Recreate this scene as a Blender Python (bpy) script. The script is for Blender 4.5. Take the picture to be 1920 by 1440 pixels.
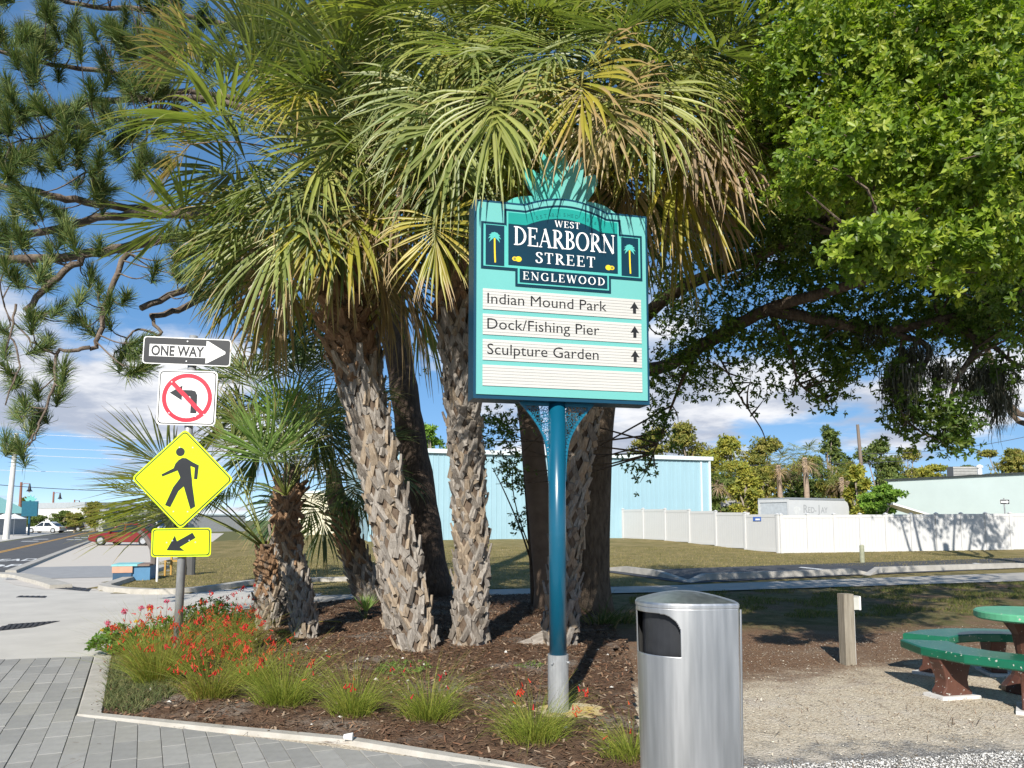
import bpy, bmesh, math, random
import numpy as np
from mathutils import Vector, Matrix

# ------------------------------------------------------------------ scene, camera, sky, sun
for o in list(bpy.data.objects):
    bpy.data.objects.remove(o)
scene = bpy.context.scene
COL = scene.collection
rng = np.random.default_rng(7)
random.seed(7)

CAM_H = 1.65
F = 1440.0                      # focal length in photo pixels (1920 wide)
CX, CY = 960.0, 845.0           # principal point in photo pixels
PITCH = math.atan(130.0 / F)
cam_d = bpy.data.cameras.new('camera')
cam = bpy.data.objects.new('camera', cam_d)
COL.objects.link(cam)
cam.location = (0, 0, CAM_H)
cam.rotation_euler = (math.pi / 2 + PITCH, 0, 0)
cam_d.sensor_width = 36
cam_d.lens = 36 * F / 1920
cam_d.shift_y = (CY - 720) / 1920
cam_d.clip_end = 3000
cam_d.clip_start = 0.05
scene.camera = cam

SUN_EL = math.radians(33)
SUN_AZ = math.atan2(-0.20, -1.0)           # towards the sun: behind the camera, slightly left
to_sun = Vector((-0.20, -1.0, 0)).normalized() * math.cos(SUN_EL) + Vector((0, 0, math.sin(SUN_EL)))
sun_d = bpy.data.lights.new('sun', 'SUN')
sun_d.energy = 3.9
sun_d.angle = math.radians(0.53)
sun_d.color = (1.0, 0.945, 0.85)
sun = bpy.data.objects.new('sun', sun_d)
COL.objects.link(sun)
sun.rotation_euler = to_sun.to_track_quat('Z', 'Y').to_euler()
sun.location = (0, -20, 30)

world = bpy.data.worlds.new('World')
scene.world = world
world.use_nodes = True


def build_world():
    nt = world.node_tree
    N, L = nt.nodes, nt.links
    N.clear()
    out = N.new('ShaderNodeOutputWorld')
    sky = N.new('ShaderNodeTexSky')
    sky.sky_type = 'NISHITA'
    sky.sun_disc = False
    sky.sun_elevation = SUN_EL
    sky.sun_rotation = math.pi - 0.2
    sky.air_density = 0.4
    sky.dust_density = 0.0
    sky.ozone_density = 2.0
    bg = N.new('ShaderNodeBackground')
    bg.inputs['Strength'].default_value = 0.15
    hs = N.new('ShaderNodeHueSaturation')
    hs.inputs['Saturation'].default_value = 1.65
    hs.inputs['Value'].default_value = 1.35
    gm = N.new('ShaderNodeGamma')
    gm.inputs['Gamma'].default_value = 0.5
    L.new(sky.outputs[0], gm.inputs['Color'])
    L.new(gm.outputs[0], hs.inputs['Color'])
    L.new(hs.outputs[0], bg.inputs['Color'])
    tc = N.new('ShaderNodeTexCoord')
    sep = N.new('ShaderNodeSeparateXYZ')
    L.new(tc.outputs['Generated'], sep.inputs[0])

    def math_(op, a, b=None, clamp=False):
        n = N.new('ShaderNodeMath')
        n.operation = op
        n.use_clamp = clamp
        for i, x in enumerate((a, b)):
            if x is None:
                continue
            if isinstance(x, (int, float)):
                n.inputs[i].default_value = x
            else:
                L.new(x, n.inputs[i])
        return n.outputs[0]
    zz = math_('MAXIMUM', sep.outputs['Z'], 0.0)
    den = math_('ADD', zz, 0.16)
    u = math_('DIVIDE', sep.outputs['X'], den)
    v = math_('DIVIDE', sep.outputs['Y'], den)
    comb = N.new('ShaderNodeCombineXYZ')
    L.new(u, comb.inputs[0])
    L.new(v, comb.inputs[1])

    def noise(scale, detail, rough, off):
        mp = N.new('ShaderNodeMapping')
        mp.inputs['Location'].default_value = off
        L.new(comb.outputs[0], mp.inputs['Vector'])
        n = N.new('ShaderNodeTexNoise')
        n.inputs['Scale'].default_value = scale
        n.inputs['Detail'].default_value = detail
        n.inputs['Roughness'].default_value = rough
        L.new(mp.outputs[0], n.inputs['Vector'])
        return n.outputs['Fac']
    a = noise(0.95, 9, 0.56, (3.1, 0.4, 0))
    hi = N.new('ShaderNodeMapRange')               # fewer clouds towards the zenith
    hi.inputs['From Min'].default_value = 0.16
    hi.inputs['From Max'].default_value = 0.42
    hi.inputs['To Min'].default_value = 0.07
    hi.inputs['To Max'].default_value = -0.2
    L.new(zz, hi.inputs['Value'])
    lo = N.new('ShaderNodeMapRange')               # clearer strip along the horizon
    lo.inputs['From Min'].default_value = 0.04
    lo.inputs['From Max'].default_value = 0.13
    lo.inputs['To Min'].default_value = -0.12
    lo.inputs['To Max'].default_value = 0.03
    L.new(zz, lo.inputs['Value'])
    cov = math_('ADD', math_('ADD', a, hi.outputs[0]), lo.outputs[0])
    mr = N.new('ShaderNodeMapRange')
    mr.interpolation_type = 'SMOOTHSTEP'
    mr.inputs['From Min'].default_value = 0.49
    mr.inputs['From Max'].default_value = 0.61
    L.new(cov, mr.inputs['Value'])
    b = noise(1.5, 7, 0.6, (0.2, 5.5, 0))
    sh = N.new('ShaderNodeMapRange')
    sh.interpolation_type = 'SMOOTHSTEP'
    sh.inputs['From Min'].default_value = 0.40
    sh.inputs['From Max'].default_value = 0.60
    L.new(b, sh.inputs['Value'])
    mix = N.new('ShaderNodeMix')
    mix.data_type = 'RGBA'
    L.new(sh.outputs[0], mix.inputs['Factor'])
    mix.inputs[6].default_value = (0.42, 0.47, 0.58, 1)
    mix.inputs[7].default_value = (0.84, 0.85, 0.88, 1)
    cb = N.new('ShaderNodeBackground')
    cb.inputs['Strength'].default_value = 0.66
    L.new(mix.outputs[2], cb.inputs['Color'])
    ms = N.new('ShaderNodeMixShader')
    L.new(mr.outputs[0], ms.inputs[0])
    L.new(bg.outputs[0], ms.inputs[1])
    L.new(cb.outputs[0], ms.inputs[2])
    L.new(ms.outputs[0], out.inputs['Surface'])


build_world()
vs = scene.view_settings
vs.view_transform = 'Standard'
vs.look = 'None'
vs.exposure = 0.82
vs.gamma = 1.0
vs.use_curve_mapping = False
scene.cycles.max_bounces = 6
scene.cycles.transparent_max_bounces = 8
scene.cycles.use_denoising = True


# ------------------------------------------------------------------ pixel helpers (photo pixels, 1920 x 1440)
def ray(px, py):
    xc, yc = (px - CX) / F, -(py - CY) / F
    y = math.cos(PITCH) - yc * math.sin(PITCH)
    z = math.sin(PITCH) + yc * math.cos(PITCH)
    return xc / y, z / y


def P(px, py, Y):
    a, b = ray(px, py)
    return np.array([a * Y, Y, CAM_H + b * Y])


def G(px, py, z=0.0):
    a, b = ray(px, py)
    Y = (z - CAM_H) / b
    return np.array([a * Y, Y, z])


def PZ(px, Y, z):
    """point over pixel column px at depth Y and height z"""
    a, _ = ray(px, 975)
    return np.array([a * Y, Y, z])


# ------------------------------------------------------------------ materials
MATS = {}


def new_mat(name):
    m = bpy.data.materials.new(name)
    m.use_nodes = True
    nt = m.node_tree
    bs = nt.nodes['Principled BSDF']
    return m, nt, bs


def M(name, col, rough=0.6, metal=0.0, var=0.12, scale=6.0, bump=0.0, bscale=60.0, spec=0.4, col2=None, stretch=None,
      detail=5.0, bdist=0.01, coat=0.0):
    if name in MATS:
        return MATS[name]
    m, nt, bs = new_mat(name)
    N, L = nt.nodes, nt.links
    tc = N.new('ShaderNodeTexCoord')
    mp = N.new('ShaderNodeMapping')
    if stretch:
        mp.inputs['Scale'].default_value = stretch
    L.new(tc.outputs['Object'], mp.inputs['Vector'])
    nz = N.new('ShaderNodeTexNoise')
    nz.inputs['Scale'].default_value = scale
    nz.inputs['Detail'].default_value = detail
    nz.inputs['Roughness'].default_value = 0.62
    L.new(mp.outputs[0], nz.inputs['Vector'])
    rp = N.new('ShaderNodeMapRange')
    rp.inputs['From Min'].default_value = 0.3
    rp.inputs['From Max'].default_value = 0.7
    L.new(nz.outputs['Fac'], rp.inputs['Value'])
    mx = N.new('ShaderNodeMix')
    mx.data_type = 'RGBA'
    c = np.array(col[:3], float)
    if col2 is None:
        a, b = c * (1 - var), np.minimum(c * (1 + var), 0.95)
    else:
        a, b = c, np.array(col2[:3], float)
    mx.inputs[6].default_value = (*a, 1)
    mx.inputs[7].default_value = (*b, 1)
    L.new(rp.outputs[0], mx.inputs['Factor'])
    L.new(mx.outputs[2], bs.inputs['Base Color'])
    bs.inputs['Roughness'].default_value = rough
    bs.inputs['Metallic'].default_value = metal
    bs.inputs['Specular IOR Level'].default_value = spec
    bs.inputs['Coat Weight'].default_value = coat
    if bump:
        n2 = N.new('ShaderNodeTexNoise')
        n2.inputs['Scale'].default_value = bscale
        n2.inputs['Detail'].default_value = 4
        L.new(mp.outputs[0], n2.inputs['Vector'])
        bp = N.new('ShaderNodeBump')
        bp.inputs['Strength'].default_value = bump
        bp.inputs['Distance'].default_value = bdist
        L.new(n2.outputs['Fac'], bp.inputs['Height'])
        L.new(bp.outputs[0], bs.inputs['Normal'])
    MATS[name] = m
    return m


def leaf_mat(name, rough=0.42, trans=0.3, spec=0.35, tint=(1.0, 1.05, 0.55), sat=1.0):
    """foliage: colour from the per-leaf colour attribute, light passing through the blade"""
    if name in MATS:
        return MATS[name]
    m, nt, bs = new_mat(name)
    N, L = nt.nodes, nt.links
    at = N.new('ShaderNodeAttribute')
    at.attribute_name = 'Col'
    L.new(at.outputs['Color'], bs.inputs['Base Color'])
    bs.inputs['Roughness'].default_value = rough
    bs.inputs['Specular IOR Level'].default_value = spec
    tr = N.new('ShaderNodeBsdfTranslucent')
    ml = N.new('ShaderNodeMix')
    ml.data_type = 'RGBA'
    ml.blend_type = 'MULTIPLY'
    ml.inputs['Factor'].default_value = 1
    L.new(at.outputs['Color'], ml.inputs[6])
    ml.inputs[7].default_value = (tint[0] * 1.4, tint[1] * 1.4, tint[2] * 1.4, 1)
    L.new(ml.outputs[2], tr.inputs['Color'])
    ms = N.new('ShaderNodeMixShader')
    ms.inputs[0].default_value = trans
    L.new(bs.outputs[0], ms.inputs[1])
    L.new(tr.outputs[0], ms.inputs[2])
    L.new(ms.outputs[0], N['Material Output'].inputs['Surface'])
    MATS[name] = m
    return m


# ------------------------------------------------------------------ mesh helpers
def nrm(v):
    v = np.asarray(v, float)
    return v / (np.linalg.norm(v, axis=-1, keepdims=True) + 1e-12)


class MB:
    def __init__(s):
        s.v, s.f, s.m = [], [], []

    def add(s, vs, fs, mi=0):
        b = len(s.v)
        s.v.extend([tuple(map(float, x)) for x in vs])
        for f in fs:
            s.f.append([b + i for i in f])
            s.m.append(mi)
        return s

    def box(s, c, size, R=None, mi=0):
        hx, hy, hz = [x / 2 for x in size]
        vs = np.array([(x, y, z) for x in (-hx, hx) for y in (-hy, hy) for z in (-hz, hz)])
        if R is not None:
            vs = vs @ np.array(R).T
        vs = vs + np.array(c)
        return s.add(vs, [(0, 1, 3, 2), (4, 6, 7, 5), (0, 4, 5, 1), (2, 3, 7, 6), (0, 2, 6, 4), (1, 5, 7, 3)], mi)

    def tube(s, pts, rads, n=8, cap=True, mi=0, flat=1.0):
        pts = np.array(pts, float)
        if np.isscalar(rads):
            rads = [rads] * len(pts)
        k = len(pts)
        tan = nrm(np.gradient(pts, axis=0))
        ref = np.array([0, 0, 1.0]) if abs(tan[0][2]) < 0.9 else np.array([1.0, 0, 0])
        x = nrm(np.cross(ref, tan[0]))
        vs = []
        for i in range(k):
            x = nrm(x - tan[i] * np.dot(x, tan[i]))
            y = np.cross(tan[i], x)
            for j in range(n):
                a = 2 * math.pi * j / n
                vs.append(pts[i] + rads[i] * (math.cos(a) * x + flat * math.sin(a) * y))
        fs = [(i * n + j, i * n + (j + 1) % n, (i + 1) * n + (j + 1) % n, (i + 1) * n + j) for i in range(k - 1) for j in range(n)]
        if cap:
            fs.append(tuple(range(n))[::-1])
            fs.append(tuple((k - 1) * n + j for j in range(n)))
        return s.add(vs, fs, mi)

    def prism(s, poly, h0, h1, xf=None, mi=0, mi_side=None):
        """polygon (list of 2-D points) from h0 to h1; xf maps (a, b, h) to 3-D"""
        xf = xf or (lambda a, b, h: (a, b, h))
        n = len(poly)
        vs = [xf(a, b, h0) for a, b in poly] + [xf(a, b, h1) for a, b in poly]
        base = len(s.v)
        s.v.extend([tuple(map(float, x)) for x in vs])
        s.f.append([base + i for i in range(n)][::-1]); s.m.append(mi)
        s.f.append([base + n + i for i in range(n)]); s.m.append(mi)
        for i in range(n):
            j = (i + 1) % n
            s.f.append([base + i, base + j, base + n + j, base + n + i])
            s.m.append(mi if mi_side is None else mi_side)
        return s

    def mesh(s, name, mats, origin=None, smooth=False):
        me = bpy.data.meshes.new(name)
        v = np.array(s.v, float)
        if origin is not None and len(v):
            v = v - np.array(origin)
        me.from_pydata(v.tolist(), [], s.f)
        mats = mats if isinstance(mats, (list, tuple)) else [mats]
        for m in mats:
            me.materials.append(m)
        if any(s.m):
            me.polygons.foreach_set('material_index', s.m)
        if smooth:
            me.polygons.foreach_set('use_smooth', [True] * len(me.polygons))
        me.update()
        return me

    def build(s, name, mats, parent=None, origin=None, smooth=False, **kw):
        if origin is None and parent is not None and 'org' in kw:
            origin = kw['org']
        return link(name, s.mesh(name, mats, origin, smooth), parent)


def recalc(o):
    bm = bmesh.new()
    bm.from_mesh(o.data)
    bmesh.ops.recalc_face_normals(bm, faces=bm.faces)
    bm.to_mesh(o.data)
    bm.free()
    return o


def link(name, me, parent=None):
    o = bpy.data.objects.new(name, me)
    COL.objects.link(o)
    if parent is not None:
        o.parent = parent
    return o


def thing(name, label, cat, loc=(0, 0, 0), rz=0.0, group=None):
    o = bpy.data.objects.new(name, None)
    COL.objects.link(o)
    o.empty_display_size = 0.2
    o.location = tuple(map(float, loc))
    o.rotation_euler = (0, 0, rz)
    return tag(o, label, cat, group)


def tag(o, label, cat, group=None):
    o['label'] = label
    o['category'] = cat
    if group:
        o['group'] = group
    return o


def struct(o, kind='structure'):
    o['kind'] = kind
    return o


def np_mesh(name, verts, faces, mat, cols=None, origin=None, smooth=False):
    """fast mesh: verts (n,3), faces (m,k) all of one size, cols (n,3) linear"""
    me = bpy.data.meshes.new(name)
    verts = np.asarray(verts, np.float32)
    if origin is not None:
        verts = verts - np.asarray(origin, np.float32)
    faces = np.asarray(faces, np.int32)
    n, (m, k) = len(verts), faces.shape
    me.vertices.add(n)
    me.vertices.foreach_set('co', verts.ravel())
    me.loops.add(m * k)
    me.loops.foreach_set('vertex_index', faces.ravel())
    me.polygons.add(m)
    me.polygons.foreach_set('loop_start', np.arange(0, m * k, k, dtype=np.int32))
    try:
        me.polygons.foreach_set('loop_total', np.full(m, k, np.int32))
    except Exception:
        pass
    if smooth:
        me.polygons.foreach_set('use_smooth', np.ones(m, bool))
    for mm in (mat if isinstance(mat, (list, tuple)) else [mat]):
        me.materials.append(mm)
    me.update(calc_edges=True)
    if cols is not None:
        at = me.color_attributes.new('Col', 'FLOAT_COLOR', 'POINT')
        c4 = np.ones((n, 4), np.float32)
        c4[:, :3] = cols
        at.data.foreach_set('color', c4.ravel())
    return me


def catmull(pts, n=6):
    p = [np.array(x, float) for x in pts]
    p = [2 * p[0] - p[1]] + p + [2 * p[-1] - p[-2]]
    out = []
    for i in range(1, len(p) - 2):
        for k in range(n):
            t = k / n
            out.append(0.5 * ((2 * p[i]) + (-p[i - 1] + p[i + 1]) * t + (2 * p[i - 1] - 5 * p[i] + 4 * p[i + 1] - p[i + 2]) * t ** 2
                              + (-p[i - 1] + 3 * p[i] - 3 * p[i + 1] + p[i + 2]) * t ** 3))
    out.append(p[-2])
    return np.array(out)


def sstep(x, a, b):
    t = np.clip((x - a) / (b - a), 0, 1)
    return t * t * (3 - 2 * t)


def lump(x, y, s=1.0):
    """cheap smooth noise in [-1,1]"""
    x, y = np.asarray(x) * s, np.asarray(y) * s
    return (np.sin(1.7 * x + 0.3) * np.cos(2.3 * y + 1.1) + 0.6 * np.sin(3.9 * x - 2.2 * y) + 0.4 * np.cos(5.3 * y + 4.1 * x + 0.7)) / 2.0


def terrain(x, y):
    x, y = np.asarray(x, float), np.asarray(y, float)
    return 0.5 * sstep(y, 33, 47) * sstep(x, -24, -14) + 0.0 * x


def in_poly(x, y, poly):
    x, y = np.asarray(x), np.asarray(y)
    r = np.zeros(x.shape, bool)
    n = len(poly)
    for i in range(n):
        x0, y0 = poly[i][:2]
        x1, y1 = poly[(i + 1) % n][:2]
        c = ((y0 > y) != (y1 > y)) & (x < (x1 - x0) * (y - y0) / (y1 - y0 + 1e-12) + x0)
        r ^= c
    return r


# ------------------------------------------------------------------ ground materials
def ground_material():
    m, nt, bs = new_mat('ground_shell_sand_straw')
    N, L = nt.nodes, nt.links
    geo = N.new('ShaderNodeNewGeometry')
    sep = N.new('ShaderNodeSeparateXYZ')
    L.new(geo.outputs['Position'], sep.inputs[0])

    def noise(scale, detail=6, rough=0.65, out='Fac'):
        n = N.new('ShaderNodeTexNoise')
        n.inputs['Scale'].default_value = scale
        n.inputs['Detail'].default_value = detail
        n.inputs['Roughness'].default_value = rough
        L.new(geo.outputs['Position'], n.inputs['Vector'])
        return n.outputs[out]

    def mr(v, a, b, c=0.0, d=1.0):
        n = N.new('ShaderNodeMapRange')
        n.interpolation_type = 'SMOOTHSTEP'
        for i, x in zip((1, 2, 3, 4), (a, b, c, d)):
            n.inputs[i].default_value = x
        L.new(v, n.inputs[0])
        return n.outputs[0]

    def ma(op, a, b):
        n = N.new('ShaderNodeMath')
        n.operation = op
        for i, x in enumerate((a, b)):
            if isinstance(x, (int, float)):
                n.inputs[i].default_value = x
            else:
                L.new(x, n.inputs[i])
        return n.outputs[0]

    def mix(f, a, b):
        n = N.new('ShaderNodeMix')
        n.data_type = 'RGBA'
        if isinstance(f, (int, float)):
            n.inputs['Factor'].default_value = f
        else:
            L.new(f, n.inputs['Factor'])
        for i, x in ((6, a), (7, b)):
            if isinstance(x, tuple):
                n.inputs[i].default_value = (*x, 1)
            else:
                L.new(x, n.inputs[i])
        return n.outputs[2]
    big = noise(0.55, 5)
    mid = noise(2.6, 7)
    fine = noise(38, 5, 0.7)
    vor = N.new('ShaderNodeTexVoronoi')
    vor.inputs['Scale'].default_value = 55
    L.new(geo.outputs['Position'], vor.inputs['Vector'])
    # tan crushed shell
    tan = mix(mr(fine, 0.35, 0.65), (0.42, 0.35, 0.26), (0.72, 0.64, 0.51))
    tan = mix(ma('MULTIPLY', mr(mid, 0.45, 0.7), 0.6), tan, (0.58, 0.53, 0.47))
    # white gravel
    grav = mix(mr(vor.outputs['Distance'], 0.1, 0.55), (0.55, 0.54, 0.52), (0.20, 0.19, 0.18))
    # red brown straw
    straw = mix(mr(fine, 0.35, 0.68), (0.13, 0.075, 0.045), (0.29, 0.195, 0.13))
    straw = mix(ma('MULTIPLY', mr(big, 0.5, 0.68), 0.55), straw, (0.26, 0.21, 0.16))
    # worn turf
    turf = mix(mr(mid, 0.35, 0.65), (0.085, 0.095, 0.03), (0.20, 0.165, 0.085))
    y2 = ma('ADD', sep.outputs['Y'], ma('MULTIPLY', ma('SUBTRACT', mid, 0.5), 2.4))
    y3 = ma('SUBTRACT', y2, ma('MULTIPLY', ma('MAXIMUM', ma('SUBTRACT', sep.outputs['X'], 2.2), 0.0), 0.42))
    c = mix(mr(y3, 7.2, 8.6), tan, straw)
    yg = ma('SUBTRACT', y2, ma('MULTIPLY', sep.outputs['X'], 0.12))
    c = mix(mr(yg, 5.15, 5.7, 1.0, 0.0), c, grav)
    c = mix(ma('MULTIPLY', mr(y2, 11.2, 12.4), mr(big, 0.36, 0.54)), c, turf)
    c = mix(mr(sep.outputs['Y'], 40, 60), c, (0.14, 0.14, 0.06))
    L.new(c, bs.inputs['Base Color'])
    bs.inputs['Roughness'].default_value = 0.95
    bs.inputs['Specular IOR Level'].default_value = 0.1
    bp = N.new('ShaderNodeBump')
    bp.inputs['Strength'].default_value = 0.9
    bp.inputs['Distance'].default_value = 0.02
    h = ma('ADD', fine, ma('MULTIPLY', mid, 1.5))
    h = ma('SUBTRACT', h, ma('MULTIPLY', vor.outputs['Distance'], 0.5))
    L.new(h, bp.inputs['Height'])
    L.new(bp.outputs[0], bs.inputs['Normal'])
    return m


GROUND = ground_material()
CONC = M('concrete_pale', (0.51, 0.485, 0.44), rough=0.85, var=0.10, scale=1.3, bump=0.25, bscale=90, detail=9)
CONC_D = M('concrete_weathered', (0.30, 0.285, 0.255), rough=0.9, col2=(0.44, 0.42, 0.38), scale=3.0, bump=0.4, bscale=70, detail=9)
KERBM = M('kerb_concrete_cream', (0.33, 0.31, 0.27), rough=0.9, col2=(0.48, 0.455, 0.41), scale=5.0, bump=0.4, bscale=80, detail=9)
ASPH = M('asphalt', (0.045, 0.047, 0.052), rough=0.85, col2=(0.075, 0.076, 0.08), scale=2.0, bump=0.5, bscale=160, detail=9)
ROADM = M('road_asphalt_grey', (0.075, 0.075, 0.078), rough=0.85, col2=(0.11, 0.108, 0.105), scale=1.2, bump=0.4, bscale=120, detail=9)
PAINT_W = M('road_paint_white', (0.70, 0.70, 0.68), rough=0.6, var=0.12, scale=9)
PAINT_Y = M('road_paint_yellow', (0.62, 0.33, 0.05), rough=0.6, var=0.12, scale=9)
BEIGE = M('beige_paver_bands', (0.50, 0.45, 0.385), rough=0.85, col2=(0.60, 0.55, 0.48), scale=2.0, stretch=(1, 7, 1))
GREYP = M('grey_paver_band', (0.30, 0.30, 0.30), rough=0.85, var=0.1, scale=3)
MULCH = M('mulch_dark', (0.065, 0.040, 0.028), rough=0.95, col2=(0.20, 0.125, 0.08), scale=17, bump=1.0, bscale=60, bdist=0.03, detail=8, spec=0.1)
def mulch_patches(m):
    nt = m.node_tree
    N, L = nt.nodes, nt.links
    bs = N['Principled BSDF']
    src = bs.inputs['Base Color'].links[0].from_socket
    tc = N.new('ShaderNodeTexCoord')
    nz = N.new('ShaderNodeTexNoise')
    nz.inputs['Scale'].default_value = 0.9
    nz.inputs['Detail'].default_value = 9
    nz.inputs['Roughness'].default_value = 0.7
    L.new(tc.outputs['Object'], nz.inputs['Vector'])
    r = N.new('ShaderNodeMapRange')
    r.interpolation_type = 'SMOOTHSTEP'
    r.inputs['From Min'].default_value = 0.50
    r.inputs['From Max'].default_value = 0.66
    r.inputs['To Max'].default_value = 0.85
    L.new(nz.outputs['Fac'], r.inputs['Value'])
    mx = N.new('ShaderNodeMix')
    mx.data_type = 'RGBA'
    L.new(r.outputs[0], mx.inputs['Factor'])
    L.new(src, mx.inputs[6])
    mx.inputs[7].default_value = (0.27, 0.235, 0.20, 1)
    L.new(mx.outputs[2], bs.inputs['Base Color'])


mulch_patches(MULCH)
JOINT = M('joint_sand', (0.24, 0.225, 0.20), rough=0.95, var=0.2, scale=40)
LAWN = M('lawn_dry', (0.17, 0.15, 0.055), rough=0.95, col2=(0.33, 0.26, 0.125), scale=1.1, bump=1.0, bscale=45, bdist=0.05, detail=10, spec=0.1)
GRATE = M('cast_iron_dark', (0.05, 0.05, 0.055), rough=0.6, metal=0.4, var=0.2)

mb = MB()
mb.add([(-1600, -300, 0), (1600, -300, 0), (1600, 2200, 0), (-1600, 2200, 0)], [(0, 1, 2, 3)])
struct(mb.build('ground', GROUND))


def sheet(name, pix, z, mat, kind='structure', thick=0.0):
    pts = [G(px, py) for px, py in pix]
    m = MB()
    if thick:
        m.prism([(p[0], p[1]) for p in pts], 0.0, z)
    else:
        m.add([(p[0], p[1], z) for p in pts], [tuple(range(len(pts)))])
    o = recalc(m.build(name, mat))
    if not thick and o.data.polygons[0].normal.z < 0:
        o.data.flip_normals()
    return struct(o, kind)


# ---- lawn: gentle rise towards the fence and the metal building
def build_lawn():
    LW = [G(185, 1105)[:2], G(300, 1062)[:2], G(390, 1022)[:2], (-24, 80), (-24, 140), (90, 140), (90, 18),
          G(2300, 1064)[:2], G(1920, 1076)[:2], G(1240, 1100)[:2], G(920, 1107)[:2], G(620, 1117)[:2], G(480, 1098)[:2], G(420, 1106)[:2], G(330, 1113)[:2],
          G(250, 1113)[:2]]
    xs = np.arange(-24, 91, 0.6)
    ys = np.arange(15, 141, 0.6)
    X, Y = np.meshgrid(xs, ys)
    V = np.stack([X, Y, terrain(X, Y) + 0.006 + 0.012 * (1 + lump(X, Y, 0.9))], -1).reshape(-1, 3)
    nx = len(xs)
    i, j = np.meshgrid(np.arange(nx - 1), np.arange(len(ys) - 1))
    a = (j * nx + i).ravel()
    c = in_poly(X[:-1, :-1].ravel() + 0.3, Y[:-1, :-1].ravel() + 0.3, LW)
    a = a[c]
    Fq = np.stack([a, a + 1, a + 1 + nx, a + nx], -1)
    struct(link('lawn', np_mesh('lawn', V, Fq, LAWN, smooth=True)))
    return LW


LAWN_POLY = build_lawn()

# ---- concrete apron of the crossing, paths, street
sheet('concrete_apron', [(-700, 1106), (90, 1106), (178, 1108), (250, 1116), (330, 1118), (430, 1112), (520, 1118), (600, 1134), (470, 1150), (360, 1175),
                         (240, 1208), (200, 1236), (-100, 1243), (-700, 1250)], 0.010, CONC)
sheet('path', [(470, 1141), (620, 1131), (920, 1119), (1300, 1111), (1920, 1091), (2500, 1074), (2500, 1058), (1920, 1075), (1240, 1100),
               (920, 1107), (620, 1118), (470, 1120)], 0.026, M('path_concrete', (0.38, 0.355, 0.315), rough=0.9, var=0.14, scale=1.5, bump=0.3, bscale=80))
sheet('parking_road', [(1128, 1073), (1288, 1096), (1640, 1079), (1920, 1067), (2500, 1042), (2500, 1026), (1920, 1047), (1500, 1060)], 0.034, ASPH)
for pl in ([(1497, 1066), (1503, 1065), (1580, 1073), (1573, 1074)], [(1606, 1076), (1612, 1075.4), (1636, 1079), (1630, 1079.6)],
           [(1822, 1058.2), (1828, 1057.4), (1890, 1062.6), (1884, 1063.4)]):
    o = sheet('road_marking', pl, 0.038, PAINT_W)

SD = np.array([-0.478, 1.0, 0]) / math.hypot(0.478, 1)      # street direction
SN = np.array([SD[1], -SD[0], 0])                            # to the right of the street


def street_strip(name, org, off0, off1, s0, s1, z, mat):
    o = np.array([org[0], org[1], 0.0])
    c = [o + SD * s0 + SN * off0, o + SD * s0 + SN * off1, o + SD * s1 + SN * off1, o + SD * s1 + SN * off0]
    m = MB()
    m.add([(p[0], p[1], z) for p in c], [(0, 1, 2, 3)])
    ob = m.build(name, mat)
    if ob.data.polygons[0].normal.z < 0:
        ob.data.flip_normals()
    return struct(ob)


RE = G(18, 1072)                 # right edge of the street
sheet('pavement_beige_band', [(20, 1078), (60, 1060), (120, 1036), (182, 1008), (205, 1000), (420, 1000), (392, 1021), (302, 1064), (290, 1070)], 0.012, BEIGE)
sheet('pavement_grey_band', [(10, 1088), (22, 1074), (60, 1064.5), (120, 1063), (180, 1062), (303, 1061), (330, 1075), (285, 1082), (180, 1083.5), (60, 1086.5)], 0.016, GREYP)
street_strip('far_pavement', RE, -40, -5.95, -6, 160, 0.008, CONC).name = 'pavement_far_side'
sheet('pavement_corner', [(6, 1089), (60, 1087), (180, 1084), (285, 1082.5), (200, 1100), (178, 1108), (90, 1107), (30, 1098)], 0.014, M('pavement_pale_pink', (0.52, 0.48, 0.43), rough=0.85, var=0.08, scale=2))
street_strip('street', RE, -5.6, 0.0, -0.6, 220, 0.012, ROADM)
street_strip('street_crossing', RE, -30, 9, -14, -0.6, 0.008, CONC).name = 'street_crossing'
street_strip('road_marking', RE, -2.92, -2.80, 0, 160, 0.018, PAINT_Y)
street_strip('road_marking', RE, -2.70, -2.58, 0, 160, 0.018, PAINT_Y)
for off, s in ((-1.9, 52), (-1.9, 44), (-4.6, 40), (-4.6, 47)):
    street_strip('road_marking', RE, off, off + 1.1, s, s + 1.4, 0.018, PAINT_W)


def kerb(name, pts, w, h, mat, z0=0.0, taper=False, side=1):
    """pts: 2-D centre-ish polyline; body of width w on its left side"""
    pts = np.array([p[:2] for p in pts], float)
    t = nrm(np.gradient(pts, axis=0))
    nn = np.stack([-t[:, 1], t[:, 0]], -1) * side
    m = MB()
    k = len(pts)
    vs = []
    for i in range(k):
        hh = h
        if taper and i in (0, k - 1):
            hh = 0.02
        a, b = pts[i], pts[i] + nn[i] * w
        e = nn[i] * min(0.02, w * 0.15)
        vs += [(a[0], a[1], z0), (a[0] + e[0], a[1] + e[1], z0 + hh), (b[0] - e[0], b[1] - e[1], z0 + hh), (b[0], b[1], z0)]
    fs = [(4 * i + j, 4 * i + 4 + j, 4 * i + 5 + j, 4 * i + 1 + j) for i in range(k - 1) for j in range(3)]
    fs += [(0, 1, 2, 3), (4 * k - 4, 4 * k - 1, 4 * k - 2, 4 * k - 3)]
    m.add(vs, fs)
    return recalc(m.build(name, mat))


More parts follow.
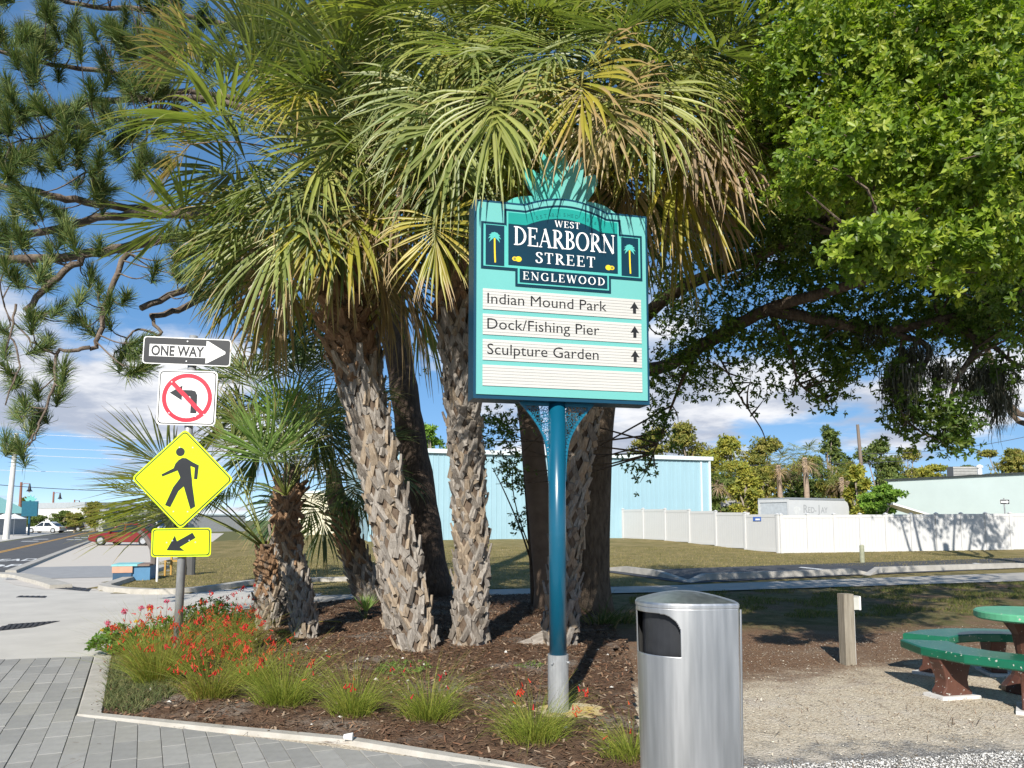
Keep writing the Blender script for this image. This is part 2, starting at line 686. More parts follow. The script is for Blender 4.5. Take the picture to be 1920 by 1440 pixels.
# street kerb, lawn kerb
struct(kerb('kerb_street', [np.array(RE) + SD * s for s in (-1.0, 0, 30, 90, 200)], 0.32, 0.10, KERBM, side=-1))
struct(kerb('kerb_corner', catmull([G(-60, 1080)[:2], G(10, 1083)[:2], G(50, 1092)[:2], G(75, 1099)[:2], G(92, 1105)[:2]], 4), 0.5, 0.10, KERBM))
struct(kerb('kerb_lawn', catmull([G(300, 1066)[:2], G(205, 1098)[:2], G(183, 1106)[:2], G(215, 1112)[:2], G(270, 1115)[:2], G(340, 1114)[:2], G(420, 1106)[:2],
                                  G(480, 1097)[:2], G(560, 1093)[:2], G(665, 1091)[:2]], 5), 0.30, 0.12, KERBM))

# parking kerb blocks with sloping ends
kg = 'concrete kerb blocks along the parking road'
for pl, lab in (([(1120, 1069), (1165, 1074), (1225, 1082), (1282, 1092)], 'short concrete kerb block slanting down beside the blue sign pole'),
                ([(1295, 1095), (1325, 1090), (1480, 1084), (1600, 1079), (1640, 1079)], 'long concrete kerb block behind the steel litter bin'),
                ([(1632, 1081), (1652, 1076), (1780, 1071), (1900, 1067), (2060, 1061)], 'concrete kerb block at the right end of the parking road')):
    o = kerb('kerb_block', [G(*p) for p in pl], 0.22, 0.17, CONC_D, z0=0.03, taper=True)
    tag(o, lab, 'kerb block', kg)

# iron plates and drain covers in the apron
def plate_grid(name, pix, nx, ny, label):
    q = [G(*p) for p in pix]
    root = thing(name, label, 'drain cover', (q[0] + q[2]) / 2)
    c = np.array(root.location)
    m = MB()
    m.prism([(p[0] - c[0], p[1] - c[1]) for p in q], 0.010, 0.018)
    recalc(m.build('plate', GRATE, root))
    for i in range(nx):
        for j in range(ny):
            u, v = (i + 0.5) / nx, (j + 0.5) / ny
            p = (1 - u) * (1 - v) * q[0] + u * (1 - v) * q[1] + u * v * q[2] + (1 - u) * v * q[3] - c
            m2 = MB().box((p[0], p[1], 0.022), (0.05, 0.05, 0.012))
            m2.build('stud', GRATE, root)


plate_grid('tactile_plate', [(-30, 1187), (60, 1178), (112, 1166), (20, 1172)], 9, 4, 'dark studded tactile plate set in the pale concrete apron')
plate_grid('tactile_plate', [(96, 1104), (166, 1110), (172, 1105), (122, 1100)], 6, 3, 'dark studded tactile plate at the corner kerb of the lawn')
plate_grid('drain_cover', [(30, 1121), (84, 1122), (88, 1119), (36, 1118.5)], 5, 2, 'small oval dark drain cover in the concrete crossing')

# ---- bed kerb (pale ribbon) and grey plank pavers
K_A, K_B, K_C = G(176, 1233), G(141, 1347), G(930, 1444)
K_D = K_C + (K_C - G(650, 1395)) * 1.2
struct(kerb('kerb_bed_side', [K_A[:2], (K_A[:2] + K_B[:2]) / 2, K_B[:2]], 0.21, 0.030, KERBM))
struct(kerb('kerb_bed_front', [K_B[:2], G(400, 1373)[:2], G(650, 1397)[:2], K_C[:2], K_D[:2]], 0.115, 0.034, KERBM))

PAV = [M('paver_grey_%d' % i, c, rough=0.88, var=0.10, scale=14, bump=0.35, bscale=150, detail=8) for i, c in
       enumerate([(0.295, 0.288, 0.268), (0.325, 0.318, 0.298), (0.27, 0.265, 0.25), (0.31, 0.30, 0.272)])]


def clip_half(poly, p, n):
    out = []
    for i in range(len(poly)):
        a, b = poly[i], poly[(i + 1) % len(poly)]
        da, db = np.dot(a - p, n), np.dot(b - p, n)
        if da >= 0:
            out.append(a)
        if da * db < 0:
            out.append(a + (b - a) * da / (da - db))
    return out


def area(poly):
    if len(poly) < 3:
        return 0
    x = np.array(poly)
    return abs(np.dot(x[:, 0], np.roll(x[:, 1], -1)) - np.dot(x[:, 1], np.roll(x[:, 0], -1))) / 2


def build_pavers():
    root = bpy.data.objects.new('pavement_pavers', MB().add([(*G(-260, 1246)[:2], 0.004), (*G(176, 1234)[:2], 0.004), (*K_B[:2], 0.004), (*K_C[:2], 0.004),
                                                              (*K_D[:2], 0.004), (0.6, 3.2, 0.004), (-6, 3.2, 0.004)], [tuple(range(7))]).mesh('pavement_base', JOINT))
    COL.objects.link(root)
    if root.data.polygons[0].normal.z < 0:
        root.data.flip_normals()
    struct(root)
    W, Ln, g = 0.158, 0.47, 0.0018
    d2, n2 = SD[:2], SN[:2]
    e1 = K_B[:2] - K_A[:2]
    h1 = np.array([e1[1], -e1[0]]); h1 /= np.linalg.norm(h1)
    if np.dot(np.array([-7.0, 7.0]) - K_A[:2], h1) < 0:
        h1 = -h1
    e2 = K_C[:2] - K_B[:2]
    h2 = np.array([e2[1], -e2[0]]); h2 /= np.linalg.norm(h2)
    if np.dot(np.array([-2.0, 3.0]) - K_B[:2], h2) < 0:
        h2 = -h2
    top = G(0, 1240)[:2]
    td = G(176, 1234)[:2] - top
    hn = np.array([td[1], -td[0]]); hn /= np.linalg.norm(hn)
    if hn[1] > 0:
        hn = -hn
    cnt = 0
    cand = []
    for i in range(-40, 60):
        off = random.random() * Ln
        for j in range(-30, 40):
            c0 = K_B[:2] + n2 * (i * W) + d2 * (j * Ln + off)
            if not (-7.5 < c0[0] < 1.0 and 3.3 < c0[1] < 9.6):
                continue
            poly = [c0 + n2 * g, c0 + n2 * (W - g), c0 + n2 * (W - g) + d2 * (Ln - g), c0 + n2 * g + d2 * (Ln - g)]
            # must touch the view: inside the frame (with a margin)
            cc = np.mean(poly, axis=0)
            if cc[1] < 4.35 or cc[0] / cc[1] < -0.74:
                continue
            poly = clip_half(poly, top, hn)
            a1 = clip_half(poly, K_A[:2] + h1 * 0.004, h1)
            a2 = clip_half(poly, K_B[:2] + h2 * 0.004, h2)
            poly = a1 if area(a1) >= area(a2) else a2
            if area(poly) < 0.004:
                continue
            cand.append((cc, poly))
    cand.sort(key=lambda t: t[0][1])
    far = MB()
    for k, (cc, poly) in enumerate(cand):
        dz = random.uniform(-0.0025, 0.0025)
        c = np.mean(poly, axis=0)
        pts = [p - c for p in poly]
        m = MB() if k < 300 else far
        s = 0.965
        o3 = c if k >= 300 else np.zeros(2)
        lo = [(p[0] + o3[0], p[1] + o3[1], 0.0045) for p in pts]
        mi_ = [(p[0] + o3[0], p[1] + o3[1], 0.021 + dz) for p in pts]
        hi = [(p[0] * (1 - 0.006 / np.linalg.norm(p)) + o3[0], p[1] * (1 - 0.006 / np.linalg.norm(p)) + o3[1], 0.0245 + dz) for p in pts]
        n = len(pts)
        fs = [tuple(range(2 * n, 3 * n))]
        for q in range(2):
            fs += [(q * n + i, q * n + (i + 1) % n, (q + 1) * n + (i + 1) % n, (q + 1) * n + i) for i in range(n)]
        m.add(lo + mi_ + hi, fs)
        if k < 300:
            o = m.build('paver', PAV[random.randrange(4)], root)
            o.location = (c[0], c[1], 0)
            recalc(o)
            cnt += 1
    if far.v:
        o = recalc(far.build('paver_field', PAV[0], root))
        o['kind'] = 'stuff'
    print('pavers', cnt, len(cand))


build_pavers()

# ---- planting bed: bumpy mulch
BED = [p[:2] for p in (G(165, 1340), G(192, 1236), G(235, 1208), G(330, 1172), G(470, 1146), G(620, 1131), G(920, 1119), G(1150, 1117))] + \
      [G(1175, 1160)[:2], G(1180, 1230)[:2], G(1190, 1330)[:2], G(1205, 1440)[:2], np.array([0.9, 4.4]), K_D[:2] + np.array([0, 0.1]), K_C[:2] + np.array([0.03, 0.04]), G(650, 1397)[:2] + np.array([0, 0.03]), G(400, 1373)[:2] + np.array([0, 0.03])]


def bed_h(x, y):
    def seg(a, b):
        d = (b - a)[:2]
        t = np.clip(((x - a[0]) * d[0] + (y - a[1]) * d[1]) / np.dot(d, d), 0, 1)
        return np.hypot(x - a[0] - t * d[0], y - a[1] - t * d[1])
    x, y = np.asarray(x, float), np.asarray(y, float)
    k = sstep(np.minimum(np.minimum(seg(K_A, K_B), seg(K_B, G(650, 1397))), np.minimum(seg(G(650, 1397), K_C), seg(K_C, K_D))), 0.12, 0.55)
    return 0.010 + k * (0.014 + 0.022 * (1 + lump(x, y, 2.1)) + 0.006 * lump(x, y, 11.0))


def build_bed():
    xs = np.arange(-6.2, 2.6, 0.05)
    ys = np.arange(4.2, 17.0, 0.05)
    X, Y = np.meshgrid(xs, ys)
    Z = bed_h(X, Y)
    V = np.stack([X, Y, Z], -1).reshape(-1, 3)
    nx = len(xs)
    i, j = np.meshgrid(np.arange(nx - 1), np.arange(len(ys) - 1))
    a = (j * nx + i).ravel()
    ok = in_poly(X[:-1, :-1].ravel() + 0.025, Y[:-1, :-1].ravel() + 0.025, BED)
    # ragged right margin where the mulch thins out into the straw
    lim = 1.35 + 0.35 * lump(X[:-1, :-1].ravel(), Y[:-1, :-1].ravel(), 1.7)
    ok &= X[:-1, :-1].ravel() < lim
    a = a[ok]
    Fq = np.stack([a, a + 1, a + 1 + nx, a + nx], -1)
    o = link('mulch_bed', np_mesh('mulch_bed', V, Fq, MULCH, smooth=True))
    struct(o)


build_bed()


# ---- loose stuff lying on the ground
def flakes(n, region, lw, ww, palette, hfun, tilt=0.35, curl=0.0):
    """small flat flakes: region(n)-> (n,2) points"""
    p = region(n)
    n = len(p)
    ang = rng.uniform(0, 2 * np.pi, n)
    L_ = rng.uniform(*lw, n)
    W_ = rng.uniform(*ww, n)
    d = np.stack([np.cos(ang), np.sin(ang), rng.normal(0, tilt, n)], -1)
    s = np.stack([-np.sin(ang), np.cos(ang), rng.normal(0, tilt, n)], -1)
    c = np.concatenate([p, (hfun(p[:, 0], p[:, 1]) + rng.uniform(0.003, 0.016, n))[:, None]], -1)
    V = np.stack([c - d * L_[:, None] / 2 - s * W_[:, None] / 2, c + d * L_[:, None] / 2 - s * W_[:, None] / 2 * 0.7,
                  c + d * L_[:, None] / 2 + s * W_[:, None] / 2 * 0.7, c - d * L_[:, None] / 2 + s * W_[:, None] / 2], 1)
    V[:, :, 2] = np.maximum(V[:, :, 2], hfun(p[:, 0], p[:, 1])[:, None] + 0.002)
    pal = np.array(palette)
    cc = pal[rng.integers(0, len(pal), n)] * rng.uniform(0.7, 1.25, (n, 1))
    return V.reshape(-1, 3), np.arange(n * 4).reshape(-1, 4), np.repeat(cc, 4, 0)


def region_poly(poly, extra=None):
    poly = np.array([q[:2] for q in poly])
    lo, hi = poly.min(0), poly.max(0)

    def f(n):
        out = []
        k = 0
        while k < n:
            q = rng.uniform(lo, hi, (n, 2))
            ok = in_poly(q[:, 0], q[:, 1], poly)
            if extra is not None:
                ok &= extra(q[:, 0], q[:, 1])
            q = q[ok]
            if not len(q):
                break
            out.append(q)
            k += len(q)
        return np.concatenate(out)[:n]
    return f


FLAKE = leaf_mat('litter_flakes', rough=0.9, trans=0.0, spec=0.15)
flat = lambda x, y: 0.0 * x + 0.002
NEARBED = BED
v, f, c = flakes(30000, region_poly(NEARBED, lambda x, y: (x < 1.5)), (0.02, 0.07), (0.006, 0.02),
                 [(0.085, 0.05, 0.033), (0.15, 0.09, 0.058), (0.23, 0.145, 0.09), (0.32, 0.24, 0.17), (0.19, 0.10, 0.06), (0.06, 0.042, 0.03)], bed_h)
o = link('mulch_chips', np_mesh('mulch_chips', v, f, FLAKE, c)); struct(o, 'stuff')
o['label'] = 'loose brown bark chips over the planting bed'
STRAWP = [G(600, 1400)[:2], G(480, 1150)[:2], G(1150, 1118)[:2], G(1900, 1095)[:2], np.array([8.5, 9.0]), np.array([5.5, 6.0]), np.array([1.5, 6.2])]
v, f, c = flakes(34000, region_poly(STRAWP, lambda x, y: rng.uniform(0, 1, len(x)) < np.where(x - 1.5 > (y - 8.0) * 1.2, 0.35, 1.0)), (0.06, 0.15), (0.0018, 0.0038),
                 [(0.22, 0.10, 0.05), (0.30, 0.16, 0.08), (0.16, 0.07, 0.04), (0.36, 0.24, 0.14)],
                 lambda x, y: np.where(in_poly(x, y, BED) & (x < 1.2), bed_h(x, y), 0.002), tilt=0.12)
o = link('pine_straw', np_mesh('pine_straw', v, f, FLAKE, c)); struct(o, 'stuff')
SHP = [(1.0, 5.2), (1.0, 9.5), (9, 13), (9, 5.2)]
v, f, c = flakes(16000, region_poly(SHP), (0.006, 0.02), (0.004, 0.012), [(0.45, 0.40, 0.32), (0.52, 0.47, 0.38), (0.30, 0.24, 0.17), (0.60, 0.56, 0.48), (0.2, 0.15, 0.1)], flat, tilt=0.25)
o = link('shell_bits', np_mesh('shell_bits', v, f, FLAKE, c)); struct(o, 'stuff')
v, f, c = flakes(900, region_poly([(-4, 5), (-4.5, 12), (3, 14), (8, 12), (6, 5)]), (0.10, 0.34), (0.003, 0.007), [(0.16, 0.10, 0.06), (0.27, 0.19, 0.12), (0.09, 0.055, 0.035)],
                 lambda x, y: np.where(in_poly(x, y, BED) & (x < 1.2), bed_h(x, y), 0.004), tilt=0.08)
o = link('fallen_twigs', np_mesh('fallen_twigs', v, f, FLAKE, c)); struct(o, 'stuff')


def stones(n, region, size, palette, hfun):
    p = region(n)
    n = len(p)
    oct_ = np.array([(1, 0, 0), (0, 1, 0), (-1, 0, 0), (0, -1, 0), (0, 0, 1), (0, 0, -0.4)], float)
    fo = np.array([(0, 1, 4), (1, 2, 4), (2, 3, 4), (3, 0, 4), (1, 0, 5), (2, 1, 5), (3, 2, 5), (0, 3, 5)])
    s = rng.uniform(*size, (n, 1, 1)) * rng.uniform(0.6, 1.2, (n, 6, 1)) * np.array([1, 1, 0.7])
    a = rng.uniform(0, 6.28, n)
    ca, sa = np.cos(a)[:, None], np.sin(a)[:, None]
    o = oct_[None] * s
    x, y = o[..., 0] * ca - o[..., 1] * sa, o[..., 0] * sa + o[..., 1] * ca
    V = np.stack([x + p[:, :1], y + p[:, 1:], o[..., 2] + (hfun(p[:, 0], p[:, 1]) + 0.003)[:, None]], -1).reshape(-1, 3)
    Fc = (fo[None] + 6 * np.arange(n)[:, None, None]).reshape(-1, 3)
    pal = np.array(palette)
    cc = pal[rng.integers(0, len(pal), n)] * rng.uniform(0.8, 1.15, (n, 1))
    return V, Fc, np.repeat(cc, 6, 0)


GRV = [(1.2, 4.7), (1.2, 5.25), (3.0, 5.55), (5.4, 6.0), (5.2, 4.7)]
v, f, c = stones(15000, region_poly(GRV), (0.005, 0.012), [(0.60, 0.59, 0.57), (0.45, 0.44, 0.42), (0.72, 0.71, 0.69), (0.33, 0.32, 0.30)], flat)
o = link('gravel', np_mesh('gravel', v, f, FLAKE, c)); struct(o, 'stuff')
v, f, c = stones(60, region_poly(BED, lambda x, y: y < 10.8), (0.012, 0.035), [(0.7, 0.68, 0.63), (0.55, 0.5, 0.44)], lambda x, y: bed_h(x, y))
o = link('pale_stones', np_mesh('pale_stones', v, f, FLAKE, c)); struct(o, 'stuff')


def blades(n, region, hh, ww, palette, hfun, lean=0.5):
    p = region(n)
    n = len(p)
    a = rng.uniform(0, 6.28, n)
    H_ = rng.uniform(*hh, n)
    W_ = rng.uniform(*ww, n)
    b = np.concatenate([p, hfun(p[:, 0], p[:, 1])[:, None]], -1)
    s = np.stack([np.cos(a), np.sin(a), 0 * a], -1) * W_[:, None]
    ln = np.stack([rng.normal(0, lean, n), rng.normal(0, lean, n), np.ones(n)], -1) * H_[:, None]
    V = np.stack([b - s, b + s, b + ln], 1).reshape(-1, 3)
    pal = np.array(palette)
    cc = pal[rng.integers(0, len(pal), n)] * rng.uniform(0.75, 1.25, (n, 1))
    return V, np.arange(3 * n).reshape(-1, 3), np.repeat(cc, 3, 0)


GRASSM = leaf_mat('grass_blades', rough=0.7, trans=0.25, spec=0.15)
GP = [(0.22, 0.20, 0.07), (0.32, 0.26, 0.12), (0.15, 0.16, 0.05), (0.38, 0.30, 0.16)]
LNEAR = [q for q in LAWN_POLY]
v, f, c = blades(90000, region_poly([G(185, 1104)[:2], (-14, 30), (-10, 40), (22, 40), (22, 24), G(1500, 1061)[:2], G(1130, 1074)[:2], G(1240, 1101)[:2], G(920, 1107)[:2], G(620, 1117)[:2], G(480, 1098)[:2], G(330, 1112)[:2]]),
                 (0.025, 0.07), (0.006, 0.012), GP, lambda x, y: terrain(x, y) + 0.006, lean=0.6)
o = link('lawn_grass', np_mesh('lawn_grass', v, f, GRASSM, c)); struct(o, 'stuff')
v, f, c = blades(16000, region_poly([G(1180, 1150)[:2], G(1180, 1116)[:2], G(1920, 1092)[:2], G(2300, 1085)[:2], G(1920, 1150)[:2], G(1500, 1160)[:2]], lambda x, y: lump(x, y, 1.1) > 0.05),
                 (0.03, 0.09), (0.004, 0.008), [(0.13, 0.15, 0.04), (0.22, 0.19, 0.08), (0.09, 0.12, 0.03)], flat, lean=0.6)
o = link('verge_grass', np_mesh('verge_grass', v, f, GRASSM, c)); struct(o, 'stuff')
v, f, c = blades(5200, region_poly([G(192, 1333)[:2], G(204, 1240)[:2], G(330, 1240)[:2], G(330, 1310)[:2], G(250, 1345)[:2]]),
                 (0.03, 0.09), (0.003, 0.006), [(0.13, 0.15, 0.06), (0.20, 0.20, 0.09), (0.09, 0.12, 0.05)], bed_h, lean=0.9)
o = link('bed_weeds', np_mesh('bed_weeds', v, f, GRASSM, c)); struct(o, 'stuff')


# ------------------------------------------------------------------ lettering
def text_mesh(name, txt, mat, width=None, height=None, depth=0.002, bold=0.0):
    """flat sans lettering in the XY plane, lower left corner at 0,0, scaled to width and/or cap height"""
    cu = bpy.data.curves.new(name, 'FONT')
    cu.body = txt
    cu.extrude = 0.0
    cu.offset = bold
    cu.resolution_u = 3
    ob = bpy.data.objects.new(name, cu)
    COL.objects.link(ob)
    dg = bpy.context.evaluated_depsgraph_get()
    me = bpy.data.meshes.new_from_object(ob.evaluated_get(dg))
    bpy.data.objects.remove(ob)
    v = np.empty(len(me.vertices) * 3)
    me.vertices.foreach_get('co', v)
    v = v.reshape(-1, 3)
    lo, hi = v.min(0), v.max(0)
    v = v - np.array([lo[0], 0, 0])
    sx = width / (hi[0] - lo[0]) if width else 1
    sy = height / 0.73 if height else sx
    if height and not width:
        sx = sy
    v *= np.array([sx, sy, 1])
    me.vertices.foreach_set('co', v.ravel())
    me.materials.clear()
    me.materials.append(mat)
    me.update()
    return me


def brush(m, pts, thick, thin, off, w=None, mi=0, sx=1.0, sy=1.0, ox=0.0, oy=0.0):
    p = np.array(pts, float)
    t = np.gradient(p, axis=0)
    t = nrm(t)
    n = np.stack([-t[:, 1], t[:, 0]], -1)
    ww = (thin + (thick - thin) * np.abs(t[:, 1]) ** 1.5) if w is None else np.full(len(p), w)
    a, b = p + n * ww[:, None] / 2, p - n * ww[:, None] / 2
    k = len(p)
    vs = [(ox + q[0] * sx, oy + q[1] * sy, off) for q in a] + [(ox + q[0] * sx, oy + q[1] * sy, off) for q in b]
    m.add(vs, [(i, i + 1, k + i + 1, k + i) for i in range(k - 1)], mi)


def arc(cx, cy, rx, ry, a0, a1, n=18):
    a = np.radians(np.linspace(a0, a1, n))
    return [(cx + rx * math.cos(x), cy + ry * math.sin(x)) for x in a]


def glyph(ch):
    T, t = 0.15, 0.055
    S = []

    def st(p, w=None):
        S.append((p, w))

    def serif(x0, x1, y):
        st([(x0, y), (x1, y)], t)
    if ch == 'E':
        st([(0.17, 0), (0.17, 1)], T); st([(0.02, 0.97), (0.60, 0.97)], t); st([(0.02, 0.03), (0.64, 0.03)], t); st([(0.17, 0.51), (0.48, 0.51)], t)
        st([(0.60, 1.0), (0.60, 0.78)], t); st([(0.64, 0), (0.64, 0.24)], t); st([(0.48, 0.40), (0.48, 0.62)], t); return S, 0.70
    if ch == 'T':
        st([(0.35, 0), (0.35, 1)], T); st([(0.02, 0.97), (0.68, 0.97)], t); st([(0.04, 1), (0.04, 0.76)], t); st([(0.66, 1), (0.66, 0.76)], t); serif(0.2, 0.5, 0.03); return S, 0.70
    if ch == 'S':
        st(catmull([(0.50, 0.76), (0.44, 0.92), (0.29, 0.975), (0.13, 0.90), (0.11, 0.73), (0.24, 0.59), (0.42, 0.46), (0.50, 0.27), (0.42, 0.09), (0.25, 0.025), (0.10, 0.10), (0.05, 0.27)], 4)); return S, 0.58
    if ch == 'W':
        st([(0.08, 1), (0.34, 0)], T); st([(0.34, 0), (0.56, 0.97)], t); st([(0.54, 1), (0.82, 0)], T); st([(0.82, 0), (1.06, 1)], t); serif(-0.02, 0.24, 0.975); serif(0.96, 1.16, 0.975); return S, 1.14
    if ch == 'D':
        st([(0.17, 0), (0.17, 1)], T); st(arc(0.22, 0.5, 0.50, 0.47, 90, -90)); serif(0.02, 0.26, 0.97); serif(0.02, 0.26, 0.03); return S, 0.82
    if ch == 'A':
        st([(0.08, 0), (0.40, 1)], t); st([(0.38, 1), (0.70, 0)], T); st([(0.17, 0.33), (0.58, 0.33)], t); serif(-0.02, 0.20, 0.025); serif(0.56, 0.86, 0.025); return S, 0.82
    if ch == 'R':
        st([(0.17, 0), (0.17, 1)], T); st(arc(0.24, 0.735, 0.30, 0.235, 90, -90)); serif(0.02, 0.26, 0.97); serif(0.02, 0.32, 0.03); st([(0.30, 0.52), (0.68, 0.02)], T); serif(0.60, 0.82, 0.03); return S, 0.76
    if ch == 'B':
        st([(0.17, 0), (0.17, 1)], T); st(arc(0.22, 0.745, 0.28, 0.225, 90, -90)); st(arc(0.22, 0.275, 0.34, 0.245, 90, -90)); serif(0.02, 0.24, 0.97); serif(0.02, 0.24, 0.03); return S, 0.68
    if ch == 'O':
        st(arc(0.43, 0.5, 0.36, 0.475, 0, 360, 36)); return S, 0.88
    if ch == 'N':
        st([(0.14, 0), (0.14, 1)], t); st([(0.10, 1), (0.74, 0)], T); st([(0.74, 0), (0.74, 1)], t); serif(-0.02, 0.2, 0.975); serif(0.02, 0.26, 0.025); serif(0.62, 0.86, 0.975); return S, 0.88
    if ch == 'G':
        st(arc(0.44, 0.5, 0.37, 0.475, 42, 322, 30)); st([(0.72, 0.06), (0.72, 0.44)], T); serif(0.58, 0.86, 0.45); st([(0.72, 0.98), (0.72, 0.76)], t); return S, 0.88
    if ch == 'L':
        st([(0.17, 0), (0.17, 1)], T); st([(0.02, 0.03), (0.60, 0.03)], t); st([(0.60, 0), (0.60, 0.26)], t); serif(0.02, 0.32, 0.97); return S, 0.64
    return S, 0.5


def serif_text(txt, x0, x1, base, cap, track=0.06, z=0.0):
    m = MB()
    tot = sum(glyph(c)[1] for c in txt) + track * (len(txt) - 1)
    sx = (x1 - x0) / tot
    x = x0
    k = 0
    for c in txt:
        S, w = glyph(c)
        for p, ww in S:
            brush(m, p, 0.15, 0.055, z + 0.00006 * (k % 7), ww, 0, sx, cap, x, base)
            k += 1
        x += (w + track) * sx
    return m


# ------------------------------------------------------------------ street name and direction sign
AQUA = M('sign_aqua', (0.14, 0.43, 0.40), rough=0.35, var=0.03, scale=2, spec=0.4)
TEAL_L = M('sign_light_teal', (0.09, 0.45, 0.40), rough=0.35, var=0.03, scale=2)
TEAL_G = M('sign_green_teal', (0.010, 0.27, 0.23), rough=0.35, var=0.05, scale=2)
NAVY = M('sign_navy', (0.003, 0.030, 0.052), rough=0.3, var=0.08, scale=3)
BLUE = M('sign_pole_blue', (0.003, 0.085, 0.150), rough=0.28, var=0.06, scale=3, coat=0.3, spec=0.5)
WHITE = M('sign_white', (0.80, 0.80, 0.78), rough=0.4, var=0.03)
BLACK = M('sign_black', (0.012, 0.012, 0.013), rough=0.45, var=0.1)
SLAT = M('sign_slat_white', (0.54, 0.53, 0.50), rough=0.5, var=0.05, scale=3, stretch=(0.6, 1, 12))
GALV = M('galvanised_steel', (0.36, 0.37, 0.38), rough=0.42, metal=0.35, var=0.18, scale=18, stretch=(1, 1, 0.35))
LEMON = M('sign_lemon_yellow', (0.75, 0.55, 0.02), rough=0.4, var=0.05)
FOOTM = M('footing_stained_concrete', (0.50, 0.46, 0.36), rough=0.9, col2=(0.55, 0.38, 0.10), scale=6, bump=0.3)


def face_xf(off):
    return lambda a, b, h: (a, -(off + h), b)


def build_main_sign():
    base = G(1047, 1345)
    TH = math.radians(14)
    root = thing('street_sign', 'tall teal street name sign on a blue pole reading West Dearborn Street', 'street sign', base, TH)
    Y = base[1]
    zb = P(1052, 753, Y - 0.1)[2]           # underside of the board
    W, H = 1.585, 1.80
    VS = 1.09                                # vertical scale of the emblem
    cxo = 0.03
    # ---- footing and pole
    m = MB()
    th = np.linspace(0, 2 * math.pi, 25)[:-1]
    m.prism([(0.10 + 0.30 * math.cos(t) * (1 + 0.05 * math.sin(3 * t)), -0.02 + 0.27 * math.sin(t)) for t in th], -0.05, 0.055)
    recalc(m.build('footing', FOOTM, root))
    m = MB().tube([(0, 0, 0.05), (0, 0, 0.40), (0, 0, 0.52)], [0.088, 0.088, 0.088], 24)
    sl = recalc(m.build('pole_sleeve', GALV, root, smooth=False))
    m = MB()
    for a in (0.4, 2.0, 3.9, 5.5):
        m.tube([(0.088 * math.cos(a), 0.088 * math.sin(a), 0.46), (0.108 * math.cos(a), 0.108 * math.sin(a), 0.46)], 0.011, 6)
    m.build('bolt', GALV, sl)
    m = MB().tube([(0, 0, 0.46), (0, 0, 1.5), (0, 0, zb + 0.05)], 0.074, 28)
    po = m.build('pole', BLUE, root)
    for p in po.data.polygons:
        p.use_smooth = len(p.vertices) == 4
    # ---- board cabinet
    D = 0.115                                # half depth

    def outline(inset=0.0, arch=0.085, lo=0.0):
        l, r, b = -W / 2 + inset, W / 2 - inset, lo + inset
        top = H - 0.085 - inset
        pts = [(l, b), (r, b), (r, top)]
        n = 14
        for i in range(n + 1):
            u = 0.755 - 0.475 * i / n
            x = -W / 2 + W * u
            pts.append((x, top + arch * math.sin(math.pi * i / n) ** 0.9))
        pts.append((l, top))
        return pts
    xf = lambda a, b, h: (a + cxo, h, zb + b)
    m = MB().prism(outline(0.0), -D, D, xf)
    recalc(m.build('cabinet', NAVY if False else M('sign_cabinet_blue', (0.004, 0.05, 0.095), rough=0.35, var=0.06), root))

    def layer(name, poly, lev, mat, parent):
        mm = MB().prism(poly, D + 0.0005, D + lev, lambda a, b, h: (a + cxo, -h, zb + b))
        return recalc(mm.build(name, mat, parent))
    face = layer('face_panel', outline(0.022, lo=0.012), 0.010, AQUA, root)
    top0 = H - 0.085
    xu = lambda u: -W / 2 + W * u

    def emblem(i):
        bx0, bx1 = 0.037 * W + i, 0.164 * W + i
        v = lambda d: top0 - d * VS
        pts = [(xu(0) + bx0, v(0.555 - i)), (xu(0) + bx0, v(0.178 + i)), (xu(0) + bx1, v(0.178 + i)), (xu(0) + bx1, v(0.06 + i))]
        n = 14
        for k in range(n + 1):
            u = 0.285 + 0.465 * k / n
            pts.append((xu(u), v(0.06 + i) + 0.082 * math.sin(math.pi * k / n) ** 0.9))
        R = lambda x: xu(1) - (x - xu(0))
        q = [(xu(0) + bx1, v(0.06 + i)), (xu(0) + bx1, v(0.178 + i)), (xu(0) + bx0, v(0.178 + i)), (xu(0) + bx0, v(0.555 - i))]
        pts += [(R(a), b) for a, b in q]
        c0 = 0.226 * W + i
        pts += [(R(xu(0) + c0), v(0.555 - i)), (R(xu(0) + c0), v(0.678 - i)), (xu(0) + c0, v(0.678 - i)), (xu(0) + c0, v(0.555 - i))]
        return pts
    em = layer('emblem', emblem(0.0), 0.016, NAVY, root)
    layer('emblem_band', emblem(0.020), 0.020, TEAL_L, em)
    v = lambda d: top0 - d * VS
    # green arch band and navy panels
    n = 14
    cen = [(xu(0.186), v(0.186)), ] + [(xu(0.285 + 0.43 * k / n + 0.0), v(0.186) + 0.088 * math.sin(math.pi * k / n) ** 0.9) for k in range(n + 1)] + [(xu(0.814), v(0.186)), (xu(0.814), v(0.513)), (xu(0.186), v(0.513))]
    gr = [(xu(0.186), v(0.182)), (xu(0.186), v(0.09))] + [(xu(0.285 + 0.465 * k / n), v(0.09) + 0.08 * math.sin(math.pi * k / n) ** 0.9) for k in range(n + 1)] + [(xu(0.814), v(0.09)), (xu(0.814), v(0.182))] \
        + [(xu(0.715 - 0.43 * k / n), v(0.182) + 0.088 * math.sin(math.pi * k / n) ** 0.9) for k in range(n + 1)]
    layer('arch_band', gr, 0.024, TEAL_G, em)
    layer('name_panel', cen, 0.024, NAVY, em)
    for s in (0, 1):
        a, b = (0.061, 0.163) if s == 0 else (0.837, 0.939)
        layer('palm_panel', [(xu(a), v(0.205)), (xu(b), v(0.205)), (xu(b), v(0.525)), (xu(a), v(0.525))], 0.024, NAVY, em)
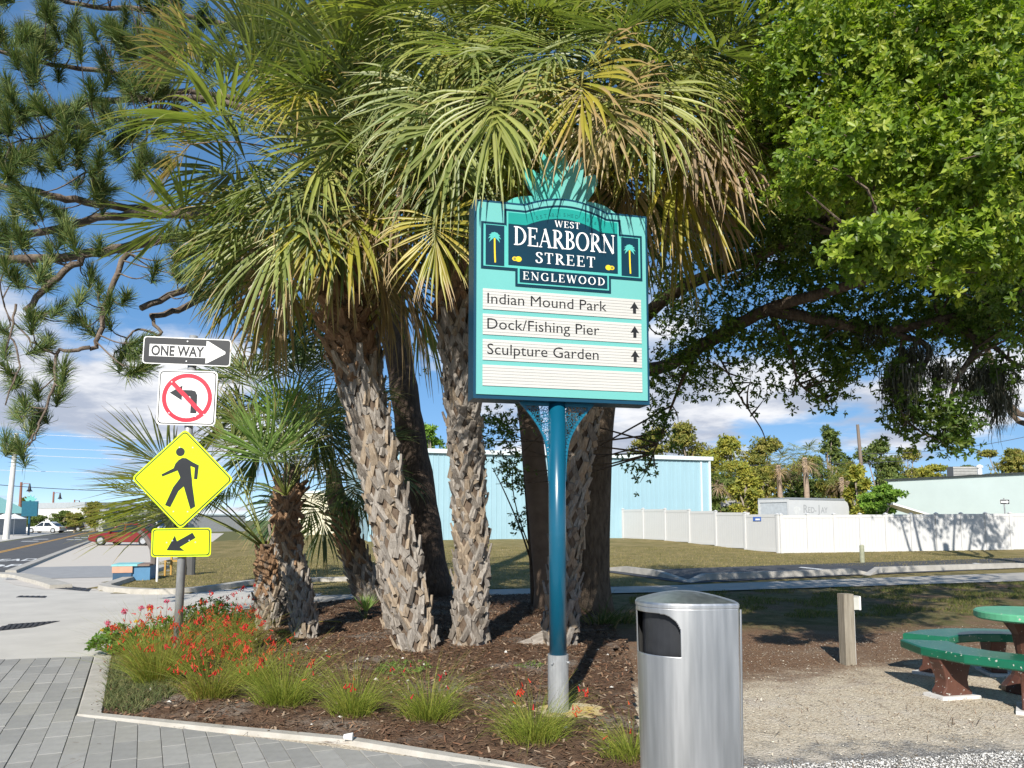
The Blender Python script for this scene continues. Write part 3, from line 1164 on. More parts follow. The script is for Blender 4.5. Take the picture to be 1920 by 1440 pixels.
    layer('town_panel', [(xu(0.249), v(0.538)), (xu(0.751), v(0.538)), (xu(0.751), v(0.645)), (xu(0.249), v(0.645))], 0.024, NAVY, em)

    def place(m_, name, mat, lev, parent=em):
        """2-D shapes (x, z-from-bottom, lift) onto the face"""
        q = MB()
        q.v = [(x + cxo, -(D + lev + h), zb + z) for x, z, h in m_.v]
        q.f, q.m = m_.f, m_.m
        return q.build(name, mat, parent)
    place(serif_text('WEST', xu(0.448), xu(0.592), v(0.172), 0.057, 0.14), 'lettering', WHITE, 0.0255)
    place(serif_text('DEARBORN', xu(0.215), xu(0.800), v(0.350), 0.166, 0.04), 'lettering', WHITE, 0.0255)
    place(serif_text('STREET', xu(0.338), xu(0.680), v(0.480), 0.096, 0.16), 'lettering', WHITE, 0.0255)
    place(serif_text('ENGLEWOOD', xu(0.266), xu(0.736), v(0.622), 0.070, 0.22), 'lettering', WHITE, 0.0255)
    # date line along the arch
    txt = 'ESTABLISHED 1896'
    for k, ch in enumerate(txt):
        if ch == ' ':
            continue
        u = 0.345 + 0.33 * k / (len(txt) - 1)
        t = (u - 0.285) / 0.465
        me = text_mesh('lettering', ch, M('sign_dark_teal', (0.004, 0.15, 0.14), rough=0.4), height=0.034)
        o = link('lettering', me, em)
        o.location = (xu(u) + cxo, -(D + 0.0255), zb + v(0.158) + 0.084 * math.sin(math.pi * t))
        o.rotation_euler = (math.pi / 2, -math.cos(math.pi * t) * 0.35, 0)
    # little palm trees
    for uc in (0.112, 0.888):
        q = MB()
        x0 = xu(uc)
        pts = catmull([(x0 + 0.002, v(0.505)), (x0 - 0.002, v(0.42)), (x0 - 0.004, v(0.31))], 5)
        brush(q, pts, 0, 0, 0, 0.014)
        place(q, 'palm_motif_trunk', LEMON, 0.0255)
        q = MB()
        for k in range(9):
            a = math.radians(-35 + 250 * k / 8)
            tip = np.array([math.cos(a), math.sin(a)]) * 0.058
            mid = tip * 0.55 + np.array([0, 0.012])
            c0 = np.array([x0 - 0.004, v(0.305)])
            nn_ = np.array([-math.sin(a), math.cos(a)]) * 0.011
            q.add([(*c0, 0.00005 * k), (*(c0 + mid - nn_), 0.00005 * k), (*(c0 + tip - np.array([0, 0.01])), 0.00005 * k), (*(c0 + mid + nn_), 0.00005 * k)], [(0, 1, 2, 3)])
        place(q, 'palm_motif_leaves', TEAL_L, 0.027)
    for uc, fl, d in ((0.232, 1, 0.462), (0.768, -1, 0.470)):
        for dx, r, mat, ln in ((0.016 * fl, 0.024, LEMON, 0.0256), (-0.018 * fl, 0.019, LEMON, 0.0262)):
            q = MB()
            q.add([(xu(uc) + dx + r * 1.15 * math.cos(t), v(d) + r * math.sin(t), 0) for t in th], [tuple(range(24))])
            place(q, 'lemon_motif', mat, ln)
        q = MB()
        q.add([(xu(uc) - 0.018 * fl + 0.012 * math.cos(t), v(d) + 0.012 * math.sin(t), 0) for t in th], [tuple(range(24))])
        place(q, 'lemon_motif', M('lemon_pith', (0.25, 0.20, 0.05), rough=0.5), 0.0268)
    # ---- message strips
    rows = ['Indian Mound Park', 'Dock/Fishing Pier', 'Sculpture Garden', '']
    wids = [1.07, 1.0, 0.99, 0]
    for r, t in enumerate(rows):
        z0 = 0.938 - 0.2175 * r - 0.180
        sp = MB()
        n = 7
        hh = 0.180 / n
        for k in range(n):
            sp.box((cxo, -(D + 0.0135), zb + z0 + hh * (k + 0.5)), (W * 0.905, 0.007, hh - 0.0030))
        sp.box((cxo, -(D + 0.0115), zb + z0 + 0.088), (W * 0.905 - 0.004, 0.003, 0.170))
        strip = sp.build('message_strip', SLAT, root)
        if t:
            o = link('lettering', text_mesh('lettering', t, BLACK, width=wids[r], height=0.096), strip)
            o.location = (xu(0.072) + cxo, -(D + 0.0176), zb + z0 + 0.052)
            o.rotation_euler = (math.pi / 2, 0, 0)
            q = MB()
            ax, az = xu(0.912), z0 + 0.05
            q.add([(ax - 0.042, az + 0.04, 0), (ax - 0.015, az + 0.046, 0), (ax - 0.015, az - 0.002, 0), (ax + 0.015, az - 0.002, 0), (ax + 0.015, az + 0.046, 0), (ax + 0.042, az + 0.04, 0), (ax, az + 0.105, 0)], [tuple(range(7))])
            place(q, 'arrow', BLACK, 0.0178, strip)
    # ---- palm-leaf crest
    cr = None
    lobes = [(90, 0.66, 0.19), (124, 0.62, 0.20), (56, 0.62, 0.20), (156, 0.56, 0.18), (24, 0.56, 0.18), (178, 0.48, 0.15), (2, 0.48, 0.15), (107, 0.64, 0.16), (73, 0.64, 0.16)]
    for k, (a, ln, w) in enumerate(lobes):
        a = math.radians(a)
        d = np.array([math.cos(a), math.sin(a)])
        nn_ = np.array([-d[1], d[0]])
        c0 = np.array([0.02, H - 0.12])
        poly = []
        ts = np.linspace(0, 1, 9)
        droop = lambda t: np.array([0, -0.16 * t ** 2 * abs(d[0])])
        for t in ts:
            poly.append(c0 + d * ln * t + nn_ * w / 2 * math.sin(math.pi * min(t * 0.93 + 0.07, 1)) ** 0.6 + droop(t))
        for t in ts[::-1][1:]:
            poly.append(c0 + d * ln * t - nn_ * w / 2 * math.sin(math.pi * min(t * 0.93 + 0.07, 1)) ** 0.6 + droop(t))
        y0 = 0.006 * k
        mm = MB().prism([tuple(p) for p in poly], 0.012 - y0, 0.026 - y0 + 0.004, lambda a_, b_, h: (a_ + cxo, h, zb + b_))
        o = recalc(mm.build('crest_leaf', TEAL_L if k % 2 else AQUA, root))
    # ---- pierced brackets under the board
    FIL = M('bracket_blue', (0.004, 0.13, 0.22), rough=0.35, var=0.1)
    for s in (-1, 1):
        edge = catmull([(0.34, 0.0), (0.20, -0.17), (0.115, -0.33), (0.085, -0.52), (0.078, -0.68)], 6)
        br = MB()
        k = len(edge)
        inn = [(0.070, e[1]) for e in edge]
        # frame strip along the curve and beneath the board
        for i in range(k - 1):
            a, b = edge[i], edge[i + 1]
            br.prism([(s * a[0], a[1]), (s * b[0], b[1]), (s * max(b[0] - 0.018, 0.07), b[1] + 0.006), (s * max(a[0] - 0.03, 0.07), a[1] - 0.0)], -0.012, 0.012, lambda a_, b_, h: (a_, h, zb + b_))
        br.prism([(s * 0.06, 0.0), (s * 0.34, 0.0), (s * 0.32, -0.028), (s * 0.06, -0.028)], -0.0125, 0.0125, lambda a_, b_, h: (a_, h, zb + b_))
        bo = recalc(br.build('bracket', FIL, root))
        rings = MB()
        rr = random.Random(5 + s)
        placed = []
        tries = 0
        while tries < 2500 and len(placed) < 85:
            tries += 1
            z = rr.uniform(-0.50, -0.03)
            ex = float(np.interp(z, edge[::-1, 1], edge[::-1, 0]))
            r = rr.choice([0.008, 0.011, 0.014, 0.018, 0.022])
            if ex - 0.02 - r < 0.078 + r * 0.4:
                continue
            x = rr.uniform(0.074, ex - 0.014)
            if any(math.hypot(x - a, z - b) < (r + c) * 0.93 for a, b, c in placed):
                continue
            placed.append((x, z, r))
            nn = 9
            for i in range(nn):
                a0, a1 = 2 * math.pi * i / nn, 2 * math.pi * (i + 1) / nn
                ri = r * 0.62
                rings.prism([(s * (x + r * math.cos(a0)), z + r * math.sin(a0)), (s * (x + r * math.cos(a1)), z + r * math.sin(a1)),
                             (s * (x + ri * math.cos(a1)), z + ri * math.sin(a1)), (s * (x + ri * math.cos(a0)), z + ri * math.sin(a0))], -0.005, 0.005, lambda a_, b_, h: (a_, h, zb + b_))
        o = recalc(rings.build('pierced_rings', FIL, bo))
        o['kind'] = 'stuff'
    return root


build_main_sign()

# ------------------------------------------------------------------ traffic sign post
YG = M('sign_fluorescent_yellow_green', (0.60, 0.80, 0.004), rough=0.35, var=0.02)
REDS = M('sign_red', (0.55, 0.02, 0.045), rough=0.4, var=0.04)
ALU = M('sign_back_aluminium', (0.55, 0.56, 0.57), rough=0.4, metal=0.7, var=0.08)
SBLK = M('sign_face_black', (0.016, 0.018, 0.022), rough=0.38, var=0.1)


def rrect(w, h, r, n=5):
    pts = []
    for sx, sy, a0 in ((1, 1, 0), (-1, 1, 90), (-1, -1, 180), (1, -1, 270)):
        for k in range(n + 1):
            a = math.radians(a0 + 90 * k / n)
            pts.append((sx * (w / 2 - r) + r * math.cos(a), sy * (h / 2 - r) + r * math.sin(a)))
    return pts


def build_post():
    base = G(329, 1268)
    Y = base[1]
    root = thing('traffic_sign_post', 'steel post carrying four traffic signs, yellow pedestrian diamond in the middle', 'sign post', base)
    topz = P(351, 640, Y)[2]
    lean = (PZ(352, Y, 0)[0] - base[0]) * 0 + 0.055
    px_at = lambda z: lean * z / topz
    m = MB().tube([(0, 0, -0.05), (px_at(topz), 0, topz + 0.06)], 0.044, 20)
    po = m.build('post', GALV, root)
    for p in po.data.polygons:
        p.use_smooth = len(p.vertices) == 4

    class Face:
        def __init__(s, name, cpx, cpy, poly, mat, rot=0.0, edge=WHITE, ry=0.0, yaw=0.0):
            s.c = P(cpx, cpy, Y - 0.07) - base
            s.R = np.array(Matrix.Rotation(yaw, 3, 'Z') @ Matrix.Rotation(ry, 3, 'Y'))
            s.k = 0
            mm = MB().prism(poly, -0.002, 0.002, s.xf)
            s.o = recalc(mm.build(name, [mat], root))
            mm = MB().box(s.xf(0, 0, -0.028), (0.09, 0.05, 0.05))
            mm.build('clamp', ALU, s.o)

        def xf(s, a, b, h):
            return tuple(s.c + s.R @ np.array([a, -h, b]))

        def add(s, name, poly, mat, lev):
            h = 0.0021 + 0.0012 * lev
            mm = MB()
            mm.add([s.xf(a, b, h) for a, b in poly], [tuple(range(len(poly)))])
            o = mm.build(name, mat, s.o)
            return o

        def ring(s, name, r0, r1, mat, lev, n=40):
            h = 0.0021 + 0.0012 * lev
            mm = MB()
            vs = [s.xf(r * math.cos(2 * math.pi * i / n), r * math.sin(2 * math.pi * i / n), h) for r in (r0, r1) for i in range(n)]
            mm.add(vs, [(i, (i + 1) % n, n + (i + 1) % n, n + i) for i in range(n)])
            return mm.build(name, mat, s.o)

        def bolts(s, pts):
            for a, b in pts:
                mm = MB().tube([s.xf(a, b, 0.002), s.xf(a, b, 0.010)], 0.008, 7)
                mm.build('bolt', ALU, s.o)
    # one way
    f = Face('one_way_sign', 351, 659, rrect(0.925, 0.30, 0.035), WHITE, ry=0.022, yaw=0.10)
    f.add('black_field', rrect(0.905, 0.280, 0.030), SBLK, 1)
    f.add('arrow', [(-0.395, -0.066), (0.20, -0.066), (0.20, -0.125), (0.225, -0.118), (0.405, -0.012), (0.405, 0.012), (0.225, 0.118), (0.20, 0.125), (0.20, 0.066), (-0.395, 0.066)], WHITE, 2)
    o = link('lettering', text_mesh('lettering', 'ONE WAY', SBLK, width=0.555, height=0.112, bold=0.028), f.o)
    R4 = Matrix(np.array(f.R).tolist()).to_4x4() @ Matrix.Rotation(math.pi / 2, 4, 'X')
    o.matrix_basis = Matrix.Translation(Vector(f.xf(-0.375, -0.054, 0.0021 + 0.0042))) @ R4
    f.bolts([(0.0, 0.11), (0.0, -0.11)])
    # no left turn
    f = Face('no_left_turn_sign', 351, 746, rrect(0.625, 0.60, 0.045), WHITE, ry=0.018, yaw=0.06)
    f.add('black_border', rrect(0.600, 0.575, 0.040), SBLK, 1)
    f.add('white_field', rrect(0.578, 0.553, 0.034), WHITE, 2)
    st = 0.033
    arr = [(-0.188, 0.052), (-0.055, 0.135), (-0.055, 0.085), (0.045, 0.085), (0.085, 0.075), (0.108, 0.03), (0.108, -0.168), (0.042, -0.168), (0.042, -0.01), (0.03, 0.018), (-0.055, 0.018), (-0.055, -0.03)]
    f.add('turn_arrow', arr, SBLK, 3)
    q = 0.707
    a_, b_, w_ = 0.245, -0.245, 0.024
    f.add('red_slash', [(-0.172 - 0.017, 0.172 - 0.017), (0.172 - 0.017, -0.172 - 0.017), (0.172 + 0.017, -0.172 + 0.017), (-0.172 + 0.017, 0.172 + 0.017)], REDS, 4)
    f.ring('red_ring', 0.222, 0.266, REDS, 5)
    f.bolts([(-0.17, 0.17), (0.19, -0.18), (-0.18, -0.17), (0.10, -0.20)])
    # pedestrian diamond
    dm = lambda s_, r_: [(x * q - y * q, x * q + y * q) for x, y in rrect(s_, s_, r_)]
    f = Face('pedestrian_sign', 343, 898, dm(0.765, 0.045), YG, ry=0.012, yaw=0.05)
    f.add('black_border', dm(0.735, 0.040), SBLK, 1)
    f.add('yellow_field', dm(0.712, 0.034), YG, 2)
    # walking figure, traced: zoom coordinates -> metres (centre 1372,548; 748 zoom px = 1.05 m)
    Z = lambda pts: [((x - 1372) * 0.00142, -(y - 548) * 0.00142) for x, y in pts]
    body = [(1335, 405), (1360, 388), (1390, 390), (1440, 420), (1487, 443), (1480, 550), (1455, 548), (1457, 462), (1425, 450), (1432, 500), (1440, 545), (1445, 590), (1475, 755), (1440, 778), (1382, 605), (1345, 640), (1290, 763), (1250, 748), (1305, 610), (1350, 545), (1352, 535), (1330, 485), (1220, 533), (1212, 516), (1300, 468), (1312, 432)]
    f.add('walking_figure', Z(body), SBLK, 3)
    f.add('figure_head', [((1344 - 1372) * 0.00142 + 0.047 * math.cos(t), -(343 - 548) * 0.00142 + 0.047 * math.sin(t)) for t in np.linspace(0, 2 * math.pi, 22)[:-1]], SBLK, 3)
    f.bolts([(-0.05, 0.34), (0.09, 0.34), (-0.08, -0.35), (0.07, -0.35)])
    # arrow plate
    f = Face('arrow_plate', 340, 1017, rrect(0.625, 0.305, 0.035), YG, ry=-0.010, yaw=0.05)
    f.add('black_border', rrect(0.600, 0.280, 0.030), SBLK, 1)
    f.add('yellow_field', rrect(0.580, 0.260, 0.026), YG, 2)
    Z2 = lambda pts: [((x - 1357) * 0.00139, -(y - 1029) * 0.00139) for x, y in pts]
    f.add('diagonal_arrow', Z2([(1248, 1088), (1308, 976), (1325, 1020), (1440, 955), (1465, 995), (1348, 1065), (1384, 1094)]), SBLK, 3)
    f.bolts([(-0.15, 0.0), (0.15, 0.0), (-0.09, 0.02), (0.085, 0.02)])


build_post()

# ------------------------------------------------------------------ steel litter bin
STEEL = None


def steel_mat():
    m, nt, bs = new_mat('brushed_stainless')
    N, L = nt.nodes, nt.links
    tc = N.new('ShaderNodeTexCoord')
    mp = N.new('ShaderNodeMapping')
    mp.inputs['Scale'].default_value = (9, 9, 0.5)
    L.new(tc.outputs['Object'], mp.inputs['Vector'])
    n = N.new('ShaderNodeTexNoise')
    n.inputs['Scale'].default_value = 3.0
    n.inputs['Detail'].default_value = 7
    L.new(mp.outputs[0], n.inputs['Vector'])
    mr = N.new('ShaderNodeMapRange')
    mr.inputs['To Min'].default_value = 0.36
    mr.inputs['To Max'].default_value = 0.52
    L.new(n.outputs['Fac'], mr.inputs[0])
    L.new(mr.outputs[0], bs.inputs['Roughness'])
    mx = N.new('ShaderNodeMix')
    mx.data_type = 'RGBA'
    mx.inputs[6].default_value = (0.46, 0.47, 0.47, 1)
    mx.inputs[7].default_value = (0.80, 0.80, 0.80, 1)
    L.new(n.outputs['Fac'], mx.inputs['Factor'])
    L.new(mx.outputs[2], bs.inputs['Base Color'])
    bs.inputs['Metallic'].default_value = 1.0
    mp2 = N.new('ShaderNodeMapping')
    mp2.inputs['Scale'].default_value = (1, 1, 0.25)
    L.new(tc.outputs['Object'], mp2.inputs['Vector'])
    n2 = N.new('ShaderNodeTexNoise')
    n2.inputs['Scale'].default_value = 4.5
    L.new(mp2.outputs[0], n2.inputs['Vector'])
    bp = N.new('ShaderNodeBump')
    bp.inputs['Strength'].default_value = 0.25
    bp.inputs['Distance'].default_value = 0.02
    L.new(n2.outputs['Fac'], bp.inputs['Height'])
    L.new(bp.outputs[0], bs.inputs['Normal'])
    return m


def build_bin():
    Y0 = 4.35
    x0 = PZ(1292, Y0, 0)[0]
    root = thing('litter_bin', 'brushed stainless steel litter bin with a side opening beside the blue pole', 'litter bin', (x0, Y0, 0), 0.0)
    st = steel_mat()
    # plan outline, counter-clockwise from the sharp front right corner
    corner = np.array([0.262, 0.0])
    left = catmull([(0.262, 0.0), (0.10, -0.022), (-0.04, -0.025), (-0.16, 0.02), (-0.245, 0.115), (-0.268, 0.25), (-0.21, 0.40), (-0.06, 0.49), (0.12, 0.49), (0.245, 0.40), (0.292, 0.22), (0.285, 0.06)], 10)
    out = np.array(left)[::1]
    # densify by arc length
    seg = np.linalg.norm(np.diff(out, axis=0), axis=1)
    s = np.concatenate([[0], np.cumsum(seg)])
    nS = 320
    ss = np.linspace(0, s[-1], nS)
    ox, oy = np.interp(ss, s, out[:, 0]), np.interp(ss, s, out[:, 1])
    H0 = 1.155
    zs = np.linspace(0.03, H0, 280)
    # slight taper: narrower at the foot
    V, Fq = [], []
    for z in zs:
        k = 1.0 - 0.045 * (1 - z / H0)
        for a, b in zip(ox, oy):
            V.append((a * k + 0.006 * (1 - z / H0), 0.22 + (b - 0.22) * k, z))
    def hole(i, z):
        x, y = ox[i], oy[i]
        # opening on the curved left front
        if not (y < 0.21 and x < -0.062):
            return False
        if not (H0 - 0.262 < z < H0 - 0.030):
            return False
        u, w = (x + 0.062), (H0 - 0.030 - z)          # rounded top right corner
        r = 0.11
        if -u < r and w < r and math.hypot(r + u, r - w) > r:
            return False
        return True
    for j in range(len(zs) - 1):
        for i in range(nS):
            i2 = (i + 1) % nS
            if hole(i, (zs[j] + zs[j + 1]) / 2):
                continue
            Fq.append((j * nS + i, j * nS + i2, (j + 1) * nS + i2, (j + 1) * nS + i))
    me = np_mesh('body', np.array(V), np.array(Fq), st)
    bo = link('body', me, root)
    # smooth except at the sharp corner
    sm = np.ones(len(me.polygons), bool)
    me.polygons.foreach_set('use_smooth', sm)
    recalc(bo)
    try:
        me.set_sharp_from_angle(angle=math.radians(28))
    except Exception:
        pass
    so = bo.modifiers.new('wall', 'SOLIDIFY')
    so.thickness = 0.004
    so.offset = -1
    # dark liner
    m = MB()
    n = 40
    idx = np.linspace(0, nS - 1, n).astype(int)
    for z in (0.25, H0 - 0.02):
        for i in idx:
            m.v.append((float(ox[i] * 0.86), float(0.24 + (oy[i] - 0.24) * 0.80), z))
    for i in range(n):
        m.f.append([i, (i + 1) % n, n + (i + 1) % n, n + i]); m.m.append(0)
    m.f.append(list(range(n))); m.m.append(0)
    recalc(m.build('liner', M('bin_liner_dark', (0.035, 0.037, 0.042), rough=0.35, var=0.3, scale=5, metal=0.3), root))
    # lid: shallow peaked cap
    lid = MB()
    n = nS
    rings = [(1.0, H0 + 0.001), (1.012, H0 + 0.004), (1.012, H0 + 0.020), (0.985, H0 + 0.030)]
    for k, z in rings:
        for i in range(n):
            lid.v.append((float(ox[i] * k), float(0.22 + (oy[i] - 0.22) * k), z))
    for r in range(len(rings) - 1):
        for i in range(n):
            lid.f.append([r * n + i, r * n + (i + 1) % n, (r + 1) * n + (i + 1) % n, (r + 1) * n + i]); lid.m.append(0)
    prev = 3 * n
    for kk in range(1, 9):
        r = 1 - kk / 9.0
        base_i = len(lid.v)
        for i in range(n):
            x, y = ox[i] * 0.985, 0.22 + (oy[i] - 0.22) * 0.985
            x, y = 0.0 + (x - 0.0) * r, 0.20 + (y - 0.20) * r
            lid.v.append((float(x), float(y), H0 + 0.030 + 0.055 * (1 - r ** 1.7)))
        for i in range(n):
            lid.f.append([prev + i, prev + (i + 1) % n, base_i + (i + 1) % n, base_i + i]); lid.m.append(0)
        prev = base_i
    lid.f.append([prev + i for i in range(n)]); lid.m.append(0)
    recalc(lid.build('lid', st, root, smooth=False))
    # seam strip beside the corner
    m = MB()
    m.tube([(0.266, 0.012, 0.04), (0.281, 0.012, H0 - 0.004)], 0.006, 6)
    m.build('corner_seam', st, root)


build_bin()

# ------------------------------------------------------------------ timber post with outlet box
WOODG = M('weathered_timber', (0.17, 0.145, 0.11), rough=0.9, col2=(0.33, 0.30, 0.245), scale=4, stretch=(9, 9, 0.7), bump=0.5, bscale=20, detail=8)
PVC = M('white_pvc', (0.72, 0.72, 0.70), rough=0.45, var=0.05)


def build_timber():
    b = G(1590, 1246)
    root = thing('timber_post', 'short weathered timber post with a white outlet box and conduit', 'post', b, 0.18)
    h = P(1585, 1113, b[1])[2]
    m = MB().box((0, 0, h / 2 - 0.05), (0.125, 0.125, h + 0.1))
    m.build('post', WOODG, root)
    m = MB().tube([(0.082, -0.01, -0.05), (0.082, -0.01, h - 0.17)], 0.017, 10)
    m.build('conduit', PVC, root)
    m = MB().box((0.098, -0.01, h - 0.11), (0.07, 0.09, 0.14))
    bx = m.build('outlet_box', M('box_grey_white', (0.50, 0.50, 0.46), rough=0.6), root)
    m = MB().box((0.142, -0.01, h - 0.105), (0.022, 0.105, 0.155))
    m.build('cover', PVC, bx)


build_timber()

# ------------------------------------------------------------------ concrete picnic table and curved benches
GREENB = M('painted_green_concrete', (0.006, 0.105, 0.058), rough=0.32, col2=(0.012, 0.14, 0.08), scale=7, bump=0.15, bscale=60)
GREENT = M('painted_pale_green_concrete', (0.10, 0.36, 0.21), rough=0.45, var=0.1, scale=5, bump=0.1)
BROWN = M('painted_brown_concrete', (0.075, 0.030, 0.022), rough=0.45, col2=(0.12, 0.055, 0.038), scale=5, bump=0.2)
PADW = M('pad_white', (0.62, 0.61, 0.60), rough=0.8, var=0.1)


def chip_paint(m, amount=0.66):
    """chipped and scuffed paint: pale specks where the concrete shows"""
    nt = m.node_tree
    N, L = nt.nodes, nt.links
    bs = N['Principled BSDF']
    src = bs.inputs['Base Color'].links[0].from_socket
    tc = N.new('ShaderNodeTexCoord')
    nz = N.new('ShaderNodeTexNoise')
    nz.inputs['Scale'].default_value = 34
    nz.inputs['Detail'].default_value = 6
    L.new(tc.outputs['Object'], nz.inputs['Vector'])
    r = N.new('ShaderNodeMapRange')
    r.inputs['From Min'].default_value = amount
    r.inputs['From Max'].default_value = amount + 0.03
    L.new(nz.outputs['Fac'], r.inputs['Value'])
    mx = N.new('ShaderNodeMix')
    mx.data_type = 'RGBA'
    L.new(r.outputs[0], mx.inputs['Factor'])
    L.new(src, mx.inputs[6])
    mx.inputs[7].default_value = (0.45, 0.44, 0.40, 1)
    L.new(mx.outputs[2], bs.inputs['Base Color'])


for m_ in (GREENB, GREENT, BROWN):
    chip_paint(m_)


def picnic():
    C = np.array([5.02, 7.58, 0.0])
    t = thing('picnic_table', 'round pale green concrete picnic table cut by the right edge', 'table', C)
    m = MB()
    th = np.linspace(0, 2 * math.pi, 49)[:-1]
    r0 = 0.46
    for rr, z in ((r0 - 0.02, 0.690), (r0, 0.705), (r0, 0.755), (r0 - 0.015, 0.768)):
        for a in th:
            m.v.append((rr * math.cos(a), rr * math.sin(a), z))
    for q in range(3):
        for i in range(48):
            m.f.append([q * 48 + i, q * 48 + (i + 1) % 48, (q + 1) * 48 + (i + 1) % 48, (q + 1) * 48 + i]); m.m.append(0)
    m.f.append(list(range(48))[::-1]); m.m.append(0)
    m.f.append([144 + i for i in range(48)]); m.m.append(0)
    m.build('tabletop', GREENT, t)
    m = MB().tube([(0, 0, 0), (0, 0, 0.05), (0, 0, 0.16), (0, 0, 0.35), (0, 0, 0.55), (0, 0, 0.69)], [0.26, 0.26, 0.17, 0.12, 0.15, 0.24], 16)
    m.build('pedestal', BROWN, t)

    def bench(a0, a1, label, legs):
        b = thing('curved_bench', label, 'bench', C, 0.0, 'curved green concrete benches round the picnic table')
        m = MB()
        n = 4
        ri, ro = 0.70, 1.14
        for z, e in ((0.365, 0.012), (0.378, 0.0), (0.438, 0.0), (0.450, 0.012)):
            for i in range(n + 1):
                a = math.radians(a0 + (a1 - a0) * i / n)
                m.v.append(((ri + e) * math.cos(a), (ri + e) * math.sin(a), z))
                m.v.append(((ro - e) * math.cos(a), (ro - e) * math.sin(a), z))
        k = 2 * (n + 1)
        for q in range(3):
            for i in range(n):
                for s in (0, 1):
                    A = q * k + 2 * i + s
                    m.f.append([A, A + 2, A + k + 2, A + k]); m.m.append(0)
            for i in (0, n):
                A = q * k + 2 * i
                m.f.append([A, A + 1, A + k + 1, A + k]); m.m.append(0)
        for q in (0, 3):
            for i in range(n):
                A = q * k + 2 * i
                m.f.append([A, A + 1, A + 3, A + 2]); m.m.append(0)
        recalc(m.build('seat', GREENB, b))
        for la in legs:
            a = math.radians(la)
            d = np.array([math.cos(a), math.sin(a)])
            nn_ = np.array([-d[1], d[0]])
            prof = [(-0.155, 0.0), (-0.165, 0.035), (-0.125, 0.085), (-0.118, 0.15), (-0.145, 0.25), (-0.175, 0.31), (-0.185, 0.366)]
            poly = prof + [(-x, z) for x, z in prof[::-1]]
            m = MB().prism(poly, -0.075, 0.075, lambda u, z, h: (0.92 * d[0] + d[0] * u + nn_[0] * h, 0.92 * d[1] + d[1] * u + nn_[1] * h, z + 0.02))
            lg = recalc(m.build('leg', BROWN, b))
            bv = lg.modifiers.new('b', 'BEVEL'); bv.width = 0.012; bv.segments = 2; bv.limit_method = 'ANGLE'
            m = MB()
            m.prism([(0.92 * d[0] + d[0] * u * 0.21 + nn_[0] * w * 0.12, 0.92 * d[1] + d[1] * u * 0.21 + nn_[1] * w * 0.12) for u, w in ((-1, -1), (1, -1), (1, 1), (-1, 1))], -0.03, 0.03)
            recalc(m.build('pad', PADW, b))
    bench(163, 258, 'curved dark green concrete bench on brown legs nearest the camera', (193, 236))
    bench(58, 138, 'curved dark green concrete bench behind the pale green table', (78, 122))


picnic()

# cup left on the kerb
b = G(652, 1397)
cu = thing('paper_cup', 'small crumpled white paper cup lying on the bed kerb', 'cup', (b[0], b[1], 0.034))
m = MB().tube([(-0.03, 0, 0.022), (0.0, 0.004, 0.024), (0.03, 0.0, 0.026)], [0.020, 0.024, 0.028], 12, cap=True)
m.build('cup_wall', WHITE, cu)
m = MB().tube([(0.030, 0, 0.026), (0.036, 0.0, 0.026)], [0.030, 0.030], 12)
m.build('cup_rim', WHITE, cu)


# ------------------------------------------------------------------ white vinyl fences
VINYL = M('white_vinyl', (0.56, 0.56, 0.555), rough=0.45, var=0.02, scale=2)


def fence(name, label, pts, spacing, h=1.80):
    a, b = np.array(pts[0]), np.array(pts[1])
    d = b - a
    Ln = np.linalg.norm(d)
    u = d / Ln
    rz = math.atan2(u[1], u[0])
    n = max(1, round(Ln / spacing))
    sp = Ln / n
    root = thing(name, label, 'fence', (a[0], a[1], 0), rz)
    pm = MB().box((0, 0, h / 2 + 0.02), (0.127, 0.127, h + 0.06))
    k = h + 0.05
    pm.add([(-0.08, -0.08, k), (0.08, -0.08, k), (0.08, 0.08, k), (-0.08, 0.08, k), (0, 0, k + 0.06), (-0.08, -0.08, k - 0.02), (0.08, -0.08, k - 0.02), (0.08, 0.08, k - 0.02), (-0.08, 0.08, k - 0.02)],
           [(0, 1, 4), (1, 2, 4), (2, 3, 4), (3, 0, 4), (5, 6, 1, 0), (6, 7, 2, 1), (7, 8, 3, 2), (8, 5, 0, 3)])
    pme = pm.mesh('post', VINYL)
    wl = sp - 0.127
    rail = MB().box((0, 0, h - 0.07), (wl, 0.05, 0.14)).mesh('top_rail', VINYL)
    rail2 = MB().box((0, 0, 0.09), (wl, 0.05, 0.14)).mesh('bottom_rail', VINYL)
    bm_ = MB()
    nb = max(4, round(wl / 0.18))
    for i in range(nb):
        bm_.box((-wl / 2 + wl * (i + 0.5) / nb, 0, h / 2), (wl / nb - 0.006, 0.022, h - 0.26))
    bm_.box((0, 0.004, h / 2), (wl, 0.010, h - 0.26))
    pan = bm_.mesh('panel', VINYL)
    for i in range(n + 1):
        c = a + u * sp * i
        z = float(terrain(c[0], c[1])) - 0.01
        o = link('post', pme, root)
        o.location = (sp * i, 0, z)
        if i < n:
            c2 = a + u * sp * (i + 0.5)
            z2 = float(terrain(c2[0], c2[1]))
            for nm, me in (('top_rail', rail), ('bottom_rail', rail2), ('panel', pan)):
                o = link(nm, me, root)
                o.location = (sp * (i + 0.5), 0, z2)
    return root


FC = G(1466, 1041)
FL = PZ(1168, 48.5, 0)
FR = G(1960, 1037)
fence('vinyl_fence', 'white vinyl fence running back to the blue metal building', [FL[:2], FC[:2] - np.array([0.14, -0.05])], 2.4)
fence('vinyl_fence', 'white vinyl fence facing the parking road below the pale trailer', [FC[:2], FC[:2] + (FR[:2] - FC[:2]) * 1.25], 1.42)
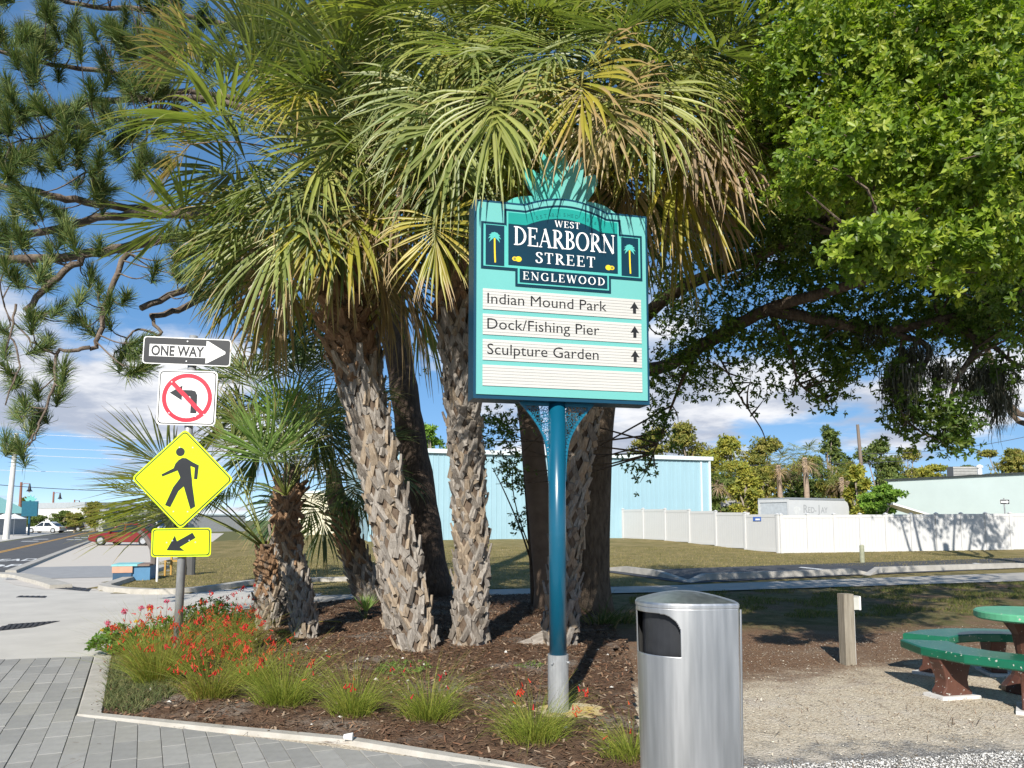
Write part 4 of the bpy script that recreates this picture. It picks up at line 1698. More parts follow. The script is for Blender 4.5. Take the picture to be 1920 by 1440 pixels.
# notice on the fence
st_p = FC[:2] + (FL[:2] - FC[:2]) * 0.11
nt_ = thing('fence_notice', 'small blue and white notice on the fence beside its corner', 'notice', (st_p[0] - 0.10, st_p[1] - 0.09, 1.70), math.atan2(*(FL[:2] - FC[:2])[::-1]) + math.pi)
MB().box((0, 0, 0), (0.55, 0.01, 0.20)).build('notice_board', M('notice_blue', (0.06, 0.14, 0.45), rough=0.5), nt_)
MB().box((0.05, -0.008, -0.02), (0.30, 0.004, 0.08)).build('notice_field', WHITE, nt_)

# ------------------------------------------------------------------ blue metal building
BLUEW = M('pale_blue_metal', (0.30, 0.46, 0.53), rough=0.5, var=0.07, scale=0.9, stretch=(1, 1, 0.3))
TRIM = M('pale_trim', (0.62, 0.70, 0.72), rough=0.5, var=0.03)


def blue_building():
    A, B = PZ(690, 43.6, 0), PZ(1331, 50.5, 0)
    d = (B - A)[:2]
    Ln = np.linalg.norm(d)
    rz = math.atan2(d[1], d[0])
    H = 5.45
    root = thing('metal_building', 'pale blue ribbed metal building behind the palm trunks', 'building', (A[0], A[1], 0.2), rz)
    n = round(Ln / 0.96)
    w = Ln / n
    pm = MB()
    pm.box((w / 2, 0.03, H / 2), (w, 0.06, H))
    for k in range(3):
        x = w * (k + 0.5) / 3
        pm.prism([(x - 0.035, 0.0), (x - 0.018, -0.03), (x + 0.018, -0.03), (x + 0.035, 0.0)], 0.0, H)
    me = pm.mesh('wall_panel', BLUEW)
    for i in range(n):
        o = link('wall_panel', me, root)
        o.location = (w * i, 0, 0)
    MB().box((Ln / 2, 6.1, H / 2), (Ln - 0.02, 12, H - 0.02)).build('side_wall', BLUEW, root)
    MB().box((Ln + 0.02, -0.02, H / 2), (0.14, 0.16, H)).build('corner_trim', TRIM, root)
    MB().box((Ln - 0.62, -0.06, H / 2 - 0.1), (0.10, 0.09, H - 0.2)).build('downpipe', TRIM, root)
    MB().box((Ln / 2, -0.08, H + 0.02), (Ln + 0.5, 0.22, 0.24)).build('gutter', TRIM, root)
    rf = MB()
    rf.add([(-0.2, -0.1, H + 0.13), (Ln + 0.25, -0.1, H + 0.13), (Ln + 0.25, 6.1, H + 0.75), (-0.2, 6.1, H + 0.75), (Ln + 0.25, 12.3, H + 0.13), (-0.2, 12.3, H + 0.13)], [(0, 1, 2, 3), (3, 2, 4, 5), (0, 3, 5), (1, 4, 2)])
    rf.build('roof', TRIM, root)
    # plinth strip
    MB().box((Ln / 2, -0.02, -0.12), (Ln, 0.12, 0.30)).build('plinth', CONC, root)


blue_building()


def block_building(name, label, a, b, H, depth, mat, roofmat, z=0.0, coping=0.18, windows=()):
    d = np.array(b[:2]) - np.array(a[:2])
    Ln = float(np.linalg.norm(d))
    rz = math.atan2(d[1], d[0])
    root = thing(name, label, 'building', (a[0], a[1], z), rz)
    MB().box((Ln / 2, depth / 2, H / 2 - 0.2), (Ln, depth, H + 0.4)).build('wall', mat, root)
    MB().box((Ln / 2, depth / 2, H + coping / 2), (Ln + 0.2, depth + 0.2, coping)).build('roof', roofmat, root)
    for (x, zc, w, h, m_) in windows:
        wo = MB().box((x, -0.02, zc), (w, 0.05, h)).build('window', M('window_frame_white', (0.6, 0.6, 0.58), rough=0.5), root)
        MB().box((x, -0.035, zc), (w - 0.15, 0.04, h - 0.15)).build('pane', m_, wo)
    return root, Ln


PALET = M('pale_aqua_render', (0.58, 0.68, 0.665), rough=0.8, var=0.05, scale=0.5, bump=0.1)
DARKR = M('dark_roof_edge', (0.05, 0.06, 0.06), rough=0.7, var=0.1)
GLASSD = M('dark_window_glass', (0.03, 0.035, 0.04), rough=0.1, spec=0.8, var=0.1)
r_, L_ = block_building('flat_roof_building', 'long low pale aqua building with a dark flat roof edge behind the fence', PZ(1666, 53, 0), PZ(2150, 40, 0), 4.05, 10, PALET, DARKR, z=0.3, coping=0.10)
# roof equipment
ac = thing('roof_air_conditioner', 'grey slatted air conditioner on the flat roof of the aqua building', 'air conditioner', PZ(1808, 52, 4.45))
for i in range(7):
    MB().box((0, -0.4, 0.08 + i * 0.105), (1.62, 0.05, 0.07)).build('slat', M('ac_grey', (0.42, 0.42, 0.40), rough=0.6), ac)
MB().box((0, 0, 0.40), (1.6, 0.75, 0.78)).build('housing', M('ac_grey_dark', (0.22, 0.22, 0.21), rough=0.6), ac)
vp = thing('roof_vent', 'white vent pipe with a cap on the roof of the aqua building', 'vent pipe', PZ(1842, 50, 4.35))
MB().tube([(0, 0, 0), (0, 0, 0.75)], 0.14, 12).build('pipe', WHITE, vp)
MB().tube([(0, 0, 0.70), (0, 0, 0.82), (0, 0, 0.9)], [0.22, 0.20, 0.05], 12).build('cap', WHITE, vp)

r_, L_ = block_building('cream_shed', 'cream walled shed showing between the small palms', PZ(555, 62, 0), PZ(668, 60, 0), 3.6, 6, M('cream_render', (0.62, 0.58, 0.44), rough=0.8), TRIM, z=0.2)
# grey gabled roof of a house behind the trees
hs = thing('grey_roof_house', 'low house with a grey gable roof behind the blue building', 'house', PZ(1352, 62, 0.4), 0.15)
MB().box((0, 3, 1.2), (6.5, 6, 2.4)).build('wall', M('house_wall_grey', (0.40, 0.40, 0.38), rough=0.8), hs)
m = MB().add([(-3.5, -0.3, 2.3), (3.5, -0.3, 2.3), (3.5, 3, 3.9), (-3.5, 3, 3.9), (3.5, 6.3, 2.3), (-3.5, 6.3, 2.3)], [(0, 1, 2, 3), (3, 2, 4, 5), (0, 3, 5), (1, 4, 2)])
m.build('roof', M('grey_shingle', (0.30, 0.30, 0.30), rough=0.9, bump=0.3), hs)
MB().box((-1.2, -0.03, 1.2), (1.0, 0.06, 1.1)).build('window', GLASSD, hs)
# white lean-to beside the aqua building
lt = thing('white_canopy', 'low white sloping canopy between the bush and the aqua building', 'canopy', PZ(1700, 46, 0.4), -0.15)
m = MB().prism([(-1.1, 2.25), (1.6, 1.35), (1.6, 1.27), (-1.1, 2.15)], -1.2, 1.2, lambda a, b, h: (a, h, b))
recalc(m.build('canopy_roof', WHITE, lt))
for x in (-1.0, 1.5):
    for y in (-1.1, 1.1):
        MB().box((x, y, 0.65), (0.07, 0.07, 1.32)).build('post', WHITE, lt)

# ------------------------------------------------------------------ box trailer
def trailer():
    Cn = PZ(1481, 38.2, 0)
    rz = math.atan2(0.50, 0.866)
    z = float(terrain(Cn[0], Cn[1]))
    root = thing('box_trailer', 'white box trailer with faded Red-Jay lettering behind the fence', 'trailer', (Cn[0], Cn[1], z), rz)
    TW = M('trailer_white', (0.55, 0.56, 0.56), rough=0.4, var=0.04, scale=1.5)
    TG = M('trailer_grey_trim', (0.33, 0.35, 0.37), rough=0.4, metal=0.3, var=0.05)
    FAD = M('faded_grey_print', (0.36, 0.37, 0.375), rough=0.45, var=0.12, scale=6)
    L, Wd, z0, z1 = 4.55, 1.95, 0.45, 2.52
    prof = [(0, z0), (L, z0), (L, z1 - 0.35), (L - 0.10, z1 - 0.12), (L - 0.35, z1), (0, z1)]
    recalc(MB().prism(prof, 0, Wd, lambda a, b, h: (a, h, b)).build('body', TW, root))
    recalc(MB().prism([(-0.03, z1 - 0.01), (L - 0.33, z1 - 0.01), (L - 0.36, z1 + 0.09), (-0.03, z1 + 0.09)], -0.02, Wd + 0.02, lambda a, b, h: (a, h, b)).build('roof', TG, root))
    for y in (0.05, Wd - 0.05):
        MB().box((-0.03, y, (z0 + z1) / 2), (0.06, 0.10, z1 - z0)).build('rear_frame_post', TW, root)
    MB().box((-0.03, Wd / 2, z1 - 0.07), (0.06, Wd - 0.2, 0.14)).build('rear_frame_header', TW, root)
    MB().box((-0.012, Wd / 2, (z0 + z1) / 2 - 0.07), (0.024, Wd - 0.22, z1 - z0 - 0.14)).build('rear_door', M('trailer_door_grey', (0.46, 0.49, 0.51), rough=0.45), root)
    for k in range(2):
        MB().box((1.7 + 0.9 * k, 0.08, 0.36), (0.02, 0.02, 0.02)).build('axle', TG, root)
        m = MB().tube([(1.7 + 0.9 * k, -0.02, 0.36), (1.7 + 0.9 * k, 0.2, 0.36)], 0.36, 20)
        w = m.build('wheel', M('tyre_black', (0.02, 0.02, 0.02), rough=0.8), root)
        MB().tube([(1.7 + 0.9 * k, -0.03, 0.36), (1.7 + 0.9 * k, 0.0, 0.36)], 0.2, 14).build('rim', ALU, w)
    o = link('lettering', text_mesh('lettering', 'R', FAD, height=0.42, bold=0.014), root)
    o.location = (1.02, -0.006, z1 - 0.66); o.rotation_euler = (math.pi / 2, 0, 0)
    for t, x, h in (('E', 1.36, 0.30), ('D', 1.58, 0.30), ('-', 1.87, 0.30), ('J', 2.08, 0.42), ('A', 2.32, 0.30), ('Y', 2.58, 0.30)):
        o = link('lettering', text_mesh('lettering', t, FAD, height=h, bold=0.014), root)
        o.location = (x, -0.006, z1 - 0.66); o.rotation_euler = (math.pi / 2, 0, 0)
    for k in range(14):                      # second line, too worn to read
        MB().box((1.06 + 0.135 * k, -0.004, z1 - 0.86), (0.08 + 0.03 * ((k * 7) % 3) / 2, 0.004, 0.18)).build('worn_print', FAD, root)
    m = MB().add([(0.55 + 0.24 * math.cos(t) * (1 + 0.15 * math.sin(3 * t)), -0.004, z1 - 0.55 + 0.22 * math.sin(t)) for t in np.linspace(0, 6.28, 20)[:-1]], [tuple(range(19))])
    m.build('worn_print', M('faded_print_pale', (0.60, 0.61, 0.60), rough=0.5), root)


trailer()

# ------------------------------------------------------------------ bollard, far one-way sign, backflow pipe, white rail
b = G(1617, 1056)
bl = thing('wooden_bollard', 'short greenish wooden bollard on the verge before the white fence', 'bollard', b)
hB = P(1617, 1022, b[1])[2]
MB().tube([(0, 0, -0.05), (0, 0, hB - 0.03), (0, 0, hB)], [0.085, 0.085, 0.07], 12).build('bollard_body', M('green_timber', (0.30, 0.31, 0.22), rough=0.85, var=0.2, scale=8), bl)
m = MB()
m.tube([(0, 0, hB - 0.02), (0, 0, hB + 0.01)], [0.06, 0.05], 12)
m.build('bollard_cap', WOODG, bl)

b = G(1890, 1034)
ow = thing('one_way_sign', 'small black and white one way sign standing before the white fence', 'traffic sign', b)
topz = P(1886, 934, b[1])[2]
MB().tube([(0, 0, 0), (-0.06, 0, topz)], 0.035, 10).build('post', GALV, ow)
zc = P(1887, 941, b[1])[2]
sp_ = recalc(MB().prism(rrect(0.50, 0.25, 0.025), 0.04, 0.046, lambda a, c, h: (a - 0.05, -h, zc + c)).build('sign_plate', WHITE, ow))
MB().add([(x - 0.05, -0.048, zc + z) for x, z in rrect(0.485, 0.235, 0.022)], [tuple(range(24))]).build('black_field', SBLK, sp_)
MB().add([(x * 0.53 - 0.05, -0.050, zc + z * 0.8) for x, z in [(-0.395, -0.066), (0.20, -0.066), (0.20, -0.125), (0.405, -0.0), (0.20, 0.125), (0.20, 0.066), (-0.395, 0.066)]], [tuple(range(7))]).build('arrow', WHITE, sp_)
o = link('lettering', text_mesh('lettering', 'ONE WAY', SBLK, width=0.27, height=0.06), sp_)
o.location = (-0.245, -0.052, zc - 0.028); o.rotation_euler = (math.pi / 2, 0, 0)

b = G(1909, 1034)
bf = thing('backflow_pipe', 'dark pipe valve on two risers at the foot of the fence', 'pipe valve', b)
PIPE = M('pipe_dark', (0.05, 0.055, 0.06), rough=0.5, metal=0.4)
for x in (-0.17, 0.20):
    MB().tube([(x, 0, 0), (x, 0, 0.30)], 0.02, 8).build('riser', PIPE, bf)
MB().tube([(-0.17, 0, 0.30), (0.2, 0, 0.30)], 0.022, 8).build('crosspipe', PIPE, bf)
MB().tube([(-0.03, 0, 0.20), (0.01, 0, 0.27), (0.03, 0, 0.34), (0.05, 0, 0.40)], [0.03, 0.085, 0.085, 0.03], 10).build('valve', PIPE, bf)
MB().tube([(-0.15, 0, 0), (-0.15, 0, 0.80)], 0.018, 8).build('stand_pipe', PIPE, bf)

rl = thing('white_rail', 'white pipe rail beyond the fence left of the trailer', 'rail', PZ(1372, 43, 0.35))
MB().box((0, 0, 2.02 - 0.35), (2.0, 0.08, 0.09)).build('rail_bar', VINYL, rl)
for x in (-0.72, -0.1, 0.9):
    MB().box((x, 0, 0.85), (0.09, 0.09, 1.6)).build('rail_post', VINYL, rl)

# ------------------------------------------------------------------ utility poles and wires
POLEW = M('pole_timber', (0.20, 0.16, 0.13), rough=0.9, var=0.2, scale=6, stretch=(4, 4, 0.4))
POLEC = M('pole_pale_concrete', (0.62, 0.61, 0.58), rough=0.8, var=0.06)
WIRE = M('wire_dark', (0.06, 0.06, 0.07), rough=0.6)
WIREL = M('wire_pale', (0.55, 0.58, 0.62), rough=0.4, metal=0.5)


def utility_pole(label, px, Y, ztop, r, mat, arm=True, lean=0.0):
    p = PZ(px, Y, 0)
    root = thing('utility_pole', label, 'utility pole', p)
    MB().tube([(0, 0, -0.2), (lean * ztop, 0, ztop)], [r, r * 0.62], 12).build('pole', mat, root)
    if arm:
        MB().box((lean * ztop, 0, ztop - 0.5), (1.9, 0.1, 0.12)).build('crossarm', mat, root)
        for x in (-0.8, 0.0, 0.8):
            MB().tube([(x + lean * ztop, 0, ztop - 0.44), (x + lean * ztop, 0, ztop - 0.24)], 0.05, 8).build('insulator', WHITE, root)
    return root


utility_pole('leaning brown timber utility pole among the background trees', 1626, 66, P(1618, 796, 66)[2], 0.20, POLEW, arm=False, lean=-0.05)


def wire(label, p0, p1, sag, r, mat):
    pts = []
    for t in np.linspace(0, 1, 15):
        q = (1 - t) * p0 + t * p1
        q = q + np.array([0, 0, -4 * sag * t * (1 - t)])
        pts.append(q)
    m = MB().tube(pts, r, 5)
    o = m.build('overhead_wire', mat)
    tag(o, label, 'wire', 'overhead wires')


wire('dark overhead wire crossing the trees above the trailer', P(1310, 872, 64), P(1700, 864, 66), 0.15, 0.025, WIRE)
wire('dark overhead wire rising to the right edge above the aqua building', P(1622, 850, 66), P(2000, 800, 60), 0.6, 0.022, WIRE)

# ------------------------------------------------------------------ the street on the left
utility_pole('tall pale concrete utility pole at the left street corner', 13, 66, P(24, 812, 66)[2], 0.26, POLEC, arm=False, lean=0.045)
for i, (ya, yb) in enumerate(((808, 827), (834, 850), (848, 866), (879, 890))):
    wire(['topmost', 'second highest', 'third highest', 'fourth highest'][i] + ' pale wire strung over the street', P(-60, ya, 68), P(420, yb, 72), 0.1, 0.022, WIREL)
wire('dark wire strung between the brown lamp posts', P(-50, 905, 74), P(300, 921, 92), 0.25, 0.035, WIRE)
LAMPW = M('lamp_post_brown', (0.24, 0.11, 0.075), rough=0.6, var=0.1)


def lamp_post(px, pyb, pyt, label):
    Y = CAM_H * F / (pyb - 975.0)
    p = PZ(px, Y, 0)
    zt = P(px, pyt, Y)[2]
    root = thing('street_lamp', label, 'street lamp', p, 0, 'brown street lamps along the street')
    s = zt / 5.0
    MB().tube([(0, 0, 0), (0, 0, zt)], [0.16 * s, 0.11 * s], 10).build('post', LAMPW, root)
    MB().tube([(0, 0, zt - 0.25 * s), (0.35 * s, 0, zt - 0.12 * s), (0.85 * s, 0, zt - 0.18 * s)], 0.035 * s, 6).build('arm', LAMPW, root)
    lb = MB().tube([(0.85 * s, 0, zt - 0.12 * s), (0.85 * s, 0, zt - 0.45 * s), (0.85 * s, 0, zt - 0.75 * s), (0.85 * s, 0, zt - 0.92 * s)], [0.05 * s, 0.11 * s, 0.16 * s, 0.30 * s], 12)
    lb.build('lantern', M('lantern_black', (0.015, 0.016, 0.018), rough=0.4), root)
    MB().tube([(0.85 * s, 0, zt - 0.93 * s), (0.85 * s, 0, zt - 1.03 * s)], [0.12 * s, 0.06 * s], 8).build('lamp_glass', WHITE, root)


lamp_post(36, 998.5, 904, 'brown street lamp with a black lantern beside the pale pole')
lamp_post(98, 994, 922, 'brown street lamp in the middle above the parked white car')
lamp_post(138, 990.5, 937, 'smallest and farthest brown street lamp by the white building')

# teal sign seen from behind
b = PZ(55, 84, 0)
ts = thing('street_sign', 'teal street sign with a leafy crest seen far down the street', 'street sign', b, 0.2)
ztop = P(55, 938, 84)[2]; zbt = P(55, 968, 84)[2]
MB().tube([(0, 0, 0), (0, 0, ztop)], 0.11, 10).build('pole', BLUE, ts)
MB().box((0, 0, (ztop + zbt) / 2 - 0.05), (1.55, 0.25, ztop - zbt - 0.1)).build('cabinet', M('sign_teal_back', (0.004, 0.09, 0.14), rough=0.4), ts)
for k in range(5):
    a = math.radians(30 + 30 * k)
    d = np.array([math.cos(a), math.sin(a)]); n_ = np.array([-d[1], d[0]])
    c0 = np.array([0, ztop - 0.15])
    poly = [c0, c0 + d * 0.4 + n_ * 0.16, c0 + d * 0.75, c0 + d * 0.4 - n_ * 0.16]
    recalc(MB().prism([tuple(q) for q in poly], -0.05 + 0.013 * k, 0.0 + 0.013 * k, lambda a_, b_, h: (a_, h, b_)).build('crest_leaf', AQUA, ts))


# ---- cars
TYRE = M('tyre_black', (0.02, 0.02, 0.02), rough=0.8)
GLS = M('car_glass', (0.02, 0.025, 0.03), rough=0.06, spec=0.8, var=0.05)
CARC = {'white': (0.75, 0.75, 0.74), 'black': (0.012, 0.013, 0.016), 'silver': (0.42, 0.44, 0.46), 'red': (0.17, 0.010, 0.009), 'grey': (0.16, 0.17, 0.18), 'blue': (0.03, 0.06, 0.16)}


def car(label, pos, rz, colour, suv=False, Ln=4.6, group=None):
    root = thing('parked_car', label, 'car', pos, rz, group)
    mt = M('car_paint_' + colour, CARC[colour], rough=0.25, coat=0.8, var=0.03, spec=0.5)
    h = 1.68 if suv else 1.45
    W = 0.90
    hb = 0.92 if suv else 0.82
    x0, x1 = -Ln / 2, Ln / 2                 # front is +X
    lower = [(x0, 0.42), (x0 + 0.05, 0.28), (x0 + 0.5, 0.22), (x1 - 0.5, 0.22), (x1 - 0.04, 0.30), (x1, 0.50), (x1 - 0.05, 0.66), (x1 - 0.35, 0.76), (x1 - 1.15, hb), (x0 + 0.6 if not suv else x0 + 0.12, hb + 0.04), (x0 + 0.05, hb - 0.05)]
    bo = recalc(MB().prism(lower, -W, W, lambda a, b, hh: (a, hh, b)).build('body', mt, root))
    bv = bo.modifiers.new('b', 'BEVEL'); bv.width = 0.07; bv.segments = 3; bv.limit_method = 'ANGLE'
    cab = [(x1 - 1.25, hb - 0.03), (x1 - 2.05, h - 0.03), (x1 - 2.5, h), ((x0 + 0.55) if suv else (x0 + 1.35), h - 0.02), ((x0 + 0.10) if suv else (x0 + 0.45), hb)]
    m = MB()
    n = len(cab)
    for s, k in ((-1, 0), (1, 0)):
        pass
    vs = []
    for s in (-1, 1):
        for a, b in cab:
            t = (b - hb) / (h - hb)
            vs.append((a, s * (W - 0.04 - 0.17 * max(t, 0)), b))
    m.add(vs, [tuple(range(n)), tuple(range(n, 2 * n))[::-1]] + [(i, (i + 1) % n, n + (i + 1) % n, n + i) for i in range(n)])
    cb = recalc(m.build('cabin', mt, root))
    bv = cb.modifiers.new('b', 'BEVEL'); bv.width = 0.05; bv.segments = 2; bv.limit_method = 'ANGLE'
    # windows: each its own pane, a few mm proud of the cabin
    f0, f1 = x1 - 1.45, x1 - 2.08
    r0 = (x0 + 0.35) if suv else (x0 + 0.95)
    zb, zt = hb + 0.05, h - 0.12
    mid = (f0 + r0) / 2 + 0.1

    def side(a0, a1, b0, b1, s):
        y = lambda z: s * (W - 0.04 - 0.17 * (z - hb) / (h - hb) + 0.012)
        q = [(a0, y(zb), zb), (a1, y(zb), zb), (b1, y(zt), zt), (b0, y(zt), zt)]
        MB().add(q, [(0, 1, 2, 3)]).build('side_window', GLS, root)
    for s in (-1, 1):
        side(mid + 0.06, f0, mid + 0.06, f1, s)
        side(r0, mid - 0.06, r0 + (0.28 if suv else 0.5), mid - 0.06, s)
    wy0, wy1 = W - 0.16, W - 0.30
    MB().add([(x1 - 1.24, -wy0, hb + 0.03), (x1 - 1.24, wy0, hb + 0.03), (x1 - 1.98, wy1, h - 0.08), (x1 - 1.98, -wy1, h - 0.08)], [(0, 1, 2, 3)]).build('windscreen', GLS, root)
    rx0, rx1 = ((x0 + 0.12), (x0 + 0.50)) if suv else ((x0 + 0.52), (x0 + 1.28))
    MB().add([(rx0, -wy0, hb + 0.08), (rx0, wy0, hb + 0.08), (rx1, wy1, h - 0.08), (rx1, -wy1, h - 0.08)], [(0, 1, 2, 3)]).build('rear_window', GLS, root)
    for x in (x0 + 0.85, x1 - 0.90):
        for s in (-1, 1):
            w = MB().tube([(x, s * (W - 0.16), 0.33), (x, s * (W + 0.015), 0.33)], 0.33, 22).build('wheel', TYRE, root)
            MB().tube([(x, s * (W + 0.0), 0.33), (x, s * (W + 0.03), 0.33)], [0.22, 0.20], 16).build('rim', ALU, w)
    for s in (-1, 1):
        MB().box((x1 - 0.09, s * 0.66, 0.62), (0.16, 0.34, 0.13)).build('headlight', M('lamp_clear', (0.7, 0.72, 0.72), rough=0.15), root)
        MB().box((x0 + 0.05, s * 0.70, 0.68), (0.10, 0.28, 0.16)).build('tail_light', M('lamp_red', (0.35, 0.01, 0.01), rough=0.2), root)
        MB().box((x1 - 1.55, s * (W + 0.06), hb + 0.08), (0.14, 0.14, 0.10)).build('wing_mirror', mt, root)


cg = 'cars parked along the street'
car('white hatchback parked side-on below the teal street sign', G(86, 999.2), math.pi, 'white', Ln=4.5, group=cg)
car('black estate car parked behind the white hatchback', G(126, 996.5), math.pi + 0.35, 'black', suv=True, Ln=4.7, group=cg)
car('silver car third in the parked row beyond the black one', G(150, 994.5), math.pi + 0.5, 'silver', group=cg)
car('grey car at the far end of the parked row', G(168, 992.8), math.pi + 0.5, 'grey', suv=True, group=cg)
car('red car half hidden by the fan palm leaf', G(243, 1022.5), math.pi - 0.12, 'red', Ln=4.7, group=cg)
car('silver car parked beyond the red one behind the palm leaf', G(268, 1002), math.pi, 'silver', suv=True, group=cg)

# ---- far buildings of the street
WB = M('far_white_wall', (0.66, 0.65, 0.62), rough=0.8, var=0.04)
gw = [(x, 2.2, 1.4, 2.0, GLASSD) for x in (3, 6.5, 10, 13.5, 17)]
block_building('white_shop', 'long white shop building far down the street behind the parked cars', PZ(72, 125, 0), PZ(158, 118, 0), 3.5, 14, WB, M('far_roof_grey', (0.35, 0.38, 0.40), rough=0.8), coping=0.9)
block_building('grey_shop', 'grey building with a flat roof far behind the diamond sign', PZ(185, 112, 0), PZ(330, 104, 0), 2.3, 12, M('far_grey_wall', (0.42, 0.42, 0.41), rough=0.8), TRIM)
kh = thing('turquoise_roof_shop', 'small shop with a turquoise gable roof at the left edge', 'building', PZ(-58, 84, 0))
MB().box((0, 3, 1.3), (5.0, 6, 2.6)).build('wall', M('shop_wall_grey', (0.33, 0.34, 0.34), rough=0.8), kh)
m = MB().add([(-3.6, -0.4, 2.4), (3.1, -0.4, 2.4), (-1.4, -0.4, 4.5), (-3.6, 6.4, 2.4), (3.1, 6.4, 2.4), (-1.4, 6.4, 4.5)], [(0, 1, 2), (3, 5, 4), (0, 2, 5, 3), (1, 4, 5, 2)])
m.build('roof', M('turquoise_roof', (0.30, 0.58, 0.52), rough=0.6), kh)
MB().box((1.0, -0.03, 1.3), (1.2, 0.06, 1.4)).build('window', GLASSD, kh)
for px, Y, lab in ((8, 80, 'white patio umbrella at the left edge before the turquoise shop'), (27, 82, 'white patio umbrella between the pale pole and the brown lamp')):
    u_ = thing('patio_umbrella', lab, 'umbrella', PZ(px, Y, 0), 0, 'white patio umbrellas before the shop')
    MB().tube([(0, 0, 0), (0, 0, 2.3)], 0.03, 6).build('pole', ALU, u_)
    m = MB()
    for i in range(8):
        a0, a1 = i * math.pi / 4, (i + 1) * math.pi / 4
        m.add([(1.2 * math.cos(a0), 1.2 * math.sin(a0), 1.78), (1.2 * math.cos(a1), 1.2 * math.sin(a1), 1.78), (0, 0, 2.32)], [(0, 1, 2)])
    m.build('canopy', WHITE, u_)

# ---- painted words on the street
for t, s, w in (('STOP', 2.6, 2.5), ('AHEAD', 7.2, 2.45)):
    o = link('road_marking', text_mesh('road_marking', t, PAINT_W, width=w, height=2.0, bold=0.02))
    c = np.array(RE) + SD * s - SN * 2.55
    o.location = (c[0], c[1], 0.020)
    o.rotation_euler = (0, 0, math.atan2(SN[1], SN[0]))
    struct(o)

# ---- planter bench with a leaning stem, posts, yellow chair frame
PB = M('planter_blue', (0.085, 0.22, 0.38), rough=0.6, var=0.06)
PT = M('planter_turquoise', (0.22, 0.50, 0.52), rough=0.6)
PO = M('planter_salmon', (0.52, 0.30, 0.21), rough=0.6)
pb = G(236, 1090)
pl = thing('planter_bench', 'blue planter bench with salmon and turquoise panels beside the lawn', 'planter', pb, 0.28)
MB().box((0.12, 0.55, 0.20), (0.92, 1.0, 0.40)).build('planter_box', PB, pl)
MB().box((-0.10, 0.02, 0.315), (0.50, 0.07, 0.17)).build('front_panel', PO, pl)
MB().box((-0.10, 0.03, 0.12), (0.46, 0.06, 0.20)).build('recess_panel', M('planter_dark_blue', (0.03, 0.08, 0.15), rough=0.6), pl)
MB().box((-0.05, 0.5, 0.43), (0.64, 1.04, 0.05)).build('seat_top', PT, pl)
MB().box((0.42, 0.5, 0.425), (0.30, 1.02, 0.045)).build('side_top', M('planter_brown', (0.22, 0.16, 0.13), rough=0.7), pl)
tr = thing('leaning_stem', 'thick grey leaning stem rising from the blue planter bench', 'plant', np.array(pb) + np.array([0.33, 0.65, 0.44]))
m = MB().tube(catmull([(0.10, 0, -0.02), (0.08, 0, 0.25), (-0.02, 0, 0.52), (-0.22, 0.05, 0.78), (-0.40, 0.1, 0.9)], 4), [0.085] * 6 + [0.07] * 6 + [0.06] * 5, 8)
m.build('stem', M('stem_grey', (0.14, 0.12, 0.11), rough=0.9, var=0.2), tr)
for px, py, pt, r, lab in ((294, 1092, 1045, 0.03, 'thin white marker post at the edge of the lawn'), (357, 1079, 1030, 0.13, 'thick dark grey post behind the steel sign post')):
    b = G(px, py)
    q = thing('marker_post', lab, 'post', b)
    MB().tube([(0, 0, -0.05), (0, 0, P(px, pt, b[1])[2])], r, 10).build('post', PVC if r < 0.1 else M('post_dark_grey', (0.10, 0.10, 0.10), rough=0.7), q)
    MB().tube([(0, 0, P(px, pt, b[1])[2] - 0.01), (0, 0, P(px, pt, b[1])[2] + 0.04)], [r * 1.05, r * 0.6], 10).build('cap', PVC if r < 0.1 else M('post_dark_grey', (0.10, 0.10, 0.10)), q)
b = G(322, 1081)
ch = thing('yellow_chair', 'small yellow wooden chair frame on the path behind the sign post', 'chair', b)
YW = M('yellow_wood', (0.42, 0.25, 0.06), rough=0.7)
for x in (-0.2, 0.2):
    for y in (0, 0.4):
        MB().box((x, y, 0.22 if y == 0 else 0.42), (0.05, 0.05, 0.44 if y == 0 else 0.84)).build('leg', YW, ch)
MB().box((0, 0.2, 0.45), (0.46, 0.46, 0.04)).build('seat', YW, ch)
MB().box((0, 0.4, 0.75), (0.44, 0.03, 0.10)).build('back_slat', YW, ch)


# ------------------------------------------------------------------ palms
PALML = leaf_mat('palm_blade', rough=0.38, trans=0.32, spec=0.45, tint=(1.0, 1.1, 0.4))
PAL = {'green': ((0.16, 0.205, 0.062), (0.26, 0.29, 0.10)), 'deep': ((0.085, 0.12, 0.042), (0.15, 0.185, 0.066)), 'lime': ((0.25, 0.285, 0.07), (0.34, 0.345, 0.10)),
       'yellow': ((0.28, 0.29, 0.045), (0.38, 0.30, 0.045)), 'half': ((0.26, 0.23, 0.09), (0.42, 0.31, 0.19)), 'dead': ((0.33, 0.22, 0.125), (0.44, 0.34, 0.24)),
       'young': ((0.21, 0.35, 0.085), (0.30, 0.42, 0.13)), 'blue': ((0.060, 0.115, 0.045), (0.09, 0.15, 0.06))}


